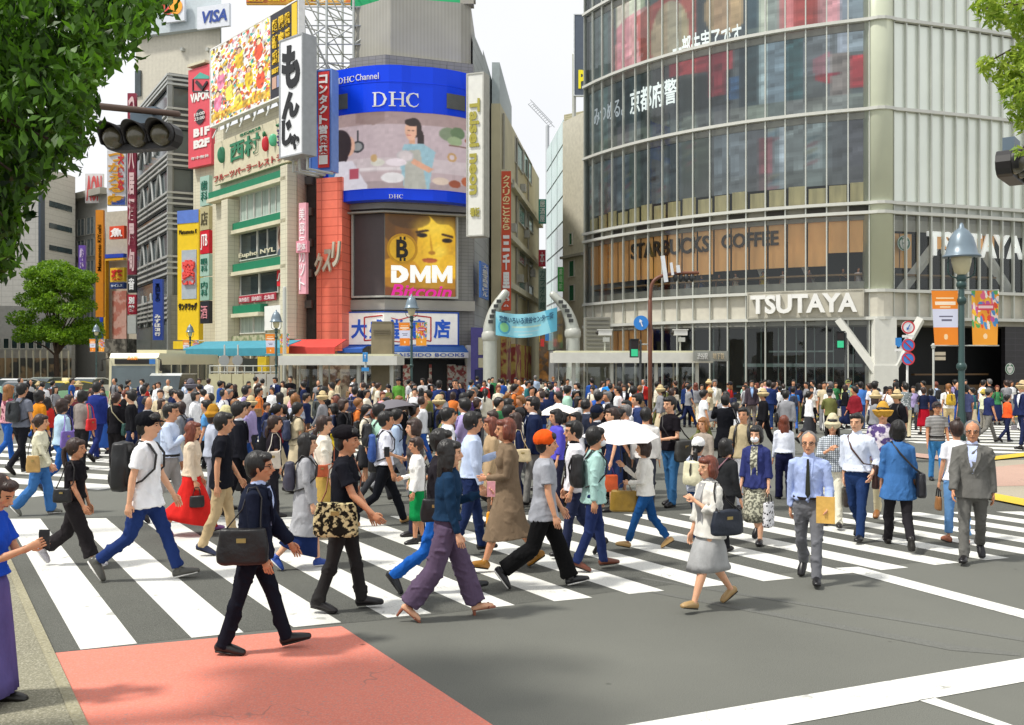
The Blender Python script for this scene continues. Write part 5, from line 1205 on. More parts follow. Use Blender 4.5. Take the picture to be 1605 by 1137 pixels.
for k in range(9):
    u = GB_.u(556 + k * 20); g.loft([GB_.at(u, 26.2, -.3), GB_.at(u, 30, -.3)], [.07, .07], seg=5); g.loft([GB_.at(u, 26.2, -.3), GB_.at(u + .8, 27.5, -.3), GB_.at(u, 28.2, -.3)], [.04] * 3, seg=4)
sobj(g, 'support', steel, s)
# vertical signs
MF = Path([C(462, 58.4), C(497, 57)])
s = sign('tall white vertical sign with large black brushed characters', MF, 463, 497, 66, 246, 'e9ebee', out=.1, thick=1.0, rim='9fa3a6', name='vertical_sign')
for ch, x0, x1, y0, y1 in (('も', 466, 494, 76, 144), ('ん', 466, 493, 148, 190), ('じ', 466, 482, 192, 232), ('ゃ', 479, 493, 214, 238)): wtext(MF, s, ch, x0, x1, y0, y1, mat('ink', '17191c', .5, var=0), None, out=1.12, bold=.055, name='character')
g = G()
for x in (468, 478, 490): u = MF.u(x); g.loft([MF.at(u, 14.0, .4), MF.at(u, 14.8, .4)], [.08, .08], seg=5); g.loft([MF.at(u, 14.0, .4), MF.at(u, 14.0, -1.5)], [.08, .08], seg=5)
sobj(g, 'bracket', steel, s)
BF = Path([C(498, 60), C(532, 59.5)])
s = sign('blue vertical sign with a red strip of white characters, left of the video screen', BF, 499, 530, 117, 270, '3a66b8', out=.1, thick=.8, rim='6f8fd0', name='vertical_sign'); g = G(); BF.px(g, 511, 528, 118, 266, .9, .96); sobj(g, 'red_strip', mat('red_print', 'c9302c', .5, var=0), s)
wtext(BF, s, 'コンタクト営業薬100'[:9], 513, 526, 122, 262, wht, None, out=.98, vert=True, bold=.04)
TF = Path([C(741, 60.6), C(767, 60.2)])
s = sign('tall white vertical sign with olive Latin letters running down', TF, 743, 766, 122, 370, 'e2e2da', out=.1, thick=.9, rim='b5b5ac', name='vertical_sign')
olv = mat('olive_print', 'a8a040', .5, var=0)
V, F3, wd = text_mesh('Taisei neon', .04, .5); g = G(); a, b, z1_, z0_ = TF.u(746), TF.u(762), TF.z(754, 160), TF.z(754, 308)
g.add([TF.at(a + v[2] * (b - a), z1_ - v[0] / wd * (z1_ - z0_), 1.04 + (.5 - v[1]) * .04) for v in V], F3); sobj(g, 'lettering', olv, s)
wtext(TF, s, '看板', 747, 762, 328, 342, olv, None, out=1.04, bold=.04, name='characters')
s = sign('small blue vertical plate with white characters on the grey side wall', Path([C(740, 62), C(765, 68)]), 745, 758, 411, 467, '2f6fc4', 751, .25, .1, name='vertical_sign'); wtext(Path([C(740, 62), C(765, 68)]), s, '大盛堂商事ビル', 747.5, 755.5, 414, 464, wht, None, at=751, out=.37, vert=True)
# purple shopfront on the corner of the lane
s = building('purple_kiosk_front', 'purple shopfront with paper notices at the mouth of the lane', (-2.0, 64)); PF = Path([C(738, 60.5), C(774, 62.5)])
g = G(); prism(g, [C(738, 60.5), C(774, 62.5), C(777, 68), C(742, 68)], .1, 4.7); sobj(g, 'wall', mat('purple', '5a55a0', .5, var=.1), s)
g = G(); PF.px(g, 749, 762, 528, 555, .02, .1); PF.px(g, 749, 760, 560, 575, .02, .1); sobj(g, 'notice', mat('paper', 'cfcbb0', .6), s); g = G(); PF.px(g, 744, 770, 578, 640, .02, .06); sobj(g, 'door', mat('bluegrey', '39406a', .3, var=.2), s); fix(s)
# ---------------------------------------------------------------- lane between the towers
def simple_building(name, label, pts, top, m, z0=.1):
    c = np.mean([p[:2] for p in pts], 0); r_ = building(name, label, c); g = G(); prism(g, pts, z0, top); sobj(g, 'wall', m, r_); return r_
lane = Path([C(783, 74), C(845, 104)])
lb = simple_building('lane_building', 'narrow olive beige building with slanting rows of windows along the lane', [C(770, 74), C(784, 74), C(845, 104), C(838, 112), C(775, 112)], 22.5, mat('olive_wall', 'c4bb98', .6, var=.12, scale=.4))
for x0, x1, yt, yb in ((806, 818, 224, 262), (820, 832, 246, 280), (812, 822, 322, 352), (824, 834, 336, 360), (812, 822, 388, 412), (824, 834, 396, 416), (812, 822, 440, 466), (824, 834, 446, 468)): window(lane, lb, x0, x1, yt, yb, nx=1, gm_=mat('lane_glass', '4d6b60', .1, spec=.9, var=.4, scale=1))
g = G(); prism(g, [C(771, 75), C(783, 75), C(802, 88), C(800, 100), C(774, 100)], 22.5, 26.0); sobj(g, 'roof_block', mat('pale_blue_grey', 'a9b3b4', .6, var=.08), lb)
for z in (8.5, 12.5, 17):
    g = G(); lane.box(g, .5, lane.len - .5, z, z + .5, .0, .5); sobj(g, 'balcony_ledge', cream, lb)
for k_, (u_, z_) in enumerate(((2, 10.2), (6, 13.4), (11, 9.6), (16, 14.2), (21, 11), (4, 16.8), (13, 18))):
    g = G(); lane.box(g, u_, u_ + .9, z_, z_ + .7, .05, .5); sobj(g, 'air_conditioner', mat('ac', 'c9c9c2', .5, kind='stripe', col2='8f8f88', pscale=6), lb)
for u_ in (1.2, 9.5, 18.5):
    g = G(); g.loft([lane.at(u_, 1, .15), lane.at(u_, 22, .15)], .09, seg=8); sobj(g, 'drain_pipe', conc, lb)
g = G(); lane.box(g, .3, 3, .2, 4.5, .02, .5); lane.box(g, 5, 9, .2, 4, .02, .6); lane.box(g, 12, 18, .2, 4, .02, .5); sobj(g, 'shop_front', mat('laneshops', '9a3d3a', .6, kind='blotch', col2='c9b060', pscale=1), lb)
RS_ = Path([C(784, 70), C(802, 70)])
s = sign('tall orange red vertical pharmacy sign with white characters at the lane', RS_, 786, 801, 270, 486, 'cf4a22', out=.1, thick=.6, name='vertical_sign')
wtext(RS_, s, 'クスリのことなら', 788, 799, 276, 362, mat('ylp', 'f0dca0', .5, var=0), None, out=.73, vert=True, bold=.03); wtext(RS_, s, '三千里薬', 788, 799, 368, 482, wht, None, out=.73, vert=True, bold=.05)
s = building('glass_office', 'far office building of pale green glass at the end of the lane', (5, 112)); OF = Path([C(857, 122), C(884, 106), C(917, 104)])
g = G(); prism(g, [C(857, 122), C(884, 106), C(917, 104), C(917, 130), C(862, 134)], .1, CH + 362 * 106 / FPX); sobj(g, 'wall', mat('grey_metal', '8f9496', .5, var=.08), s)
for i in range(9):
    for j in range(3): g = G(); z = 4 + i * 2.85; OF.box(g, .2 + j * OF.L[1] / 3, (j + 1) * OF.L[1] / 3 - .1, z, z + 2.6, .02, .08); sobj(g, 'window', mat('green_glass', 'a5c4bc', .12, spec=1, var=.2, scale=.5), s)
s = simple_building('white_corner_house', 'small off white building with green framed windows left of the glass corner building', [C(882, 92), C(917, 88), C(917, 96), C(886, 100)], CH + 385 * 90 / FPX, mat('offwhite', 'c8c3b2', .6, var=.1)); WF = Path([C(882, 92), C(917, 88)])
for y0, y1, x0, x1 in ((365, 382, 893, 898), (408, 432, 893, 901), (446, 470, 893, 901)): window(WF, s, x0, x1, y0, y1, nx=1, gm_=mat('green_win', '2f6b4c', .2, var=.2))
g = G(); WF.px(g, 883, 917, 398, 402, .02, .4, 900); sobj(g, 'ledge', conc, s)
s = simple_building('curved_roof_block', 'beige block with a round roof corner just above the far grey wall', [C(884, 118), C(917, 116), C(917, 125), C(884, 125)], CH + 395 * 116 / FPX, mat('beige2', 'b9b394', .6, kind='stripe', col2='9c9778', pscale=1.2))
FB = Path([C(898, 95), C(925, 95)])
s = sign('dark rooftop billboard with a yellow letter, half hidden by the glass building', FB, 900, 940, 25, 150, '5a6472', out=.1, thick=.4, rim='d8dcdc', name='billboard'); wtext(FB, s, 'P', 906, 917, 111, 140, mat('yel', 'f0e020', .5, var=0, emit=.2), None, out=.52, bold=.04)
g = G(); g.loft([FB.at(.1, 24, .2), FB.at(.1, 33, .2)], [.2, .2], seg=8); sobj(g, 'post', steel, s)
for lb_, F_, x0, x1, yt, yb, c_, tx, tc_ in (('teal vertical sign board far down the lane', Path([C(842, 96), C(857, 96)]), 844, 856, 312, 350, '3f9a8c', '居酒屋', 'ffffff'), ('small red board with a white mark far down the lane', Path([C(842, 96), C(857, 96)]), 844, 855, 391, 417, 'c4203a', '本', 'ffffff'),
    ('pale green vertical sign with tiny characters in the lane', Path([C(842, 96), C(857, 96)]), 844, 856, 420, 486, '9db5a6', 'カラオケ館', '2c6a5c'), ('bright green vertical sign down the lane', Path([C(872, 86), C(886, 86)]), 874, 883, 418, 456, '2fa83a', '薬局前', 'd8f0d0')):
    s = sign(lb_, F_, x0, x1, yt, yb, c_, out=.1, thick=.3, name='vertical_sign'); wtext(F_, s, tx, x0 + 2, x1 - 2, yt + 2, yb - 2, mat('t_' + tc_, tc_, .5, var=0), None, out=.42, vert=True)
s = simple_building('far_lane_shops', 'low cluttered shop fronts deep inside the lane', [C(800, 120), C(880, 120), C(880, 125), C(800, 125)], 9, mat('clutter', '6d5a4c', .7, kind='blotch', col2='a8743c', pscale=.8, var=.3)); FSH = Path([C(800, 119.5), C(880, 119.5)])
for i in range(10): g = G(); x = 804 + i * 7.2; FSH.px(g, x, x + 5.5, 520 + (i * 7) % 16, 532 + (i * 7) % 16, .1, .4); sobj(g, 'shop_sign', mat('ss', ('e0b020', 'c93a3a', '3a7ac0', 'e8e8e0', '2fa05a')[i % 5], .5, emit=.15), s)
# lane gate: two curved horns with a banner
def tube(root, nm, pts, r, m, seg=12): g = G(); g.loft(pts, r, seg=seg); return sobj(g, nm, m, root, True)
def spl(pts, n=14):
    pts = np.array(pts, float); t = np.linspace(0, len(pts) - 1, n); o = []
    P = np.vstack([2 * pts[0] - pts[1], pts, 2 * pts[-1] - pts[-2]])
    for q in t:
        i = min(int(q), len(pts) - 2); f = q - i; a, b, c, d_ = P[i], P[i + 1], P[i + 2], P[i + 3]
        o.append(.5 * ((2 * b) + (c - a) * f + (2 * a - 5 * b + 4 * c - d_) * f * f + (3 * b - a - 3 * c + d_) * f ** 3))
    return o
hm_ = mat('horn_grey', 'b9bdb4', .4, metal=.2, var=.06)
for sx, xs in (('left', ((768, 570), (768, 540), (768, 510), (776, 482), (792, 457))), ('right', ((898, 570), (898, 535), (896, 508), (886, 482), (866, 460)))):
    b = W(xs[0][0], 0, 58); s = empty('gate_horn', (b.x, 58, .12), 0, 'curved grey horn of the lane gate, ' + ('by the purple shopfront' if sx == 'left' else 'by the security cameras'), 'gate post', 'two horns of the lane gate')
    pts = [(b.x, 58, .12)] + [tuple(W(x, y, 58)) for x, y in xs]
    P = spl(pts, 18); tube(s, 'horn', P, [.42] * 9 + list(np.linspace(.42, .22, 9)), hm_, 16)
    g = G(); zz = P[9]; g.loft([P[8], np.array(P[8]) + (0, 0, .25)], .5, seg=16); sobj(g, 'collar', steel, s, True)
    g = G()
    for k in (11, 12, 13, 14, 15): g.box(np.array(P[k]) + (0, -.38, 0), (.28, .1, .2)); 
    sobj(g, 'lettering_block', mat('darkblock', '3a3d3c', .5), s)
s = empty('banner', tuple(W(825, 525, 57.5)), 0, 'light blue cloth banner with dark characters hung between the two gate horns', 'banner'); BNF = Path([C(777, 57.5), C(873, 57.5)])
def bsurf(s_, t): sag = .28 * math.sin(math.pi * s_) - .0; return BNF.at(BNF.len * s_, W(0, 524, 57.5).z + 1.42 * t - sag + .25 * s_, .1 + .08 * math.sin(s_ * 16))
im = Img(110, 44, '8fd0e0'); im.p([(0, .2), (.2, .9), (.4, 1), (0, 1)], '6fbfd6').p([(.8, 0), (1, 0), (1, 1), (.9, 1)], '5fb4d0').e(.14, .62, .1, .28, '4aa0c0').e(.14, .62, .07, .2, '7fc48a').r(.26, .52, .74, .60, 'b8d8c8').r(.3, .72, .7, .78, 'a9cfd8').r(.36, .86, .6, .9, 'b9dbe0')
picture(im.a, bsurf, s, 'cloth')
V, F3, wd = text_mesh('歌舞いろいろ渋谷センター街', .03, .5); g = G(); g.add([np.array(bsurf(.06 + .88 * v[0] / wd, .58 + .28 * v[2])) + (0, -.03 - .02 * (1 - v[1]), 0) for v in V], F3); sobj(g, 'lettering', mat('bt', '2c5f7c', .5, var=0), s)
for x in (777, 873): tube(s, 'rope', [tuple(W(x, 487, 57.6)), tuple(W(x + (-8 if x < 800 else 10), 483, 58))], [.03, .03], steel, 5)
# white canopies of the underground entrances, cameras, service boxes
def canopy(label, x0, x1, d, z, h, depth, colsx):
    a, b = C(x0, d)[0], C(x1, d)[0]; s = empty('entrance_canopy', ((a + b) / 2, d, .12), 0, label, 'canopy')
    g = G(); g.box(((a + b) / 2, d + depth / 2, z + h / 2), (b - a, depth, h)); sobj(g, 'roof', mat('canopy_white', 'd5d5cc', .5, var=.06), s); g = G(); g.box(((a + b) / 2, d + depth / 2, z + h + .04), (b - a - .3, depth - .3, .09)); sobj(g, 'roof_top', mat('canopy_top', 'c9c7a8', .6), s)
    for x in colsx: X_ = C(x, d)[0]; g = G(); g.loft([(X_, d + .4, .12), (X_, d + .4, z)], [.09, .09], seg=12); sobj(g, 'column', steel, s)
    g = G()
    for k in range(int((b - a) / 1.4)): X_ = a + .4 + k * 1.4; g.box((X_, d + depth - .4, z / 2 + .1), (.06, .06, z - .2))
    sobj(g, 'glazing_bar', steel, s); g = G(); g.box(((a + b) / 2, d + depth - .4, z / 2), (b - a - .5, .02, z - .4)); sobj(g, 'glass_wall', gl, s)
    return s
canopy('long white canopy over the stairs in front of the glass corner building', 866, 1118, 44, 2.45, .48, 3, (900, 960, 1030, 1095)); 
s = canopy('white canopy in front of the bookstore, between the two lamp posts', 436, 622, 43, 2.35, .42, 3, (452, 500, 560, 612))
CF = Path([C(1080, 43.9), C(1142, 43.9)]); s = sign('grey sign box on the right end of the long canopy', CF, 1086, 1140, 549, 565, '8b8d86', out=.02, thick=.12, name='sign_board'); wtext(CF, s, '渋谷駅', 1092, 1108, 552, 562, wht, None, out=.16); wtext(CF, s, '地下鉄', 1116, 1134, 552, 562, mat('bg', 'c8b99c', .5), None, out=.16)
for px_, label, dr in ((948, 'white security camera on a bracket at the left of the long canopy', 1), (1066, 'white security camera in the middle of the long canopy, right of the brown pole', 1)):
    o = W(px_, 548, 44.6); s = empty('security_camera', tuple(o), 0, label, 'camera'); tube(s, 'post', [tuple(o), tuple(o + Vector((0, 0, .62)))], [.04, .04], steel, 8)
    g = G(); g.box(o + Vector((0, -.05, .82)), (.62, .3, .24)); g.box(o + Vector((0, -.05, .96)), (.7, .36, .04)); sobj(g, 'housing', mat('cam_white', 'd8d8d2', .4), s); g = G(); g.loft([o + Vector((-.31, -.05, .82)), o + Vector((-.36, -.05, .82))], .1, seg=12); sobj(g, 'lens', blk, s); g = G(); g.box(o + Vector((.05, -.1, .5)), (.3, .2, .2)); sobj(g, 'box', steel, s)
g = G(); o = W(937, 545, 47); s = empty('service_box', (o.x, 47, .12), 0, 'tall grey louvred box behind the long canopy beside the gate horn', 'service box'); g.box((o.x, 47.5, 2.4), (1.25, 1, 4.6)); sobj(g, 'body', mat('grey_box', '87867c', .5), s)
g = G(); [g.box((o.x, 46.97, 3.2 + k * .2), (1.15, .1, .1)) for k in range(8)]; sobj(g, 'louvre', mat('louvre', '6d6c64', .5), s)
o = W(598, 560, 45.5); s = empty('signboard_pillar', (o.x, 45.5, .12), 0, 'tall brown box pillar rising behind the bookstore canopy', 'pillar'); g = G(); g.box((o.x, 46, 2.2), (1.0, .9, 4.2)); sobj(g, 'body', mat('brown_metal', '80765f', .5, var=.1), s); g = G(); g.box((o.x, 46, 4.35), (.95, .85, .16)); [g.box((o.x, 45.52, 4.0 - k * .1), (.8, .04, .04)) for k in range(3)]; sobj(g, 'cap', mat('brown2', '6b634f', .5), s)
# blue arrow sign post in front of it
def post(label, px_, d, top_y, r=.05, m=None, name='sign_post'):
    X_ = C(px_, d)[0]; zt = CH + (HY - top_y) * d / FPX; s = empty(name, (X_, d, .12 if d > 41 else 0), 0, label, 'sign post'); tube(s, 'pole', [(X_, d, 0), (X_, d, zt)], [r, r], m or steel, 10); return s, X_, zt
def disc(s, X_, d, z, r, c_, nm, ring=None, bar=False, th=.04):
    g = G(); g.loft([(X_, d, z), (X_, d + th, z)], [r, r], side=(1, 0, 0), seg=26, cap=False); sobj(g, nm, mat('enamel', c_, .4, var=.03), s)
    if ring: g = G(); n = 26; [g.add([(X_ + R_ * math.cos(a), d - .012, z + R_ * math.sin(a)) for a0 in (i,) for a in (2 * math.pi * a0 / n, 2 * math.pi * (a0 + 1) / n) for R_ in (r * .78, r)], [(0, 1, 3, 2)]) for i in range(n)]; sobj(g, 'ring', mat('enamel', ring, .4, var=.03), s)
    if bar: g = G(); g.box((X_, d - .01, z), (r * 1.5, .012, r * .2), ax=np.array(Matrix.Rotation(R(-45), 3, 'Y'))); sobj(g, 'bar', mat('enamel', 'c8323c', .4), s)
def arrow(s, X_, d, z, k, c_='f2f2f2', turn=0):
    g = G(); pts = [(-.08, -.6), (.08, -.6), (.08, .15), (.28, .15), (0, .6), (-.28, .15), (-.08, .15)]; ca, sa = math.cos(turn), math.sin(turn)
    g.prism([(X_ + k * (x * ca - y * sa), d - .015, z + k * (x * sa + y * ca)) for x, y in pts], (0, -.012, 0)); sobj(g, 'arrow', mat('enamel', c_, .4, var=0), s)
s, X_, zt = post('slim post with a small blue arrow plate before the brown pillar', 573, 42, 552); g = G(); g.box((X_, 41.9, zt - .18), (.22, .04, .42)); g.box((X_, 41.9, zt - .72), (.32, .04, .16)); sobj(g, 'plate', mat('enamel', '3b8fd0', .4, var=.03), s); arrow(s, X_, 41.88, zt - .15, .15)
# signs by the glass building
s, X_, zt = post('white post with three stacked round signs in front of the glass corner building', 1422, 38, 505, .045, wht)
disc(s, X_, 37.9, CH + 55 * 38 / FPX, .26, 'e8e8ea', 'round_sign', 'd03a40'); arrow(s, X_, 37.9, CH + 55 * 38 / FPX, .22, '2f66b0', R(150)); disc(s, X_, 37.9, CH + 27 * 38 / FPX, .26, '3f7fd0', 'round_sign', 'd03a40', True); disc(s, X_, 37.9, CH + 6 * 38 / FPX, .26, '3f7fd0', 'round_sign', 'd03a40', True)
g = G(); g.box((X_, 37.92, CH + 41 * 38 / FPX), (.46, .03, .1)); sobj(g, 'plate', wht, s); g = G(); g.prism([(X_ - .5, 37.9, CH + .98), (X_ - .26, 37.9, CH + .98), (X_ - .26, 37.9, CH + .7), (X_ - .38, 37.9, CH + .6), (X_ - .5, 37.9, CH + .7)][::-1], (0, .03, 0)); sobj(g, 'crossing_plate', mat('enamel', '2f86d0', .4), s); g = G(); g.box((X_ - .38, 37.92, CH + .5), (.3, .03, .1)); sobj(g, 'plate', wht, s)
s, X_, zt = post('thin grey post with two small beige direction plates', 1463, 36, 544, .04); g = G(); g.loft([(X_, 36, zt), (X_, 36, zt + .12)], .07, seg=10); sobj(g, 'cap', steel, s, True); g = G(); g.box((X_ + .24, 36, zt - .22), (.42, .04, .13)); g.box((X_ + .24, 36, zt - .4), (.42, .04, .13)); sobj(g, 'direction_plate', mat('beige_plate', 'b8ad96', .5), s)
# pedestrian signals
def ped(label, px_, py, d, side=False):
    o = W(px_, py, d); s = empty('pedestrian_signal', (o.x, d, 0), 0, label, 'pedestrian signal'); tube(s, 'pole', [(o.x + .25, d, 0), (o.x + .25, d, o.z + .3)], [.05, .05], mat('darkpole', '4a4d4c', .5), 8)
    g = G(); g.box(o, (.34, .2, .72)); g.box(o + Vector((0, -.13, .36)), (.34, .2, .04)); sobj(g, 'housing', mat('sig', '23282a', .5), s)
    for k, c_, e_ in ((.17, '241818', 0), (-.17, '2fae7a', .6)): g = G(); g.box(o + Vector((0, -.11, k)), (.26, .02, .28)); sobj(g, 'lens', mat('lens' + c_, c_, .3, var=0, emit=e_), s)
ped('pedestrian signal with a faint green lamp beside the brown pole', 994, 545, 38); ped('pedestrian signal in front of the big shop windows left of the white pillar', 1316, 532, 40)
# brown curved pole with flags and round arrow sign
s, X_, zt = post('tall brown curved pole carrying small white flag boards and a round blue arrow sign', 1019, 38, 470, .085, mat('brown_pole', '6b3f2c', .5), 'street_pole')
P = spl([(X_, 38, zt), (X_ + .12, 38, zt + .75), (X_ + .75, 38, zt + 1.05), (X_ + 1.9, 38, zt + 1.1)], 12); tube(s, 'arm', P, [.07] * 12, mat('brown_pole', '6b3f2c', .5), 8)
for x, w_, h_ in ((.55, .16, 1.05), (.85, .1, .5), (1.1, .14, .3)): g = G(); g.box((X_ + x, 37.9, zt + 1.25), (w_, .05, h_), ax=np.array(Matrix.Rotation(R(8), 3, 'Y'))); sobj(g, 'flag_board', mat('flag', 'dfe3e6', .5), s)
for k in range(4): g = G(); g.ell((X_ + 1.0 + k * .22, 38, zt + .9), (.1, .1, .17)); sobj(g, 'lamp', mat('lampdark', '2c2f30', .4), s, True)
g = G(); g.loft([(X_ - .1, 38, CH + .72), (X_ - .55, 38, CH + .72)], .03, seg=6); sobj(g, 'bracket', steel, s); disc(s, X_ - .38, 37.85, CH + 62 * 38 / FPX, .29, '2f86d8', 'round_sign'); arrow(s, X_ - .38, 37.85, CH + 62 * 38 / FPX, .26, turn=R(20))
# ---------------------------------------------------------------- street lamps with banners
lampg = mat('lamp_green', '334c4a', .4, metal=.2, var=.08); lampd = mat('lamp_dome', '71818c', .35, metal=.2, var=.08)
def lamp(px_, top_y, d, label, k=1.0, banners=True, cols=(('f08a1c', 'd8dcf0'), ('f0a02a', 'e07888'))):
    X_ = C(px_, d)[0]; zt = CH + (HY - top_y) * d / FPX; s = empty('street_lamp', (X_, d, 0), 0, label, 'street lamp'); H = zt
    tube(s, 'pole', [(X_, d, 0), (X_, d, .8), (X_, d, 1.0), (X_, d, H - 1.5 * k)], [.14 * k, .14 * k, .10 * k, .085 * k], lampg, 14)
    for z in (H - 1.9 * k, H - 2.1 * k, H - 2.6 * k, 2.3): g = G(); g.loft([(X_, d, z), (X_, d, z + .08 * k)], .15 * k, seg=14); sobj(g, 'collar', lampg, s, True)
    g = G(); b = H - 1.2 * k; prof = [(.0, .64), (.05, .62), (.10, .53), (.35, .47), (.62, .38), (.82, .24), (.92, .09), (1.02, .07), (1.08, .02)]
    g.loft([(X_, d, b + z * k) for z, r in prof], [r * k * .9 for z, r in prof], seg=28, cap=False); sobj(g, 'hood', lampd, s, True)
    g = G(); prof = [(-.55, .10), (-.45, .22), (-.15, .29), (.0, .3)]; g.loft([(X_, d, b + z * k) for z, r in prof], [r * k for z, r in prof], seg=18); sobj(g, 'lamp_glass', mat('lampglass', 'c8c2a0', .2, var=.05), s, True)
    for q_ in (-1, 1): tube(s, 'bracket', spl([(X_, d, H - 1.9 * k), (X_ + q_ * .38 * k, d, H - 1.75 * k), (X_ + q_ * .42 * k, d, H - 1.4 * k), (X_ + q_ * .40 * k, d, b)], 10), [.025 * k] * 10, lampg, 6)
    if banners:
        for q_, (c1, c2) in zip((-1, 1), cols):
            x0, x1 = (X_ - .95 * k, X_ - .12 * k) if q_ < 0 else (X_ + .30 * k, X_ + 1.17 * k); zb, zt_ = H - 3.95 * k, H - 2.25 * k
            im = Img(44, 80, c1)
            if q_ < 0: im.r(0, .34, 1, .68, c2).r(.15, .12, .85, .15, 'f8e0b0').r(.12, .2, .9, .26, 'fbead0').r(.3, .29, .7, .31, 'f8e0b0').r(.25, .46, .8, .49, '6a6a80').r(.35, .53, .75, .56, '6a6a80').e(.5, .85, .08, .05, 'f8d8a8')
            else:
                r2 = random.Random(8)
                for i in range(60): im.e(r2.random(), r2.random() * .66, .09, .05, r2.choice(['e86a8a', 'f8c030', '5aa85a', '4a90c8', 'f4e0d0', 'e8502a', 'c85aa0', 'f8f0e0']), r2.uniform(0, 90))
                im.r(.2, .25, .85, .36, 'e04a5a').r(.25, .27, .8, .33, 'f8d8d8').e(.52, .84, .08, .05, 'f8d8a8')
            tp_ = .12
            for sgn, nm in ((0, 'banner'),):
                picture(im.a, lambda a, t: np.array([x0 + (x1 - x0) * (a * (1 - tp_ * (1 - t)) + (tp_ * (1 - t) if q_ < 0 else tp_ * .4 * (1 - t))), d - .02 + .02 * math.sin(a * 5 + t * 3) * (1 - t) , zb + (zt_ - zb) * t]), s, 'banner')
            g = G(); g.loft([(X_, d, zt_ + .02), (x0 if q_ < 0 else x1, d, zt_ + .02)], .02 * k, seg=6); g.loft([(X_, d, zb - .02), (x0 if q_ < 0 else x1, d, zb - .02)], .02 * k, seg=6); sobj(g, 'banner_rail', steel, s)
lamp(1507, 342, 30, 'tall green lamp post with a grey bell hood and two orange banners at the right', 1.0)
lamp(645, 457, 44, 'green lamp post with a bell hood before the bookstore entrance', .62)
lamp(433, 482, 46, 'lamp post with banners in front of the green banded building', .55)
lamp(298, 505, 62, 'lamp post with orange banners near the yellow pharmacy front', .5)
lamp(151, 505, 66, 'lamp post with banners under the orange vertical sign', .5)
s, X_, zt = post('plain grey tall post right beside the lamp post before the green banded building', 446, 45, 450, .09, steel, 'grey_post')
# ---------------------------------------------------------------- traffic lights close to the camera
tl_ = mat('signal_black', '1d1b1b', .45, var=.1)
def signal(label, c, rz, px_pole, off=True, arm_to=None):
    s = empty('traffic_light', (c[0], c[1], 0), 0, label, 'traffic light'); ax = np.array(Matrix.Rotation(-rz, 3, 'Z')); c = np.array(c)
    def L(x, y, z): return c + np.array([x, y, z]) @ ax
    g = G(); pts = []
    for sx, a0 in ((1, -90), (-1, 90)):
        for k in range(7): a = R(a0 + k * 30); pts.append(L(sx * .42 + .19 * math.cos(a) * 1, -.06, .19 * math.sin(a)))
    g.prism(pts, L(0, .2, 0) - c); sobj(g, 'housing', tl_, s)
    for k in (-1, 0, 1):
        g = G(); g.loft([L(k * .40, -.06, 0), L(k * .40, -.10, 0)], .165, side=ax[0], seg=24); sobj(g, 'lens', mat('unlit_lens', '4f4a38', .25, var=.2, scale=20, spec=.8), s, True)
        g = G(); n = 24; V = []
        for i in range(n + 1):
            a = R(-35 + 250 * i / n); ln = .10 + .18 * max(0, math.sin(a))
            for rr_ in (.178, .19):
                for y in (-.06, -.06 - ln): V.append(L(k * .40 + rr_ * math.cos(a), y, rr_ * math.sin(a)))
        F = [];
        for i in range(n): b = i * 4; F += [(b, b + 1, b + 5, b + 4), (b + 2, b + 6, b + 7, b + 3), (b + 1, b + 3, b + 7, b + 5)]
        g.add(V, F); sobj(g, 'visor', tl_, s, True)
    g = G(); g.box(L(0.05, .05, .30), (.42, .16, .26), ax=ax); sobj(g, 'mounting_box', mat('sig_grey', '5d6e7c', .5, var=.06), s)
    if arm_to is not None:
        g = G(); g.loft([L(.55, .1, .33), tuple(arm_to)], [.045, .06], seg=10); sobj(g, 'arm', mat('arm_brown', '5c4a40', .5, metal=.2), s, True)
        g = G(); g.loft([(arm_to[0], arm_to[1], 0), (arm_to[0], arm_to[1], arm_to[2] + .5)], [.12, .09], seg=14); sobj(g, 'pole', mat('arm_brown', '5c4a40', .5, metal=.2), s, True)
signal('black traffic light with three unlit round lenses hanging by the leaves at the left', tuple(W(221, 214, 14)), R(-14), 0, arm_to=(-8.6, 13.0, 6.25))
signal('black traffic light seen from its side at the right edge of the view', tuple(W(1590, 262, 14)), R(52), 0, arm_to=(9.4, 12.8, 5.6))
# ---------------------------------------------------------------- buildings on the left
s = building('louvred_building', 'grey corner building wrapped in horizontal metal louvres between its glass storeys', (-44, 92))
LV = Path([C(214, 99), C(266, 85), C(303, 86)]); glz = mat('louvre_glass', '5d6a6c', .15, spec=.9, var=.4, scale=.8, kind='grad', col2='30383a', pscale=.8)
g = G(); prism(g, [C(214, 99), C(266, 85.2), C(303, 86.2), C(310, 104), C(225, 110)], .1, CH + 448 * 85 / FPX); sobj(g, 'wall', glz, s)
lv = mat('louvre_metal', 'b0b2ad', .4, metal=.3, var=.06); lv2 = mat('louvre_back', '55575a', .6)
for yt, yb, full in ((113, 134, 1), (164, 200, 1), (236, 262, 1), (296, 322, 1), (329, 362, 1), (396, 432, 1), (462, 500, 0)):
    z1, z0 = CH + (HY - yt) * 85 / FPX, CH + (HY - yb) * 85 / FPX; ub = LV.len if full else LV.L[1]
    g = G(); LV.box(g, 0, ub, z0, z1, .05, .1); sobj(g, 'louvre_backing', lv2, s); g = G(); n = max(3, int((z1 - z0) / .42))
    for k in range(n): z = z0 + (z1 - z0) * (k + .5) / n; LV.box(g, 0, ub, z - .09, z + .09, .12, .38)
    sobj(g, 'louvre', lv, s)
g = G(); LV.box(g, LV.L[1] - .35, LV.L[1] + .35, 3, 28, .02, .3); sobj(g, 'corner_post', mat('post', '8b8e8c', .5), s)
g = G()
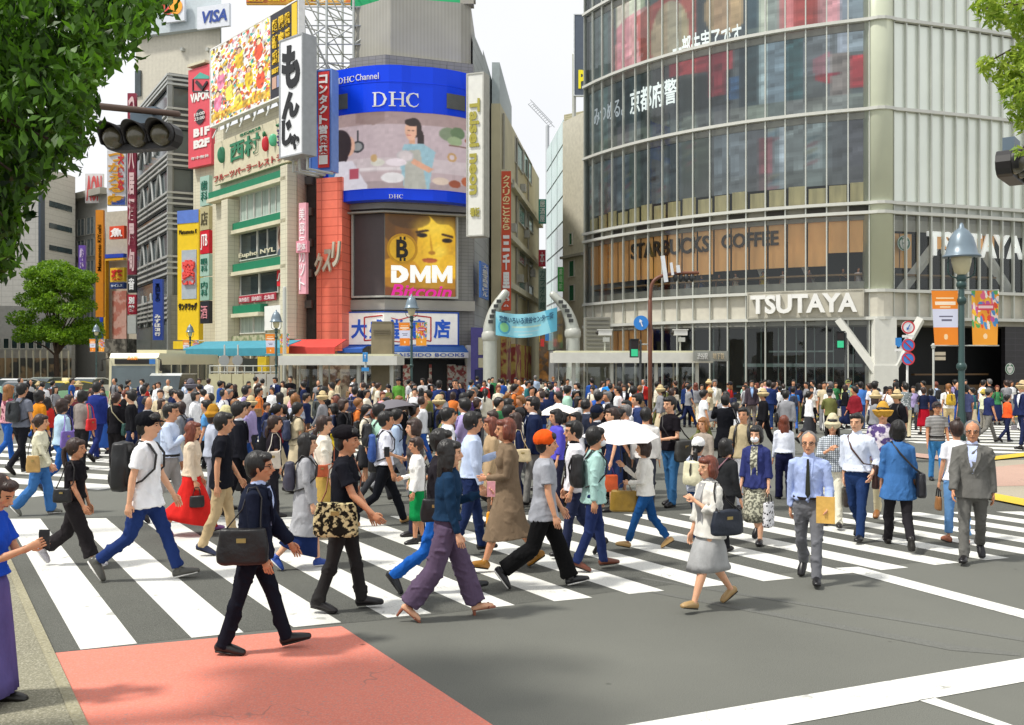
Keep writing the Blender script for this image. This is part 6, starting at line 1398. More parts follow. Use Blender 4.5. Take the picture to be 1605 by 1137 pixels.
for z in (7.5, 13, 19, 23.5):
    for k in range(3): a, b = 2.5 + k * 4, 4.2 + k * 4; g.loft([LV.at(a, z - 1.5, .1), LV.at(b, z + 1.5, .1)], .13, seg=6); g.loft([LV.at(b + 1.2, z - 1.5, .1), LV.at(b, z + 1.5, .1)], .13, seg=6)
sobj(g, 'window_strut', mat('strut', 'a8aba8', .5), s)
g = G(); LV.px(g, 271, 303, 462, 580, .05, .4, 288); sobj(g, 'grey_cladding', mat('clad', '8a8a82', .6, kind='brick', col2='77776f', pscale=.6), s)
MZ = Path([C(240, 82), C(262, 82)]); s = sign('dark blue vertical bank banner with white letters on the louvred building', MZ, 243, 258, 437, 532, '1c3f9c', out=.1, thick=.4, name='vertical_sign'); V, F3, wd = text_mesh('MIZUHO', .04, .5); g = G(); a, b, z1_, z0_ = MZ.u(247), MZ.u(254), MZ.z(250, 444), MZ.z(250, 472); g.add([MZ.at(a + v[2] * (b - a), z1_ - v[0] / wd * (z1_ - z0_), .53) for v in V], F3); sobj(g, 'lettering', wht, s); wtext(MZ, s, 'みずほ銀行', 246, 255, 492, 526, wht, None, out=.52, vert=True, bold=.03)
# beige tower with card billboards behind
s = simple_building('ribbed_tower', 'tall beige ribbed tower with a pale blue top storey behind the louvred building', [C(213, 122), C(345, 118), C(345, 135), C(222, 140)], CH + 515 * 120 / FPX, mat('ribbed_beige', 'd4cfbf', .6, kind='stripe', col2='c4bfae', pscale=1.6, axis='X', var=.06)); TWR = Path([C(213, 122), C(345, 118)])
g = G(); prism(g, [C(211, 121), C(347, 117), C(347, 136), C(220, 141)], CH + 515 * 120 / FPX, 60); sobj(g, 'top_storey', mat('bluegrey_top', 'c4ced2', .5, var=.05), s); g = G(); TWR.px(g, 213, 222, 110, 150, .02, .2); sobj(g, 'window', glassd, s)
for x in (286, 326): g = G(); TWR.px(g, x, x + 4, 75, 80, .02, .5); sobj(g, 'wall_fitting', steel, s)
TW2 = Path([C(211, 120.6), C(347, 116.6)])
s = sign('white board with dark blue capital letters of a card company high on the tower', TW2, 313, 363, 9, 44, 'dfe3ea', at=338, out=.1, thick=.4, name='billboard'); wtext(TW2, s, 'VISA', 321, 360, 17, 36, mat('visa_blue', '2a4a9c', .5, var=0), None, at=338, out=.54, bold=.03, shear=.2)
s = sign('white board with red and orange circles high on the tower beside the leaves', TW2, 258, 293, 0, 35, 'dfe3ea', at=276, out=.1, thick=.4, name='billboard'); disc_on(TW2, s, 268, 12, 12, .52, 'd8443c', 'circle'); disc_on(TW2, s, 280, 12, 12, .56, 'f0a030', 'circle')
# white narrow building with pink sign, pharmacy front
s = simple_building('narrow_cream_building', 'narrow cream tiled building carrying the tall pink sign', [C(303, 80), C(341, 78), C(341, 92), C(306, 94)], CH + 468 * 79 / FPX, tile_c); NF = Path([C(303, 80), C(341, 78)])
g = G(); NF.px(g, 306, 334, 100, 104, .02, .8); sobj(g, 'cornice', cream, s)
s = sign('tall pink billboard with a folding table emblem and white floor numbers', NF, 305, 341, 107, 261, 'd9505c', at=322, out=.1, thick=.5, name='billboard'); disc_on(NF, s, 324, 184, 12, .64, '2b2226', 'disc')
wtext(NF, s, 'VAPOR', 309, 339, 146, 160, wht, None, at=322, out=.62, bold=.05); wtext(NF, s, 'B1F', 314, 339, 202, 215, wht, None, at=322, out=.62, bold=.06); wtext(NF, s, 'B2F', 314, 339, 220, 233, wht, None, at=322, out=.62, bold=.06); wtext(NF, s, '10:00', 316, 332, 178, 183, wht, None, at=322, out=.68); wtext(NF, s, '23:00', 316, 332, 185, 190, wht, None, at=322, out=.68); wtext(NF, s, '年中無休', 310, 338, 245, 250, wht, None, at=322, out=.62)
g = G(); 
for pts in ([(313, 125), (324, 115), (338, 121), (338, 125)],): g.prism([NF.at(NF.u(x), NF.z(x, y), .61) for x, y in pts][::-1], NF.at(0, 0, .64) - NF.at(0, 0, .61))
sobj(g, 'emblem_roof', mat('teal', '4fa898', .5), s); g = G(); seg_on(NF, g, [(313, 126), (313, 145), (338, 145)], .07, .64); seg_on(NF, g, [(319, 130), (330, 142)], .18, .64); seg_on(NF, g, [(336, 130), (328, 142)], .14, .64); sobj(g, 'emblem', mat('darkp', '3a2a30', .5), s)
YF = Path([C(285, 76), C(321, 75)])
s = sign('tall yellow pharmacy signboard with a blue top and a large red character', YF, 287, 320, 330, 532, 'e8c41c', at=304, out=.1, thick=.5, name='signboard')
g = G(); YF.px(g, 287, 320, 330, 350, .6, .64, 304); sobj(g, 'blue_top', mat('bp', '5a7ac8', .5), s); g = G(); YF.px(g, 294, 317, 392, 468, .6, .64, 304); sobj(g, 'grey_field', mat('gp', 'aab4bc', .5), s)
wtext(YF, s, '薬', 296, 316, 408, 446, mat('redk', 'e0504a', .5, var=0, emit=.1), None, at=304, out=.66, bold=.06, thick=.15); wtext(YF, s, 'Matsumoto K', 290, 318, 360, 367, blk, None, at=304, out=.62); wtext(YF, s, 'サンドラッグ', 289, 318, 474, 486, blk, None, at=304, out=.62, bold=.06)
g = G(); YF.px(g, 289, 321, 534, 546, .1, 1.2, 304); sobj(g, 'canopy', mat('yc', 'e0be20', .5), s)
VS = Path([C(320, 73), C(337, 72)])
for i, (yt, yb, c_, tx, tcx, lb_) in enumerate(((276, 322, '9fbdb0', '歯科', '1f6b58', 'pale green plate at the top of the small vertical sign stack'), (324, 360, 'b5ac84', '店', '5a5440', 'khaki plate in the small vertical sign stack'), (361, 397, 'c4142a', 'JTB', 'ffffff', 'red plate in the small vertical sign stack beside the yellow board'),
        (398, 432, '9fbdb0', '眼科', '1f6b58', 'pale green plate right under the red plate of the sign stack'), (434, 470, '8fb3a4', '内科', '1f6b58', 'darker green lower plate of the sign stack'), (471, 506, '22242c', '酒', 'd8909a', 'black plate at the foot of the small vertical sign stack'))):
    s = sign(lb_, VS, 321, 335, yt, yb, c_, at=328, out=.1, thick=.3, name='sign_board'); wtext(VS, s, tx, 323, 333, yt + 6, yb - 6, mat('t_' + tcx, tcx, .5, var=0), None, at=328, out=.42, vert=len(tx) < 3)
# beige block with blue frame, vertical signs
s = simple_building('blue_framed_building', 'beige building with a blue and yellow frame and stacked signs on its front', [C(166, 108), C(222, 106), C(222, 118), C(170, 120)], CH + 238 * 107 / FPX, mat('beige3', 'bdb6a4', .6, var=.1)); BF2 = Path([C(166, 108), C(222, 106)])
for nm, c_, x0, x1, yt, yb in (('blue_frame', '1c42b8', 165, 170, 398, 545), ('blue_frame', '1c42b8', 170, 202, 398, 404), ('yellow_frame', 'd9a820', 171, 174, 405, 545), ('yellow_frame', 'd9a820', 174, 202, 405, 408)): g = G(); BF2.px(g, x0, x1, yt, yb, .3, .8, 185); sobj(g, nm, mat(nm, c_, .5), s)
g = G(); BF2.px(g, 178, 200, 455, 530, .1, .2, 185); sobj(g, 'pink_poster', mat('pinkp', 'c9a092', .6, kind='blotch', col2='b5705f', pscale=.9), s); g = G(); BF2.px(g, 176, 222, 531, 552, .1, 2.2, 195); sobj(g, 'dark_canopy', mat('dkc', '5c5850', .6, kind='blotch', col2='8a857a', pscale=2), s)
fix(s)
for lb_, x0, x1, yt, yb, c_, F_, tx, tcx, vt in (
    ('tall orange vertical sign with black Latin letters turned sideways', 153, 165, 329, 496, 'f0961c', Path([C(150, 104), C(168, 104)]), None, None, 0),
    ('colourful vertical board with blue, red and yellow characters under the traffic light', 171, 200, 236, 322, 'dfe0e4', Path([C(168, 100), C(204, 100)]), 'つかえるわ', 'e0a020', 1),
    ('long dark red vertical sign stack in front of the louvred building', 203, 216, 147, 430, '8a1c38', Path([C(200, 92), C(220, 92)]), 'つぼ八居酒屋旬', 'e8c8c8', 1),
    ('black and white small vertical board under the dark red stack', 203, 216, 431, 458, '2c2c30', Path([C(200, 92), C(220, 92)]), '音', 'ffffff', 1),
    ('red small vertical board with white characters low on the sign stack', 203, 216, 461, 492, 'b81c38', Path([C(200, 92), C(220, 92)]), '別館', 'ffffff', 1),
    ('white blank board at the foot of the dark red sign stack', 203, 216, 494, 522, 'c8ccc8', Path([C(200, 92), C(220, 92)]), None, None, 0),
    ('orange red square board with a white fish mark on the beige building', 177, 200, 354, 374, 'e0502c', Path([C(166, 106), C(222, 104)]), '魚', 'ffffff', 0),
    ('yellow pharmacy board with a large red character inside the blue frame', 178, 200, 419, 441, 'e8c030', Path([C(166, 106), C(222, 104)]), '薬', 'd02c24', 0),
    ('dark blue strip with pale script under the yellow pharmacy board', 178, 200, 442, 452, '24407c', Path([C(166, 106), C(222, 104)]), 'セイムス', 'd8e4f0', 0),
    ('purple vertical sign on the far glass front beyond the tree', 126, 136, 384, 424, '6a4aa8', Path([C(124, 118), C(140, 118)]), '紫', 'd8c8e8', 1),
    ('white rooftop board with red letters on the far left building', 136, 164, 272, 318, 'e0dede', Path([C(130, 130), C(170, 130)]), 'AON', 'd85a5a', 0)):
    s = sign(lb_, F_, x0, x1, yt, yb, c_, out=.1, thick=.4, name='vertical_sign' if (yb - yt) > (x1 - x0) else 'sign_board')
    if tx: wtext(F_, s, tx, x0 + 2, x1 - 2, yt + 3, yb - 3, mat('t_' + tcx, tcx, .5, var=0), None, out=.54, vert=bool(vt), bold=.04)
    if x0 == 153:
        V, F3, wd = text_mesh('Matsumoto KiYoshi', .03, .5); g = G(); a, b, z1_, z0_ = F_.u(156), F_.u(162), F_.z(159, 352), F_.z(159, 424); g.add([F_.at(b - v[2] * (b - a), z0_ + v[0] / wd * (z1_ - z0_), .53) for v in V], F3); sobj(g, 'lettering', blk, s)
    if x0 == 171: 
        g = G(); F_.px(g, 172, 199, 308, 321, .51, .55); sobj(g, 'yellow_foot', mat('yf', 'e8b020', .5, kind='blotch', col2='3a5ab0', pscale=.8), s); wtext(F_, s, '大きな', 188, 198, 240, 300, mat('t_r', 'd02c34', .5, var=0), None, out=.56, vert=True, bold=.05)
stone = mat('grey_stone', 'bcbbb5', .6, kind='brick', col2='a9a8a2', pscale=.35, var=.06)
s = simple_building('stone_department_store', 'pale grey stone building with long dark slots beyond the tree at the left', [C(-60, 120), C(60, 120), C(118, 128), C(118, 150), C(-60, 150)], CH + 300 * 124 / FPX, stone); SF = Path([C(60, 120), C(118, 128)])
for yt, yb in ((318, 327), (352, 360), (386, 394)): g = G(); SF.px(g, 77, 112, yt, yb, .02, .1); sobj(g, 'window_slot', glassd, s)
g = G(); SF.px(g, 60, 67, 300, 560, .02, .3); sobj(g, 'dark_column', mat('dcol', '3a4654', .4), s); fix(s)
s = simple_building('far_glass_front', 'pale building with a grid of glass behind the orange vertical sign', [C(118, 134), C(168, 128), C(168, 140), C(120, 150)], CH + 262 * 130 / FPX, mat('pale_wall', 'b5b5b0', .6, var=.06)); GL = Path([C(118, 134), C(168, 128)])
for i in range(6):
    for j in range(3): window(GL, s, 122 + j * 15, 133 + j * 15, 340 + i * 34, 366 + i * 34, at=140, nx=2, gm_=mat('farglass', '8d9aa0', .2, spec=.8, var=.3))
g = G(); GL.px(g, 118, 168, 300, 310, .05, 1.0, 140); sobj(g, 'cornice', conc, s); fix(s)
s = simple_building('white_slab_building', 'low white slab front behind the parked cars under the left tree', [C(-80, 100), C(112, 104), C(112, 112), C(-80, 112)], 8.5, mat('white_slab', 'b9b8b2', .6, var=.1)); LW = Path([C(-20, 99.9), C(112, 103.9)])
for i in range(9): window(LW, s, -8 + i * 13, 1 + i * 13, 530, 545, at=50, nx=1)
g = G()
for i in range(12): LW.px(g, -15 + i * 11, -13 + i * 11, 548, 600, .1, .8, 50)
sobj(g, 'pillar', cream, s); g = G(); LW.px(g, -20, 112, 560, 600, .02, .06, 50); sobj(g, 'shop_front', mat('shop3', '4d4d4a', .6, kind='blotch', col2='a98f6c', pscale=.6), s); fix(s)
s = simple_building('left_edge_block', 'dark brown grey block filling the far left behind the leaves', [C(-700, 60), C(-120, 78), C(-120, 95), C(-700, 95)], 25, mat('blk', '77756e', .7, kind='brick', col2='4c4f50', pscale=.25))
# tower crane far away
s = empty('tower_crane', (C(840, 260)[0], 260, 0), 0, 'faint tower crane far beyond the lane in the sky gap', 'crane'); cm = mat('crane', 'b8bcc0', .6, var=0)
g = G(); a, b = W(828, 162, 260), W(862, 198, 260)
for dx, dz in ((0, 0), (1.2, 0), (.6, 1.2)): g.loft([a + Vector((dx, 0, dz)), b + Vector((dx, 0, dz))], .10, seg=4)
for k in range(12): p0, p1 = a.lerp(b, k / 12), a.lerp(b, (k + 1) / 12); g.loft([p0, p1 + Vector((.6, 0, 1.2))], .07, seg=4); g.loft([p1, p0 + Vector((1.2, 0, 0))], .07, seg=4)
sobj(g, 'jib', cm, s); g = G(); b2 = W(858, 196, 260); g.loft([b2, (b2.x, 260, 0)], .5, seg=4); sobj(g, 'mast', cm, s)
# ---------------------------------------------------------------- vehicles
def wheel(s, c, r, w_):
    g = G(); g.loft([c - np.array([w_ / 2, 0, 0]), c + np.array([w_ / 2, 0, 0])], r, side=(0, 1, 0), seg=20, cap=False); t = sobj(g, 'wheel', mat('tyre', '1a1a1a', .8), s)
def car(label, px_, d, rz, colr, L_=4.4, kind='sedan', cat='car', roof=None):
    X_ = C(px_, d)[0]; s = empty('taxi' if cat == 'taxi' else 'parked_car' if kind == 'sedan' else 'van', (X_, d, 0), 0, label, cat); w_ = 1.72; m = mat('car_paint', colr, .25, spec=.7, var=.02, coat=.6)
    prof = {'sedan': [(-.5, .35), (-.5, .72), (-.47, .88), (-.32, .95), (-.2, .98), (.18, .98), (.3, .93), (.48, .82), (.5, .6), (.5, .35)], 'van': [(-.5, .35), (-.5, 1.05), (.36, 1.1), (.47, .98), (.5, .7), (.5, .35)]}[kind]
    top = {'sedan': [(-.33, .94), (-.24, 1.36), (-.12, 1.46), (.06, 1.46), (.14, 1.38), (.28, .94)], 'van': [(-.49, 1.04), (-.48, 1.88), (.26, 1.92), (.34, 1.8), (.46, 1.0)]}[kind]
    def ext(pf, wd, k=1): 
        g = G(); g.prism([(-wd / 2, y * L_, z) for y, z in pf], (wd, 0, 0)); return g
    sobj(ext(prof, w_), 'body', m, s); sobj(ext(top, w_ - .22), 'window', glassd, s)
    g = G(); yy = [p for p in top if p[1] > 1.3]; g.prism([(-(w_ - .2) / 2, y * L_, z + .004) for y, z in yy] + [(-(w_ - .2) / 2, y * L_, z - .06) for y, z in yy[::-1]], (w_ - .2, 0, 0)); sobj(g, 'roof', mat('car_paint', roof or colr, .25, spec=.7, var=.02, coat=.6), s)
    for sx in (-1, 1):
        for y in (-.31, .31): wheel(s, np.array([sx * (w_ / 2 - .1), y * L_, .32]), .32, .22)
        g = G(); g.box((sx * .6, .5 * L_ + .01, .68), (.36, .05, .17)); sobj(g, 'headlight', mat('hl', 'e6e6dc', .15, var=0), s)
        g = G(); g.box((sx * .62, -.5 * L_ - .01, .75), (.3, .05, .18)); sobj(g, 'tail_light', mat('tlr', 'a8242a', .3, var=0), s)
    g = G(); g.box((0, .5 * L_ + .02, .42), (w_ * .96, .08, .2)); g.box((0, -.5 * L_ - .02, .42), (w_ * .96, .08, .2)); sobj(g, 'bumper', mat('bump', '3a3c3e', .5), s)
    if cat == 'taxi': g = G(); g.box((0, 0, 1.56), (.5, .2, .16)); sobj(g, 'roof_light', mat('rl', 'e8e0c0', .4), s)
    for c in s.children: c.data.transform(Matrix.Translation((X_, d, 0)))
    s.rotation_euler = (0, 0, rz); return s
def carfix(s): pass
_old = car
cars = [('white car half hidden by walkers at the far left', 25, 60, R(165), 'dcdedd', 'car'), ('dark green black car behind the crowd under the left tree', 38, 52, R(170), '2c3634', 'car'), ('pale green and yellow taxi in the crowd gap left of the bus', 104, 52, R(150), '8fc8a8', 'taxi'), ('grey car between the tree trunk and the taxi', 72, 66, R(170), '8a908f', 'car'), ('white car behind the taxi near the bus', 140, 64, R(172), 'e0e2e0', 'car'), ('dark car at the very far left edge', -12, 64, R(168), '32383c', 'car')]
for lb_, px_, d, rz, c_, ct in cars:
    s = car(lb_, px_, d, rz, c_, cat=ct, roof='d8c02c' if ct == 'taxi' else None)
    for c in s.children: c.data.transform(Matrix.Translation((-s.location.x, -s.location.y, 0)))
    for c in s.children: c.data.transform(Matrix.Translation((0, 0, 0)))
    for c in s.children: c.data.transform(Matrix.Translation((s.location.x, s.location.y, 0)))
s = car('white delivery van with a pale windscreen right of the bus', 271, 50, R(186), 'c9ccc8', 4.6, 'van', 'van')
# bus
X_ = C(209, 49)[0]; s = empty('city_bus', (X_, 49, 0), 0, 'cream city bus facing the crossing with a wide dark windscreen and destination board', 'bus')
bw, bh = 2.5, 3.0; cr_ = mat('bus_cream', 'd8d2b0', .35, spec=.6, var=.03, coat=.3); y0 = 49
g = G(); g.prism([(X_ - bw / 2, y0 + a, z) for a, z in ((0, .35), (-.02, 1.1), (.06, 2.7), (.25, 2.95), (10, 2.95), (10, .35))][::-1], (bw, 0, 0)); sobj(g, 'body', cr_, s)
g = G(); g.prism([(X_ - 1.12, y0 - .04, 1.15), (X_ + 1.12, y0 - .04, 1.15), (X_ + 1.12, y0 + .02, 2.3), (X_ - 1.12, y0 + .02, 2.3)], (0, .03, 0)); sobj(g, 'windscreen', mat('busglass', '4d5c60', .08, spec=1, var=.2, scale=1), s)
g = G(); g.box((X_, y0 + .0, 2.52), (1.9, .06, .26)); sobj(g, 'destination_board', mat('db', '1f1d1a', .4), s); DB = Path([(X_ - .9, y0 - .03), (X_ + .9, y0 - .03)]); wtext(DB, s, '渋谷駅', 200, 216, 557, 563, mat('amber', 'e8902c', .5, var=0, emit=.6), None, out=.02)
g = G(); g.box((X_ + .98, y0 - .03, 2.52), (.3, .04, .26)); sobj(g, 'route_plate', mat('rp', '3a78c0', .4), s)
for sx in (-1, 1):
    g = G(); g.box((X_ + sx * .9, y0 - .04, .8), (.36, .05, .2)); sobj(g, 'headlight', mat('hl', 'e6e6dc', .15, var=0), s); g = G(); g.loft([(X_ + sx * 1.25, y0, 2.7), (X_ + sx * 1.5, y0 - .25, 2.6), (X_ + sx * 1.5, y0 - .25, 2.1)], [.03, .03, .09], seg=8); sobj(g, 'mirror', blk, s)
    for y in (2.2, 7.5): wheel(s, np.array([X_ + sx * 1.1, y0 + y, .48]), .48, .28)
g = G(); [g.box((X_ + bw / 2 + .01, y0 + 1.2 + k * 1.45, 1.9), (.03, 1.2, .9)) for k in range(6)]; sobj(g, 'side_window', glassd, s); g = G(); g.box((X_, y0 - .02, .45), (2.3, .08, .25)); sobj(g, 'bumper', mat('bump', '3a3c3e', .5), s); g = G(); g.box((X_, y0 + 4, 3.05), (1.6, 3, .2)); sobj(g, 'roof_unit', cr_, s)
# hoarding around the works, barriers
a, b = C(327, 46)[0], C(436, 46)[0]; s = empty('site_hoarding', ((a + b) / 2, 46, .12), 0, 'low cream hoarding boards with rails between the van and the lamp post', 'hoarding')
for k in range(6): g = G(); g.box((a + (b - a) * (k + .5) / 6, 46, 1.12), ((b - a) / 6 - .04, .08, 1.6)); sobj(g, 'board', mat('hoard', 'c4bf9c' if k < 4 else 'b9b7ae', .6, var=.06), s)
g = G(); [g.loft([(a, 46.2, z), (b, 46.2, z)], .03, seg=5) for z in (2.0, 2.3)]; [g.loft([(a + (b - a) * k / 8, 46.2, .1), (a + (b - a) * k / 8, 46.2, 2.32)], .03, seg=5) for k in range(9)]; sobj(g, 'rail', steel, s)
s = empty('works_box', tuple(W(402, 580, 47)), 0, 'dark machine box with a yellow corner above the hoarding', 'machine'); g = G(); g.box(W(396, 572, 47), (.8, .6, .7)); sobj(g, 'body', mat('db2', '2c3028', .5), s); g = G(); g.box(W(413, 570, 46.9), (.42, .6, .75)); sobj(g, 'yellow_end', mat('ye', 'e0c020', .5), s)
for px_, lb_ in ((352, 'thin post with a round grey sign back at the left of the hoarding'), (373, 'thin post with a round grey sign back at the right of the hoarding')):
    s, X_, zt = post(lb_, px_, 47, 540, .04); disc(s, X_, 46.9, CH + .1, .26, '9a9d9c', 'sign_back')
# ---------------------------------------------------------------- trees
def leafmat(name, c1, c2, tr=.35):
    m = bpy.data.materials.new(name); m.use_nodes = True; n = m.node_tree.nodes; l = m.node_tree.links; p = n['Principled BSDF']; o = n['Material Output']
    t = n.new('ShaderNodeTexCoord'); k = n.new('ShaderNodeTexNoise'); k.inputs['Scale'].default_value = 1.4; k.inputs['Detail'].default_value = 4; l.new(t.outputs['Object'], k.inputs['Vector'])
    gi = n.new('ShaderNodeNewGeometry'); ad_ = n.new('ShaderNodeMath'); ad_.operation = 'MULTIPLY_ADD'; ad_.inputs[1].default_value = .5; l.new(gi.outputs['Random Per Island'], ad_.inputs[0]); l.new(k.outputs['Fac'], ad_.inputs[2])
    mr = n.new('ShaderNodeMapRange'); mr.inputs[1].default_value = .4; mr.inputs[2].default_value = 1.0; l.new(ad_.outputs[0], mr.inputs[0]); mi_ = n.new('ShaderNodeMix'); mi_.data_type = 'RGBA'; l.new(mr.outputs[0], mi_.inputs[0]); mi_.inputs[6].default_value = lin(c1) + (1,); mi_.inputs[7].default_value = lin(c2) + (1,)
    l.new(mi_.outputs[2], p.inputs['Base Color']); p.inputs['Roughness'].default_value = .45; ts = n.new('ShaderNodeBsdfTranslucent'); l.new(mi_.outputs[2], ts.inputs[0]); ms = n.new('ShaderNodeMixShader'); ms.inputs[0].default_value = tr; l.new(p.outputs[0], ms.inputs[1]); l.new(ts.outputs[0], ms.inputs[2]); l.new(ms.outputs[0], o.inputs[0]); return m
bark = mat('bark', '3d2f26', .9, var=.3, scale=6, bump=.5, bscale=20)
def leaves(centres, n, size, rs, aspect=.42, droop=.35, flat=1.0):
    """many small folded leaves spread through clumps; centres = [(c, r)]"""
    cs = np.array([c for c, r in centres]); rr_ = np.array([r for c, r in centres]); w_ = rr_ ** 2; idx = rs.choice(len(cs), n, p=w_ / w_.sum())
    v = rs.normal(size=(n, 3)); v /= np.linalg.norm(v, axis=1)[:, None]; rad = rs.uniform(.35, 1, n) ** .5; P = cs[idx] + v * (rr_[idx] * rad)[:, None] * np.array([1, 1, flat])
    d = rs.normal(size=(n, 3)); d[:, 2] -= droop; d /= np.linalg.norm(d, axis=1)[:, None]; u = np.cross(d, rs.normal(size=(n, 3))); u /= np.linalg.norm(u, axis=1)[:, None]; nn = np.cross(d, u)
    s_ = (size * rs.uniform(.6, 1.25, n))[:, None]; a = P - d * s_ * .5; b = P + d * s_ * .5; m1 = P + u * s_ * aspect * .5 + nn * s_ * .08 - d * s_ * .06; m2 = P - u * s_ * aspect * .5 + nn * s_ * .08 - d * s_ * .06
    V = np.stack([a, m1, b, m2], 1).reshape(-1, 3); F = np.arange(n * 4).reshape(-1, 4); return V, F
def leaf_obj(name, V, F, m, root):
    me = bpy.data.meshes.new(name); V = V - np.array(root.location); me.vertices.add(len(V)); me.vertices.foreach_set('co', V.ravel()); me.loops.add(F.size); me.loops.foreach_set('vertex_index', F.ravel()); me.polygons.add(len(F)); me.polygons.foreach_set('loop_start', np.arange(0, F.size, 4)); me.polygons.foreach_set('loop_total', np.full(len(F), 4)); me.update(); me.validate(); me.materials.append(m)
    o = bpy.data.objects.new(name, me); COL.objects.link(o); o.parent = root; return o
# zelkova beyond the crossing
d = 80; bx = C(88, d)[0]; s = empty('street_tree', (bx, d, 0), 0, 'bright green spreading tree with a forked dark trunk before the stone building', 'tree'); rs = np.random.RandomState(4)
g = G(); cl = []; tz = 3.2; g.loft([(bx, d, 0), (bx + .05, d, 1.6), (bx, d, tz)], [.30, .22, .2], seg=12)
zc, R_ = CH + (HY - 478) * d / FPX, 3.35
for i in range(80):
    a = rs.uniform(0, 6.28); f = math.sqrt(rs.uniform(0, 1)); z = rs.choice([-.62, -.15, .3, .72]) + rs.uniform(-.16, .16); rad = R_ * f * math.sqrt(max(.05, 1 - (z * .95) ** 2)) * (1.05 if z < .2 else .9)
    c = np.array([bx + rad * math.cos(a), d + rad * math.sin(a) * .8, zc + z * 3.7 + rs.uniform(-.5, .5)]); 
    if z < -.55: c[2] = zc - 2.4 + rs.uniform(-.3, .3)
    cl.append((c, rs.uniform(.7, 1.35)))
    if i % 3 == 0: g.loft(spl([(bx, d, tz - .2), (bx + (c[0] - bx) * .35, d + (c[1] - d) * .35, tz + (c[2] - tz) * .45), tuple(c)], 7), np.linspace(.11, .025, 7), seg=6)
sobj(g, 'trunk', bark, s, True); V, F = leaves(cl, 40000, .22, rs, .6, .1, .55); leaf_obj('crown', V, F, leafmat('zelkova_leaf', '3c6a14', '8db52c', .45), s)
# big overhanging tree close by on the left
s = empty('overhanging_tree', (-5.4, 5.6, 0), 0, 'dark leafy tree whose hanging branches fill the upper left corner', 'tree'); rs = np.random.RandomState(11)
g = G(); g.loft(spl([(-5.4, 5.6, 0), (-5.3, 5.6, 1.8), (-4.9, 5.7, 3.4), (-4.2, 5.8, 4.9)], 12), np.linspace(.24, .1, 12), seg=12)
def outline(y):                       # right edge of the foliage in the photo, by height
    return np.interp(y, [-80, 0, 25, 60, 110, 150, 200, 230, 260, 290, 330, 370, 410, 440], [320, 258, 240, 205, 160, 148, 132, 110, 92, 50, 32, 28, 12, -10])
cl = []
for i in range(360):
    y = rs.uniform(-45, 420); xr = outline(y); x = rs.uniform(-140, xr - 14) if rs.rand() < .62 else xr - abs(rs.normal()) * 26 - 6 + (rs.uniform(0, 26) if rs.rand() < .25 else 0); dd_ = rs.uniform(5.0, 6.9)
    c = W(x, y, dd_); cl.append((np.array(c), rs.uniform(.04, .13) if xr - x < 60 else rs.uniform(.15, .3)))
    if i % 6 == 0: g.loft(spl([(-4.7, 5.7, 3.8 + rs.uniform(-.8, .8)), ((c.x - 4.7) / 2, (c.y + 5.7) / 2, max(c.z, 3.8) + .3), tuple(c)], 7), np.linspace(.035, .007, 7), seg=5)
sobj(g, 'trunk', bark, s, True); V, F = leaves(cl, 27000, .088, rs, .40, 1.3)
leaf_obj('crown', V, F, leafmat('dark_leaf', '17300a', '5f9020', .5), s)
# branches of a tree at the right edge
s = empty('overhanging_tree', (8.6, 11.5, 0), 0, 'light green branches reaching in at the upper right edge', 'tree'); rs = np.random.RandomState(5); g = G(); g.loft(spl([(8.6, 11.5, 0), (8.5, 11.6, 3), (8.0, 11.7, 6), (7.4, 11.6, 8.2)], 12), np.linspace(.22, .1, 12), seg=10); cl = []
for x, y, r in ((1545, 12, .16), (1560, 30, .14), (1575, 10, .2), (1595, 20, .22), (1610, 40, .2), (1545, 98, .1), (1562, 108, .16), (1578, 122, .16), (1592, 100, .16), (1605, 120, .22), (1590, 150, .16), (1602, 170, .18), (1610, 190, .16), (1600, 235, .08), (1620, 70, .2), (1630, 150, .3), (1640, 30, .3), (1598, 84, .14), (1540, 0, .12)):
    c = np.array(W(x, y, 11.6 + rs.uniform(-.3, .3))); cl.append((c, r)); g.loft(spl([(7.9, 11.6, 6.3), ((c[0] + 7.9) / 2, 11.6, (c[2] + 6.5) / 2 + .3), tuple(c)], 7), np.linspace(.03, .008, 7), seg=5)
sobj(g, 'trunk', bark, s, True); V, F = leaves(cl, 2600, .12, rs, .34, .5); leaf_obj('crown', V, F, leafmat('light_leaf', '6d9420', 'b8cc50', .5), s)
# ---------------------------------------------------------------- the crowd: named walkers first, nearest to farthest
Pn = person
Pn(-20, 745, 1108, 0, 'woman in royal blue and a long violet skirt using a phone at the left edge', top='s', tc='1f4fc4', bot='skirt', bc='5b5590', bl=.12, wide=.057, hair='short', hc='b', sex='f', pose='s2', la='phone', ra='phone', lod=0, sh='15120f', pit=28, tl=1.0, ex=(('phone', 'r', '1c1c20', 'black phone held by the woman in royal blue at the left edge', .012, .14, .075),), group=None)
Pn(397, 708, 1020, 3, 'man in a dark navy suit striding over the red road coating with a black briefcase', top='j', tc='1a2030', bc='171924', inner='b9c8ee', pose=(20, 2, 12, -15, 4, -6), lod=0, la='f', ra='h', tl=.82, sh='l:131012', lean=4, ex=('glasses', ('shoulder', 'r', '131214', 'large black leather briefcase carried by the man in the navy suit', .43, .30, .15)), group=None)
Pn(228, 642, 908, 0, 'tall young man in a black cap and white tee with a big black backpack', top='s', tc='f2f3f6', bc='24386e', pose='w4', lod=0, hat='cap:15161c', tl=.80, sh='s:4b4a44', la='fs', ra='b', bl=.93, ex=(('backpack', 'b', '17181a', 'big boxy black backpack on the tall man in a white tee', .33, .54, .22),), group=None)
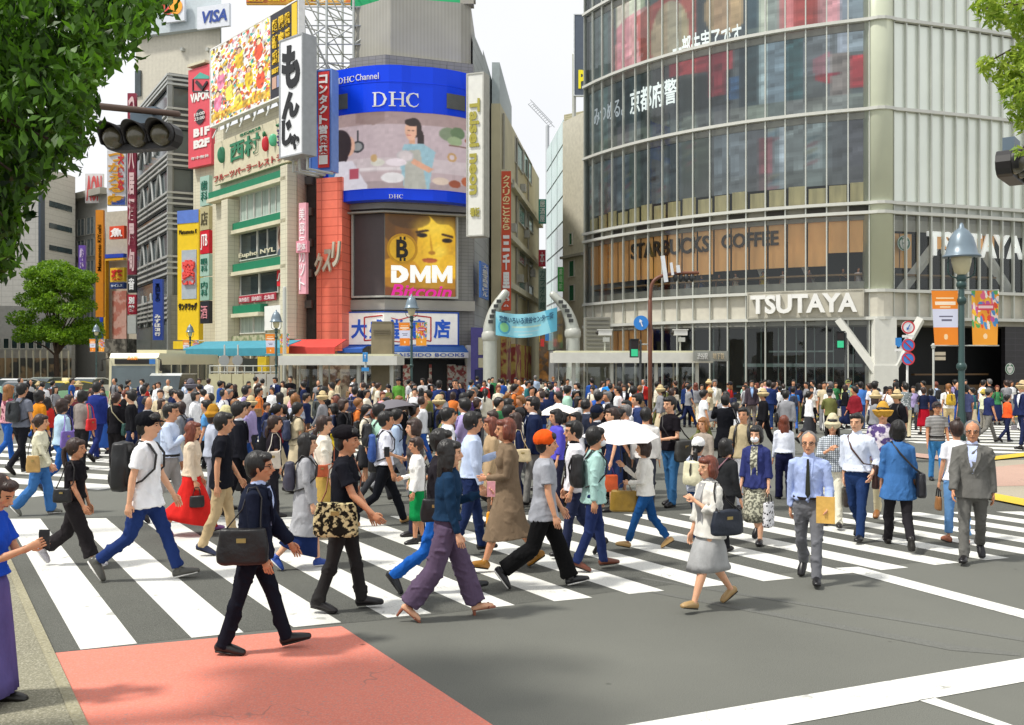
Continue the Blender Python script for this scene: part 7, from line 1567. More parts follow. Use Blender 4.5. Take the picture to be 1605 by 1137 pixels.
Pn(116, 683, 888, 0, 'young woman in black cropped trousers with a long ponytail, stepping on the first bars', top='s', tc='1e1b20', bc='2b272a', hair='tail', hc='b', sex='f', pose='w4', swap=1, lod=0, wide=.03, bl=.78, tl=.97, sh='s:b4b2b8', la='h', ra='fs', ex=(('shoulder', 'r', '151518', 'small stiff black handbag hung behind the woman with the ponytail', .25, .19, .10),), group=None)
Pn(538, 673, 956, 0, 'stout man in a black tee and black flat cap with a patterned shoulder bag', top='s', tc='1a1b23', bc='2c2a2b', pose=(13, 3, 2, -12, 8, -12), lod=0, hat='beret:1c191e', build=1.14, tl=.84, sh='1b191a', la='fs', ra=(22, 8, 24, 0), ex=(('cross', 'r', 'B:1e1a16:c9b98a:24', 'black and tan patterned shoulder bag on the man in the black flat cap', .42, .32, .12, '8a4a28'),), group=None)
Pn(700, 690, 968, 5, 'long haired woman in a denim jacket, wide purple trousers and heeled sandals', top='l', tc='1a3550', bc='5b4c63', hair='long', sex='f', pose='w1', lod=0, wide=.045, sh='h:8e5038', la='phone', ra='h', bl=.96, tl=.98, ex=(('phone', 'l', 'e0a0a8', 'pink phone case held out by the woman in the denim jacket', .015, .15, .08),), group=None)
Pn(688, 668, 928, 0, 'young man in a dark top and bright blue jeans right behind the denim jacket woman', top='l', tc='262228', bc='1f5fb8', pose='w4', lod=0, sh='15171c', ex=(('cross', 'r', '17171a', 'black bag with a pale print on the man in bright blue jeans', .3, .24, .1),), group=None)
Pn(852, 672, 920, 2, 'young man in an orange beanie, grey tee and baggy black trousers', top='s', tc='9b9fa6', bc='131315', pose='w4', swap=0, lod=0, hat='beanie:f05a1a', wide=.035, tl=.80, sh='s:17171a', la='fs', ra='h', bl=.95, group=None)
Pn(1113, 715, 952, 205, 'woman in a grey dress and pale cardigan with auburn hair on the open asphalt', top='k', tc='dad7cf', bc='a3a5a4', bot='skirt', bl=.47, hair='bob', hc='r', sex='f', pose='w1', lod=0, sh='l:a88a5c', la='chest', ra='h', inner='a3a5a4', tl=.83, ex=('open', ('tote', 'l', '1a2230', 'large dark navy tote on the shoulder of the woman in the grey dress', .42, .28, .12)), group=None)
Pn(1268, 680, 912, 248, 'old man in a pale blue shirt and dark tie holding a tan envelope', top='l', tc='a9bae6', bc='707277', pose='w2', lod=0, hair='bald', hc='g', tie='32352d', sh='l:121113', la=(4, 12, 42, 8), ra='b', tl=.97, ex=('glasses', 'belt', ('envelope', 'l', 'e2b45c', 'tan paper envelope under the arm of the old man in a tie', .20, .30, .025)), group=None)
Pn(1524, 663, 880, 245, 'elderly man in an open grey suit walking at the right end of the bars', top='j', tc='6d6b67', bc='6a6864', pose='w2', swap=1, lod=0, hair='bald', hc='g', tl=.80, sh='l:141214', inner='c7d2f6', la='bs', ra='fs', ex=('glasses',), group=None)
Pn(930, 675, 893, 5, 'man in a mint green jacket and face mask with a black backpack', top='l', tc='a9cfc8', bc='24305c', pose='w5', lod=0, tl=.82, sh='l:6b3a28', ra='bs', la='h', ex=('mask', ('backpack', 'b', '1c1b1c', 'soft black backpack on the man in the mint green jacket', .30, .44, .17)), group=None)
Pn(903, 663, 872, 175, 'man with glasses in an open white shirt over a black tee, facing left', top='k', tc='e2dfe6', bc='2d3350', pose='w2', lod=0, tl=.86, inner='17161a', ex=('glasses', 'open'), la='h', ra='h', hd=0, group=None) if False else \
Pn(903, 663, 872, 185, 'man with glasses in an open white shirt over a black tee, facing left', top='k', tc='e2dfe6', bc='2d3350', pose='w2', lod=0, tl=.86, inner='17161a', ex=('glasses', 'open'), group=None)
Pn(797, 656, 892, 190, 'woman in a loose brown dress with violet tights and hiking boots', top='l', tc='7d6a55', bot='none', tl=.40, wide=.05, hair='bob', hc='r', sex='f', pose='w1', lod=0, sh='9a6a20', la='carry', ra='h', ex=(('hand', 'r', 'f0a010', 'bright orange soft pouch hanging from the hand of the woman in the brown dress', .20, .24, .06),), group=None)
Pn(738, 651, 868, 8, 'man in a pale blue shirt seen from behind, next to the brown dress woman', top='l', tc='bccbe6', bc='1f2d52', pose='w5', lod=0, tl=.94, sh='l:1b191b', la='phone', group=None)
Pn(655, 686, 850, 195, 'short haired older woman in a white blouse and green skirt carrying an olive tote', top='l', tc='ecebe6', bot='skirt', bc='118a48', bl=.4, hair='short', hc='b', sex='f', pose='s2', lod=0, tl=.88, la='h', ra='carry', ex=(('tote', 'r', '8a8a4c', 'olive and ochre tote of the older woman in a green skirt', .30, .34, .10, 'b8742c'),), group=None)
Pn(652, 658, 838, 190, 'brown haired woman holding out a dark phone behind the green skirt', top='s', tc='55504f', bc='2b2d44', hair='bob', hc='b', sex='f', pose='s2', lod=1, la='h', ra='phone', ex=(('phone', 'r', '17171a', 'dark phone held low in front of the brown haired woman', .014, .15, .08),), group=None)
Pn(602, 641, 822, 12, 'student in a white short sleeved shirt and black trousers with a blue drawstring pack', top='s', tc='e6eaf6', bc='16181f', pose='w4', lod=0, tl=.96, sh='b08a5a', ex=(('backpack', 'b', '2b4f96', 'blue drawstring pack on the student in a white shirt', .30, .44, .12), ('shoulder', 'l', '17181c', 'round black sports bag on the far side of the student in white', .38, .32, .16)), group=None)
Pn(478, 680, 890, 8, 'long haired woman in a pale grey coat over a navy skirt, with backpack', top='l', tc='a5a7ab', bot='skirt', bc='1c2c5c', bl=.26, tl=.46, wide=.03, hair='long', hc='k', sex='f', pose='w2', lod=0, sh='s:24489a', ex=(('backpack', 'b', '3b3a4a', 'dark grey backpack on the woman in the long grey coat', .28, .40, .15),), group=None)
Pn(505, 655, 842, 15, 'woman in a cream sweater and mustard skirt behind the flat cap man', top='l', tc='e6dece', bot='skirt', bc='c2a050', bl=.16, hair='lowtail', hc='b', sex='f', pose='w5', lod=0, ex=(('cross', 'r', 'b8562c', 'thin orange strap bag on the woman in the mustard skirt', .2, .18, .06, 'b8562c'),), group=None)
Pn(347, 652, 867, 12, 'black haired man in a black short sleeved shirt and khaki trousers', top='s', tc='191a22', bc='bda57e', pose='w5', lod=0, tl=.82, sh='2b3350', ra='bs', la='fs', group=None)
Pn(300, 661, 838, 5, 'red haired woman in a beige blouse and long bright red skirt with purple shoes', top='l', tc='d9c6ae', bot='skirt', bc='d92a26', bl=.24, wide=.05, hair='long', hc='r', sex='f', pose='w1', lod=0, sh='7a4a86', tl=.93, ex=(('hand', 'r', '17171a', 'small black camera bag behind the woman in the red skirt', .22, .18, .12),), group=None)
Pn(265, 634, 818, 0, 'man in a pale blue shirt and grey trousers with his hand at his chin', top='l', tc='c3d2ea', bc='9b9a97', pose='w2', lod=0, tl=.96, sh='l:1c1a1c', ra='chest', ex=('belt',), group=None)
Pn(62, 650, 806, 8, 'woman in an oversized cream cardigan and blue jeans trailing a tan bag', top='l', tc='dcd9bd', bc='3f74b4', hair='bun', hc='b', sex='f', pose='w2', lod=0, tl=.84, wide=.025, sh='s:6a6a60', ra='f', ex=(('cross', 'r', 'b99458', 'flat tan tote swinging behind the woman in the cream cardigan', .24, .30, .06),), group=None)
Pn(96, 622, 768, 55, 'woman in a light blue hooded jacket and blue jeans with a violet bag', top='l', tc='b5d2e6', bc='2458a0', hair='bob', hc='b', sex='f', pose='w4', lod=1, tl=.90, sh='2c3350', ex=(('tote', 'r', '7a62b0', 'violet tote of the woman in the light blue hooded jacket', .28, .32, .08, '7a62b0'),), group=None)
Pn(151, 600, 722, 80, 'man in a bright navy suit walking away at the left', top='j', tc='26347c', bc='222d66', pose='w2', lod=1, tl=.82, sh='l:17151a', group=None)
Pn(181, 616, 736, 80, 'woman in a loose black outfit with a dark green drawstring bag', top='l', tc='1c1a1f', bc='242124', hair='bun', hc='b', sex='f', pose='s2', lod=1, wide=.03, tl=.84, ex=(('cross', 'r', '17433c', 'dark green drawstring bag on the woman in loose black', .28, .28, .12, '8a8468'),), group=None)
Pn(128, 612, 735, 75, 'woman in grey with a red handbag beside the navy suit', top='l', tc='8f8680', bc='2c2a2e', hair='bob', sex='f', pose='s2', lod=1, ex=(('shoulder', 'r', 'd8242a', 'bright red handbag near the man in the navy suit', .30, .26, .1, 'd8242a'),), group=None)
Pn(60, 612, 735, 60, 'person in an orange jacket at the left', top='l', tc='d98a24', bc='27252c', sex='f', hair='bob', pose='s2', lod=1, group=None)
Pn(33, 602, 742, 70, 'young man in a grey tee with a dark backpack at the far left', top='s', tc='6f7480', bc='1f1e24', pose='w2', lod=1, ex=(('backpack', 'b', '22262a', 'dark backpack on the man in the grey tee at the far left', .32, .44, .16),), group=None)
Pn(12, 603, 725, 60, 'woman with long orange hair and a pink flowered top at the far left', top='s', tc='B:d8a0a8:7a3a4a:9', bc='2458a8', hair='long', hc='o', sex='f', pose='w2', lod=1, group=None)
Pn(384, 606, 708, 85, 'man in a white tee with a pink square print on his back', top='s', tc='f0f0f0', bc='262c44', pose='w2', lod=1, sh='c8304a', ex=(('cross', 'r', 'c9c6a0', 'pale green pouch on the man with the pink print', .18, .24, .06, 'c9c6a0'),), group=None)
Pn(428, 652, 812, 20, 'woman with wavy tied brown hair in a black top among the middle crowd', top='s', tc='27222a', bc='2b2830', hair='lowtail', hc='b', sex='f', pose='s2', lod=1, ex=(('tote', 'r', 'd8cfc0', 'cream tote strap bag on the woman with wavy tied hair', .26, .3, .08, 'd8cfc0'),), group=None)
Pn(372, 634, 810, 15, 'man in a black suit jacket walking behind the khaki trousers man', top='j', tc='1c1d25', bc='1b1b22', pose='w5', lod=1, ex=(('hand', 'l', '17171a', 'black bag of the man in a black suit jacket', .36, .3, .1),), group=None)
Pn(332, 640, 795, 30, 'person in a mustard bucket hat and pale grey clothes', top='l', tc='b5bccb', bc='8f8f9a', sex='f', hair='bob', hc='b', hat='bucket:b8842c', pose='s2', lod=1, group=None)
Pn(352, 642, 800, 30, 'person in a cream straw hat beside the mustard bucket hat', top='l', tc='a5acb8', bc='6d6e78', sex='f', hair='bob', hat='bucket:d8cf9a', pose='s2', lod=1, group=None)
Pn(298, 598, 712, 80, 'person in a grey fedora hat with a purple sleeved grey top', top='l', tc='a9a9ab', bc='c8c4b8', hat='hat:6d6a74', pose='s2', lod=1, group=None)
Pn(432, 591, 658, 250, 'man in a blue suit waving his arm near the lamp post', top='j', tc='24305e', bc='24305e', inner='e6eaf2', pose='s2', lod=1, group=None, dd=None)
Pn(527, 633, 752, 185, 'woman in a yellow coat looking down at her hands', top='l', tc='d2b82c', bc='c2a828', hair='bob', sex='f', tl=.55, pose='s', lod=1, ra='phone', la='phone', pit=15, group=None)
Pn(462, 618, 742, 75, 'woman in a striped top with short orange brown hair walking away', top='s', tc='S:e8ecf0:5a6a90:11', bc='3f6494', hair='bob', hc='o', sex='f', pose='s2', lod=1, group=None)
Pn(506, 606, 715, 60, 'person in black with a dark green rucksack among the middle crowd', top='s', tc='1c1c20', bc='3a4a24', pose='s2', lod=1, ex=(('backpack', 'b', '333a38', 'dark green grey rucksack in the middle crowd', .32, .44, .16),), group=None)
Pn(556, 606, 700, 80, 'man in a navy top carrying a wide navy bag before the grey umbrella', top='s', tc='222a50', bc='232434', pose='s2', lod=1, ex=(('backpack', 'b', '1f2748', 'wide navy bag on the back left of the grey umbrella', .42, .36, .18),), group=None)
UMB['plain grey umbrella with a pale rim held up in the middle crowd'] = (-14, 0)
Pn(588, 640, 770, 60, 'woman with short brown hair holding up the grey umbrella', top='s', tc='d8c6b4', bc='4a4450', hair='short', hc='r', sex='f', pose='s2', lod=1, ra='umb', ex=(('umbrella', 'r', '6f6c72', 'plain grey umbrella with a pale rim held up in the middle crowd', .55, .56, .1),), group=None)
UMB['white umbrella in front of the crowd before the long canopy'] = (4, 0)
Pn(897, 640, 740, 240, 'person under the white umbrella before the long canopy', top='l', tc='c8c0b4', bc='3a3a44', hair='bob', sex='f', pose='s2', lod=1, ra='umb', ex=(('umbrella', 'r', 'f4ece4', 'white umbrella in front of the crowd before the long canopy', .60, .50, .1),), group=None)
UMB['white umbrella with a scalloped rim held low over a woman in jeans'] = (-8, 0)
Pn(1012, 690, 860, 172, 'woman in a white top and blue jeans under the low white umbrella', top='l', tc='e8e4dc', bc='1d4c84', hair='bob', hc='b', sex='f', pose='w1', lod=0, sh='l:c09a62', tl=.88, bl=.9, la='carry', ra='umb', ex=(('umbrella', 'r', 'f6f1ef', 'white umbrella with a scalloped rim held low over a woman in jeans', .62, .70, .1), ('hand', 'l', '8d6f24', 'big olive brown basket bag of the woman under the low umbrella', .46, .34, .16, '6b4a1c')), group=None)
Pn(1052, 622, 792, 215, 'woman in a black v neck tee with a large dark bag on her arm', top='s', tc='1c181e', bc='3a6ea0', hair='short', sex='f', pose='s2', lod=0, la='carry', ra='h', ex=(('cross', 'l', '3a3a38', 'large dark grey bag on the arm of the woman in a black tee', .40, .34, .12),), group=None)
Pn(1094, 683, 852, 55, 'child in a white cap and plaid shirt with a red pouch', top='l', tc='C:3d5a90:e8ecf2:14', bc='25426e', sex='f', hair='lowtail', hat='cap:f0f0ee', pose='w4', lod=0, sh='s:8a8a80', ex=(('backpack', 'b', 'ddd8b8', 'cream and blue backpack on the child in a white cap', .34, .42, .17), ('hand', 'r', 'c41f2c', 'red pouch swinging by the legs of the child in a white cap', .22, .30, .1, 'c41f2c')), group=None)
Pn(1103, 655, 800, 230, 'woman with light brown bobbed hair just behind the white cap', top='l', tc='a89c90', bc='44424a', sex='f', hair='bob', hc='o', pose='s2', lod=1, group=None)
Pn(1136, 688, 868, 40, 'person in dark grey with black bobbed hair behind the grey dress woman', top='l', tc='2c2d30', bc='222226', sex='f', hair='bob', pose='w2', lod=1, ex=(('cross', 'l', '7d5560', 'mauve handbag between the white cap and the grey dress', .26, .22, .1, '7d5560'),), group=None)
Pn(1186, 668, 850, 240, 'woman in a face mask, navy cardigan and leafy grey dress', top='k', tc='343b72', bot='skirt', bc='B:6f6f62:c9c8b0:28', bl=.42, wide=.0, hair='bob', sex='f', pose='w2', lod=0, inner='B:6f6f62:c9c8b0:28', tl=.84, sh='l:17161a', ex=('mask', 'open', ('hand', 'l', 'D:1c1c20:d8d8dc:22', 'black and white patterned shopping tote of the woman in the leafy dress', .34, .36, .12)), group=None)
Pn(1166, 639, 800, 240, 'tall man in a white shirt and khaki vest behind the masked woman', top='s', tc='b5a684', bc='dfe2ea', pose='s2', lod=1, ex=(('backpack', 'b', '1f2024', 'black backpack behind the masked woman', .3, .4, .16),), group=None)
Pn(1229, 652, 782, 85, 'woman with long chestnut hair in a white blouse and navy trousers, seen from behind', top='l', tc='e4eaf6', bc='1b1d3c', hair='long', hc='r', sex='f', pose='s2', lod=1, tl=.98, wide=.02, group=None)
Pn(1305, 657, 826, 250, 'woman in a cream cap and checked shirt with cream trousers', top='k', tc='C:d4dce4:5a6468:10', bc='e6e2cc', hair='long', sex='f', hat='bucket:cfc4a2', pose='w5', lod=0, ra='chest', ex=(('hand', 'l', '2d2420', 'dark brown bag low beside the woman in the checked shirt', .26, .3, .1),), group=None)
Pn(1344, 650, 846, 230, 'man in a white rolled sleeve shirt and navy jeans, hand in pocket', top='k', tc='dbe4f4', bc='243a66', pose='w2', lod=0, tl=.96, sh='1a1a1c', la='pocket', ra='b', ex=('belt', 'collar', ('cross', 'l', '3d2620', 'brown leather bag on the shoulder of the man in the white rolled sleeve shirt', .26, .34, .1, '4a2c22')), group=None)
Pn(1384, 640, 814, 245, 'man in a straw hat and dark glasses with a flowered purple shirt', top='s', tc='B:5c4a80:d8cfd8:12', bc='cabf9e', pose='w5', lod=0, hat='hat:c9983c', sh='8a5a2c', ex=('sunglasses',), group=None)
Pn(1408, 655, 858, 75, 'person in a loose blue denim shirt seen from behind with a soft black bag', top='k', tc='3f6ea8', bc='262327', hair='bob', sex='f', pose='w4', lod=0, tl=.72, sh='24201e', ex=(('cross', 'r', '1f1f24', 'soft black bag on the hip of the person in the denim shirt', .36, .32, .12),), group=None)
Pn(1500, 660, 850, 85, 'woman with top bun in white tee and light jeans behind grey suit man', top='s', tc='f0eef4', bc='6a9ad0', hair='topbun', hc='b', sex='f', pose='s2', lod=0, bl=.85, sh='l:a8664c', ex=(('hand', 'l', '9a6a3c', 'small tan bag just left of the grey suit man', .18, .2, .07),), group=None)
Pn(1468, 631, 752, 262, 'old man in a dark cap, striped tee and blue jeans near the traffic island', top='s', tc='S:4c4c50:b8b6b4:10', bc='3f84c4', hat='cap:4a3f40', pose='s2', lod=1, tl=.9, sh='1d1c1e', ex=('belt',), group=None)
Pn(1386, 660, 800, 85, 'dark haired woman just left of the denim shirt person', top='s', tc='8a8294', bc='c9c2a8', sex='f', hair='bob', hc='b', pose='s2', lod=1, group=None) if False else None
Pn(838, 624, 792, 185, 'man in a navy blazer and grey trousers walking left in the middle crowd', top='j', tc='1f2a48', bc='8d8a85', inner='e4e8f0', pose='w2', lod=1, tl=.84, group=None)
Pn(874, 642, 800, 200, 'woman in a violet blue shirt with shoulder length black hair', top='k', tc='5a55c8', bc='2a2b40', hair='bob', sex='f', pose='s2', lod=1, group=None)
Pn(918, 626, 768, 20, 'older man in a dark suit beside the white umbrella', top='j', tc='2c3242', bc='2a2e3c', hair='bald', hc='k', pose='s2', lod=1, group=None)
Pn(934, 637, 790, 15, 'man in a black cap and dark waistcoat behind the mint jacket', top='j', tc='1f2330', bc='24262c', hat='cap:1b2136', pose='s2', lod=1, group=None)
Pn(962, 640, 800, 190, 'woman in a navy dress with tied hair carrying an orange leather tote', top='s', tc='25345c', bot='none', tl=.42, hair='bun', hc='b', sex='f', pose='s2', lod=1, ex=(('hand', 'l', 'c4501c', 'orange leather tote of the woman in the navy dress', .30, .28, .1, '4a2a68'),), group=None)
Pn(810, 648, 800, 195, 'woman with brown hair in a navy jacket carrying a cream bag', top='j', tc='262f52', bc='4a4650', hair='long', hc='b', sex='f', pose='s2', lod=1, inner='c8b8a8', ex=(('shoulder', 'l', 'd8c49a', 'cream bag of the woman in the navy jacket', .32, .22, .1, 'd8c49a'),), group=None)
Pn(772, 655, 822, 195, 'woman with very long brown hair in a beige coat behind the brown dress', top='l', tc='b59a78', bc='6a5648', hair='long', hc='r', sex='f', pose='s2', lod=1, tl=.5, group=None)
Pn(796, 625, 740, 20, 'man with glasses in a grey green jacket in the middle crowd', top='l', tc='7f8a88', bc='3a3c44', pose='s2', lod=1, ex=('glasses',), group=None)
Pn(828, 622, 728, 20, 'person with reddish hair and a pale green shoulder sack', top='l', tc='1f2434', bc='24242c', hair='bob', hc='r', sex='f', pose='s2', lod=1, ex=(('backpack', 'b', 'b4bfa2', 'pale green sack in the middle crowd', .3, .4, .16),), group=None)
Pn(700, 640, 800, 15, 'student in a white shirt with a pale blue strap behind the denim jacket', top='s', tc='eef0f6', bc='20222c', pose='s2', lod=1, ex=(('cross', 'r', '8fa4c0', 'pale blue strap bag of the student behind the denim jacket', .26, .28, .08, '8fa4c0'),), group=None)
Pn(735, 612, 722, 20, 'person in a purple tee raising a hand in the middle crowd', top='s', tc='4d3a70', bc='24242c', pose='s2', lod=1, ra='chest', group=None)
Pn(688, 596, 690, 85, 'man in a navy suit jacket with his back turned before the bookstore', top='j', tc='243468', bc='24305c', pose='s', lod=1, group=None)
Pn(714, 594, 690, 260, 'man in a dark navy jumper taking a picture before the bookstore', top='l', tc='23284a', bc='2a2c38', pose='s', lod=1, la='photo', group=None)
Pn(625, 592, 664, 260, 'man in a bright green hooded jacket facing the crossing', top='l', tc='5f9a3c', bc='252a38', hat='cap:1f2228', pose='s2', lod=1, sh='s:d8d8d8', group=None)
Pn(646, 598, 660, 265, 'woman in a grey tee and dark jeans beside the green hooded jacket', top='s', tc='8f9298', bc='34384a', hair='bob', hc='b', sex='f', pose='s', lod=1, ex=(('shoulder', 'l', '2a3a58', 'dark blue bag of the woman in the grey tee', .3, .3, .1),), group=None)
Pn(678, 602, 660, 250, 'child in an orange red top near the bookstore lamp post', top='s', tc='e8502c', bc='4a8ac0', hair='bob', hc='k', sex='f', pose='s', lod=1, group=None)
Pn(953, 593, 668, 268, 'man in a bright sky blue tee with a pale print', top='s', tc='2c8fe0', bc='c4bfae', pose='s2', lod=1, group=None)
Pn(978, 603, 672, 265, 'woman in an open black jacket over white with an orange bag', top='j', tc='25232b', bc='24242c', hair='bob', hc='b', sex='f', inner='f0f0f0', pose='s', lod=1, ex=(('shoulder', 'r', 'c4502c', 'orange shoulder bag beside the sky blue tee', .26, .28, .08),), group=None)
Pn(929, 603, 672, 262, 'woman in a face mask and pale grey dress left of the sky blue tee', top='s', tc='b4b8c2', bot='none', tl=.45, hair='bob', sex='f', pose='s', lod=1, ex=('mask',), group=None)
Pn(1000, 618, 745, 195, 'man with short hair and a blue jacket above the low umbrella', top='j', tc='33406e', bc='2a2c38', inner='e8d8d8', pose='s2', lod=1, group=None)
Pn(984, 628, 752, 200, 'boy reading a white paper left of the blue jacket man', top='s', tc='e4e4e8', bc='2b2d38', pose='s', lod=1, ra='phone', la='phone', group=None)
Pn(1012, 640, 800, 80, 'dark haired person whose head shows above the low umbrella', top='l', tc='d8d4d0', bc='3a3c48', hair='short', pose='s', lod=1, group=None)
Pn(1077, 597, 668, 262, 'person in a navy jacket carrying a bright orange shopping bag', top='j', tc='24386a', bc='1f2438', hair='bob', sex='f', pose='s', lod=1, ex=(('paper', 'l', 'f09a1c', 'bright orange shopping bag in the crowd before the long canopy', .36, .44, .12),), group=None)
Pn(1100, 602, 660, 262, 'man in a pale shirt and grey trousers with black suspenders', top='k', tc='dce0ea', bc='8f9498', pose='s', lod=1, group=None)
Pn(1120, 595, 672, 262, 'man in a cream jacket looking away in front of the shop windows', top='j', tc='cfcab8', bc='c4bca4', pose='s', lod=1, hc='g', group=None)
Pn(1137, 619, 748, 85, 'man in a black jacket and long black trousers raising a camera', top='j', tc='15161c', bc='15151a', tl=.62, pose='s', lod=1, la='photo', ra='photo', ex=(('shoulder', 'r', '1a1a1e', 'wide flat black bag of the man raising a camera', .44, .34, .12),), group=None)
Pn(1178, 596, 668, 262, 'man in an open brown suit over a pale blue shirt', top='j', tc='4a3f48', bc='8a7f7a', inner='9fc2f0', pose='s', lod=1, tl=.82, group=None)
Pn(1205, 596, 672, 85, 'man in a navy jacket and navy jeans with his back turned at the crossing', top='j', tc='28386c', bc='2a4070', pose='s', lod=1, sh='b8703c', group=None)
Pn(1228, 601, 660, 85, 'woman in a black jacket and short blue skirt', top='j', tc='2a2a2c', bot='skirt', bc='1f4a94', bl=.5, hair='bun', hc='b', sex='f', pose='s', lod=1, group=None)
Pn(1243, 606, 678, 80, 'boy in blue with a dark navy backpack before the shop windows', top='s', tc='3a7ac8', bc='2f5aa4', pose='w2', lod=1, ex=(('backpack', 'b', '23304a', 'dark navy backpack on the boy in blue', .32, .44, .16),), group=None)
Pn(1272, 606, 678, 262, 'woman in a white tee and black trousers walking towards the camera', top='s', tc='eeeae0', bc='1d1b1f', hair='bun', sex='f', pose='w5', lod=1, tl=.96, ex=(('hand', 'r', '1f1c1f', 'black bag of the woman in white tee and black trousers', .3, .24, .1),), group=None)
Pn(1300, 605, 680, 265, 'woman in a white top and black and white striped wide trousers', top='s', tc='f0ece4', bot='skirt', bc='V:f0eee8:2a2a2c:9', bl=.12, wide=.03, hair='bob', sex='f', pose='w5', lod=1, tl=.98, group=None)
Pn(1329, 597, 665, 262, 'person in a light green shirt over grey with a khaki cap', top='k', tc='c9d890', bc='e6e2d8', inner='7a8496', hat='cap:8d9454', pose='w5', lod=1, ex=('open',), group=None)
Pn(1349, 598, 672, 85, 'man in a blue striped tee and jeans left of the white pillar', top='s', tc='S:2c5ab8:5f9ae0:9', bc='2f4f84', pose='s', lod=1, group=None)
Pn(1371, 598, 690, 80, 'man in a white shirt with a dark backpack before the white pillar', top='s', tc='e4e4f0', bc='2c3a66', pose='w2', lod=1, ex=(('backpack', 'b', '2c2a38', 'dark backpack before the white pillar', .3, .42, .16),), group=None)
Pn(1448, 607, 680, 85, 'woman in a navy sweater and long dark red skirt', top='s', tc='1f2540', bot='skirt', bc='b0162a', bl=.3, wide=.04, hair='short', hc='b', sex='f', pose='s2', lod=1, tl=.95, ex=(('shoulder', 'l', '6d7480', 'grey bag of the woman in the dark red skirt', .26, .3, .12),), group=None)
Pn(1487, 601, 680, 85, 'woman in white with a mustard yellow backpack left of the right lamp post', top='s', tc='e8e6e0', bc='cdb888', hair='lowtail', hc='o', sex='f', pose='s2', lod=1, ex=(('backpack', 'b', 'c4a024', 'mustard yellow backpack left of the right lamp post', .32, .42, .16),), group=None)
Pn(1514, 603, 690, 85, 'man in a grey blue tee partly hidden by the right lamp post', top='s', tc='59608a', bc='5a5560', pose='s2', lod=1, group=None)
Pn(1549, 606, 692, 5, 'man in a navy vest and grey trousers walking right', top='s', tc='28305a', bc='77746e', pose='w4', lod=1, hat='cap:6d6f6c', group=None)
Pn(1541, 611, 672, 20, 'child in a yellow hat carrying a small tan pack', top='s', tc='d8dcb8', bc='8f8a80', hat='hat:dcc45a', hair='short', sex='f', pose='s', lod=1, group=None)
Pn(1578, 618, 692, 10, 'woman in an orange top and navy trousers at the right edge', top='l', tc='f0602c', bc='232a4a', hair='short', sex='f', pose='w2', lod=1, ex=(('hand', 'r', '8f8a90', 'grey pouch of the woman in the orange top', .24, .18, .08),), group=None)
Pn(1604, 602, 705, 190, 'man in a navy jacket and shorts cut by the right edge', top='j', tc='232c52', bot='shorts', bc='222a4c', bl=.9, pose='w5', lod=1, hat='hat:c9b48a', group=None)
Pn(1395, 606, 690, 250, 'woman in white raising a camera right of the white pillar', top='s', tc='efeeee', bc='c8bca8', hair='bob', sex='f', pose='s', lod=1, la='photo', ra='photo', group=None)
Pn(1420, 600, 686, 100, 'man in a pale patterned shirt raising a phone right of the white pillar', top='s', tc='D:d0d4d4:7a8486:20', bc='d8cba8', pose='s', lod=1, la='photo', ra='photo', group=None)
# people along the coffee shop window counter
for i, (f, c_, lb_) in enumerate(((.40, '2a2a34', 'dark clothes'), (.45, 'c8ccd0', 'pale grey'), (.50, '3a4f80', 'blue'), (.56, '1f1f24', 'black'), (.615, 'd8c8b0', 'beige'), (.70, 'e0c040', 'yellow'), (.76, 'e8dcd4', 'cream white'), (.835, '6a4a50', 'plum'), (.93, '2c3440', 'navy'), (.97, 'f0e6e6', 'white pink'))):
    p_ = QL.at(QL.len * f, 6.7, -1.0); tmp = Pn(CX + p_[0] / p_[1] * FPX, 440, None, 262 if i % 2 else 240, 'seated customer in %s behind the coffee shop glass, %s' % (lb_, ('left half of the counter', 'right half of the counter')[f > .65]), dd=p_[1], top='s', tc=c_, bot='none', sh='', sex='fm'[i % 2], hair=('bob', 'short')[i % 2], pose='s', lod=2, la='chest', group='customers at the coffee shop window')
    tmp.location = (p_[0], p_[1], 6.35); tmp.scale = (.98, .98, .98)
# ---------------------------------------------------------------- the rest of the crowd, one by one
CN = {'white': 'eceef0', 'black': '1c1b20', 'navy': '232c50', 'pale blue': 'b4c8e4', 'grey': '8c8e92', 'light grey': 'bfc1c2', 'beige': 'cdbd9c', 'cream': 'e4dcc6', 'dark red': '8a2430', 'pink': 'e0a4b0', 'olive': '6d7040',
      'sky blue': '5a9ad4', 'mustard': 'c8a038', 'brown': '6a4c3a', 'charcoal': '3a3b40', 'mint': 'a4ccb8', 'lilac': 'a89ac8', 'orange': 'dc7838', 'teal': '2c6a70', 'red': 'c4302c', 'green': '3c8050', 'blue': '2f58a8'}
TOPW = ['white'] * 9 + ['black'] * 6 + ['navy'] * 6 + ['pale blue'] * 4 + ['grey'] * 3 + ['light grey'] * 3 + ['beige'] * 2 + ['cream'] * 2 + list(CN)
BOTW = ['black'] * 5 + ['navy'] * 5 + ['charcoal'] * 3 + ['grey'] * 2 + ['beige'] * 2 + ['blue'] * 2 + ['brown', 'olive', 'white', 'cream']
LAND = [(0, 'under the left tree'), (90, 'between taxi and bus'), (165, 'before the city bus'), (250, 'before the white van'), (325, 'before the cream hoarding'), (430, 'near the grey post'), (470, 'below the red awning'), (550, 'left of the bookstore'), (640, 'at the bookstore entrance'), (735, 'by the purple shopfront'), (800, 'under the blue banner'), (870, 'at the long canopy'), (960, 'before the brown pole'), (1040, 'right of the brown pole'), (1130, 'at the shop windows'), (1240, 'under white shop name'), (1330, 'beside the white pillar'), (1400, 'near the three round signs'), (1480, 'at the right lamp post'), (1550, 'by the black wall')]
used_l = set(); rc = random.Random(21); taken = []
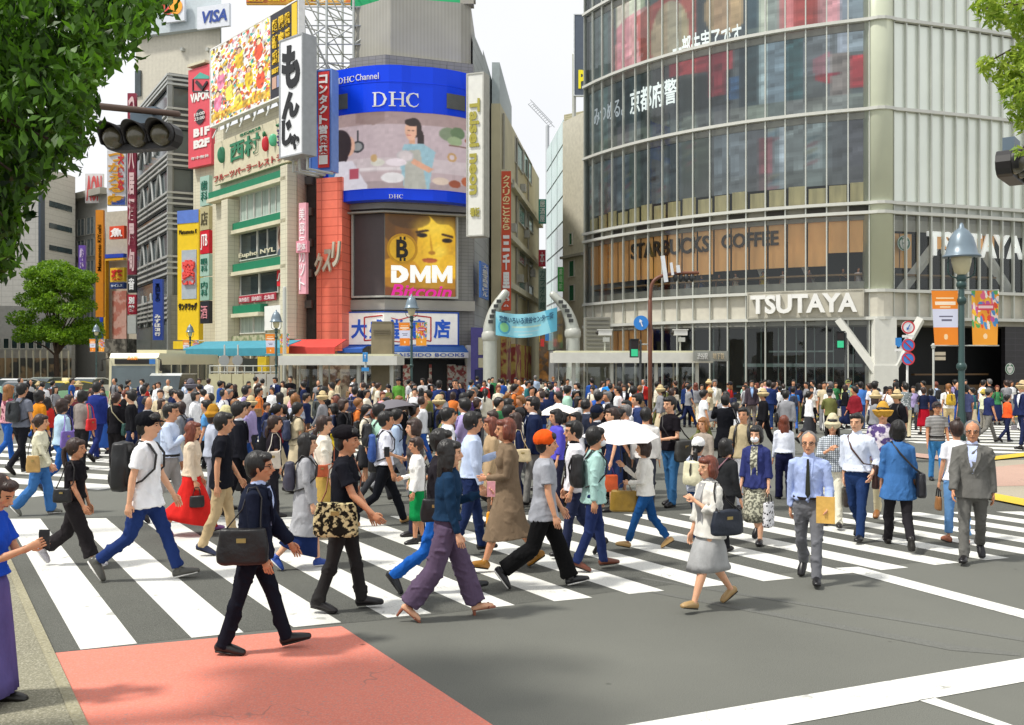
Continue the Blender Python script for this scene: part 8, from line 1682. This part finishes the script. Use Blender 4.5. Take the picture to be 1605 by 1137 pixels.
def crowd(px_, d, face, depthword, lod=2, Hm=None):
    for tries in range(200):
        sex = rc.choice('mf'); tcn = rc.choice(TOPW); bcn = rc.choice(BOTW); top = rc.choice(['s', 's', 'l', 'l', 'j', 'k']); bot = 't' if sex == 'm' or rc.random() < .5 else 'skirt'
        ln = [n_ for x0, n_ in LAND if px_ >= x0][-1] if px_ >= 0 else LAND[0][1]
        ga = {'s': 'tee', 'l': 'shirt', 'j': 'jacket', 'k': 'cardigan'}[top]
        fw = {0: 'walking right', 1: 'facing away', 2: 'walking left', 3: 'facing forward'}[int(((face % 360) + 45) // 90) % 4]
        lb_ = '%s in %s %s and %s %s, %s, %s' % ({'m': 'man', 'f': 'woman'}[sex], tcn, ga, bcn, 'trousers' if bot == 't' else 'skirt', fw, ln)
        if depthword: lb_ += depthword
        if lb_ not in used_l and len(lb_.split()) <= 15: used_l.add(lb_); break
    Hm = Hm or (rc.gauss(1.71, .05) if sex == 'm' else rc.gauss(1.6, .05)); S = Hm / 1.72
    hy = HY - (Hm - CH) * FPX / d; ex = []
    r_ = rc.random()
    bl_ = lb_.replace(', in the lane', '').replace(', middle row', '')
    for w_ in (', facing forward', ', facing away', ', walking left', ', walking right'): bl_ = bl_.replace(w_, '')
    if bl_ in used_l: r_ = 1
    used_l.add(bl_)
    if r_ < .18: ex.append(('backpack', 'b', rc.choice(['1c1d20', '2a3350', '4a4a4c', '6a3a2a']), 'pack of ' + bl_, .3, .42, .15))
    elif r_ < .48: ex.append(('shoulder', rc.choice('lr'), rc.choice(['1c1a1c', '8a6a48', 'c8bfae', '2a3050', '7a2c34']), 'bag of ' + bl_, .3, .26, .1))
    hair = rc.choice(['short'] * 5 + ['bald']) if sex == 'm' else rc.choice(['bob', 'long', 'bun', 'tail', 'lowtail', 'bob', 'long'])
    pose = rc.choice(['w2', 'w5', 's2', 'w4', 'w1']) if fw in ('walking right', 'walking left') else rc.choice(['s', 's2', 'w5'])
    return Pn(px_, hy, None, face, lb_, dd=d, top=top, tc=CN[tcn], bot=bot, bc=CN[bcn], bl=None if bot == 't' else rc.choice([.2, .35, .45]), wide=rc.choice([0, 0, .02]), hair=hair, hc=rc.choice('kkkkbbro' if sex == 'f' else 'kkkkkbg'), sex=sex, pose=pose, swap=rc.random() < .5,
              la=rc.choice(['fs', 'bs', 'h', 'phone']), ra=rc.choice(['fs', 'bs', 'h', 'h']), lod=lod, hat=rc.choice([None] * 34 + ['cap:22242a', 'hat:cdb88a']), inner='e8eaee', ex=tuple(ex), group='people in the crowd beyond the crossing', head=rc.uniform(-25, 25))
def rows(n, x0, x1, d0, d1, word, faces, lod=2):
    st = (x1 - x0) / n
    for i in range(n):
        px_ = x0 + st * (i + .5) + rc.uniform(-.38, .38) * st; crowd(px_, rc.uniform(d0, d1), rc.choice(faces) + rc.uniform(-18, 18), word, lod)
far_list = []
def merge_far(name, label, n0):
    obs = [o for o in COL.objects if o.name not in n0]; Vs, Fs, Ms, mats_, nv = [], [], [], [], 0
    bpy.context.view_layer.update()
    for o in obs:
        if o.type != 'MESH': continue
        me = o.data; V = np.empty(len(me.vertices) * 3); me.vertices.foreach_get('co', V); V = V.reshape(-1, 3); M = np.array(o.matrix_world); V = V @ M[:3, :3].T + M[:3, 3]; Vs.append(V)
        base_ = len(mats_); mats_ += [m for m in me.materials]
        for p in me.polygons: Fs.append([i + nv for i in p.vertices]); Ms.append(base_ + p.material_index)
        nv += len(V)
    um = list(dict.fromkeys(mats_)); mp = [um.index(m) for m in mats_]
    me = bpy.data.meshes.new(name); me.from_pydata(np.vstack(Vs).tolist(), [], Fs)
    for m in um: me.materials.append(m)
    me.polygons.foreach_set('material_index', [mp[i] for i in Ms]); me.polygons.foreach_set('use_smooth', [True] * len(Fs)); me.update()
    for o in obs: bpy.data.objects.remove(o)
    o = bpy.data.objects.new(name, me); COL.objects.link(o); return tag(o, label, 'crowd', kind='stuff')
n0 = set(o.name for o in COL.objects); bg0 = set(used_l)
rows(74, -10, 1610, 39.5, 42.5, '', [268, 268, 260, 0, 180, 90], 3); rows(20, 735, 905, 43, 54, ', in the lane', [268, 85], 3)
merge_far('far_crowd', 'farthest rows of waiting and walking people before the shops and in the lane', n0); used_l = bg0
rows(50, -10, 1130, 32, 38, ', middle row', [268, 0, 0, 180, 85])
rows(24, 1140, 1610, 33, 39, ', middle row', [268, 180, 0, 85])
rows(38, 120, 1010, 25.5, 30, ', mid crowd', [0, 0, 180, 268, 85])
rows(30, 190, 1000, 20, 24.5, ', inner crowd', [0, 0, 180, 200])
rows(16, 560, 1000, 16, 19.5, ', inner', [0, 0, 180, 15])
rows(7, 200, 560, 18, 20, ', inner', [0, 0, 180, 15])
rows(6, 0, 200, 24, 30, ', nearer', [80, 60, 0])
rows(12, 1010, 1420, 21, 31, ', nearer', [85, 180, 0, 200])
bpy.data.scenes.remove(TMP)
for c_ in list(bpy.data.curves): 
    if not c_.users: bpy.data.curves.remove(c_)
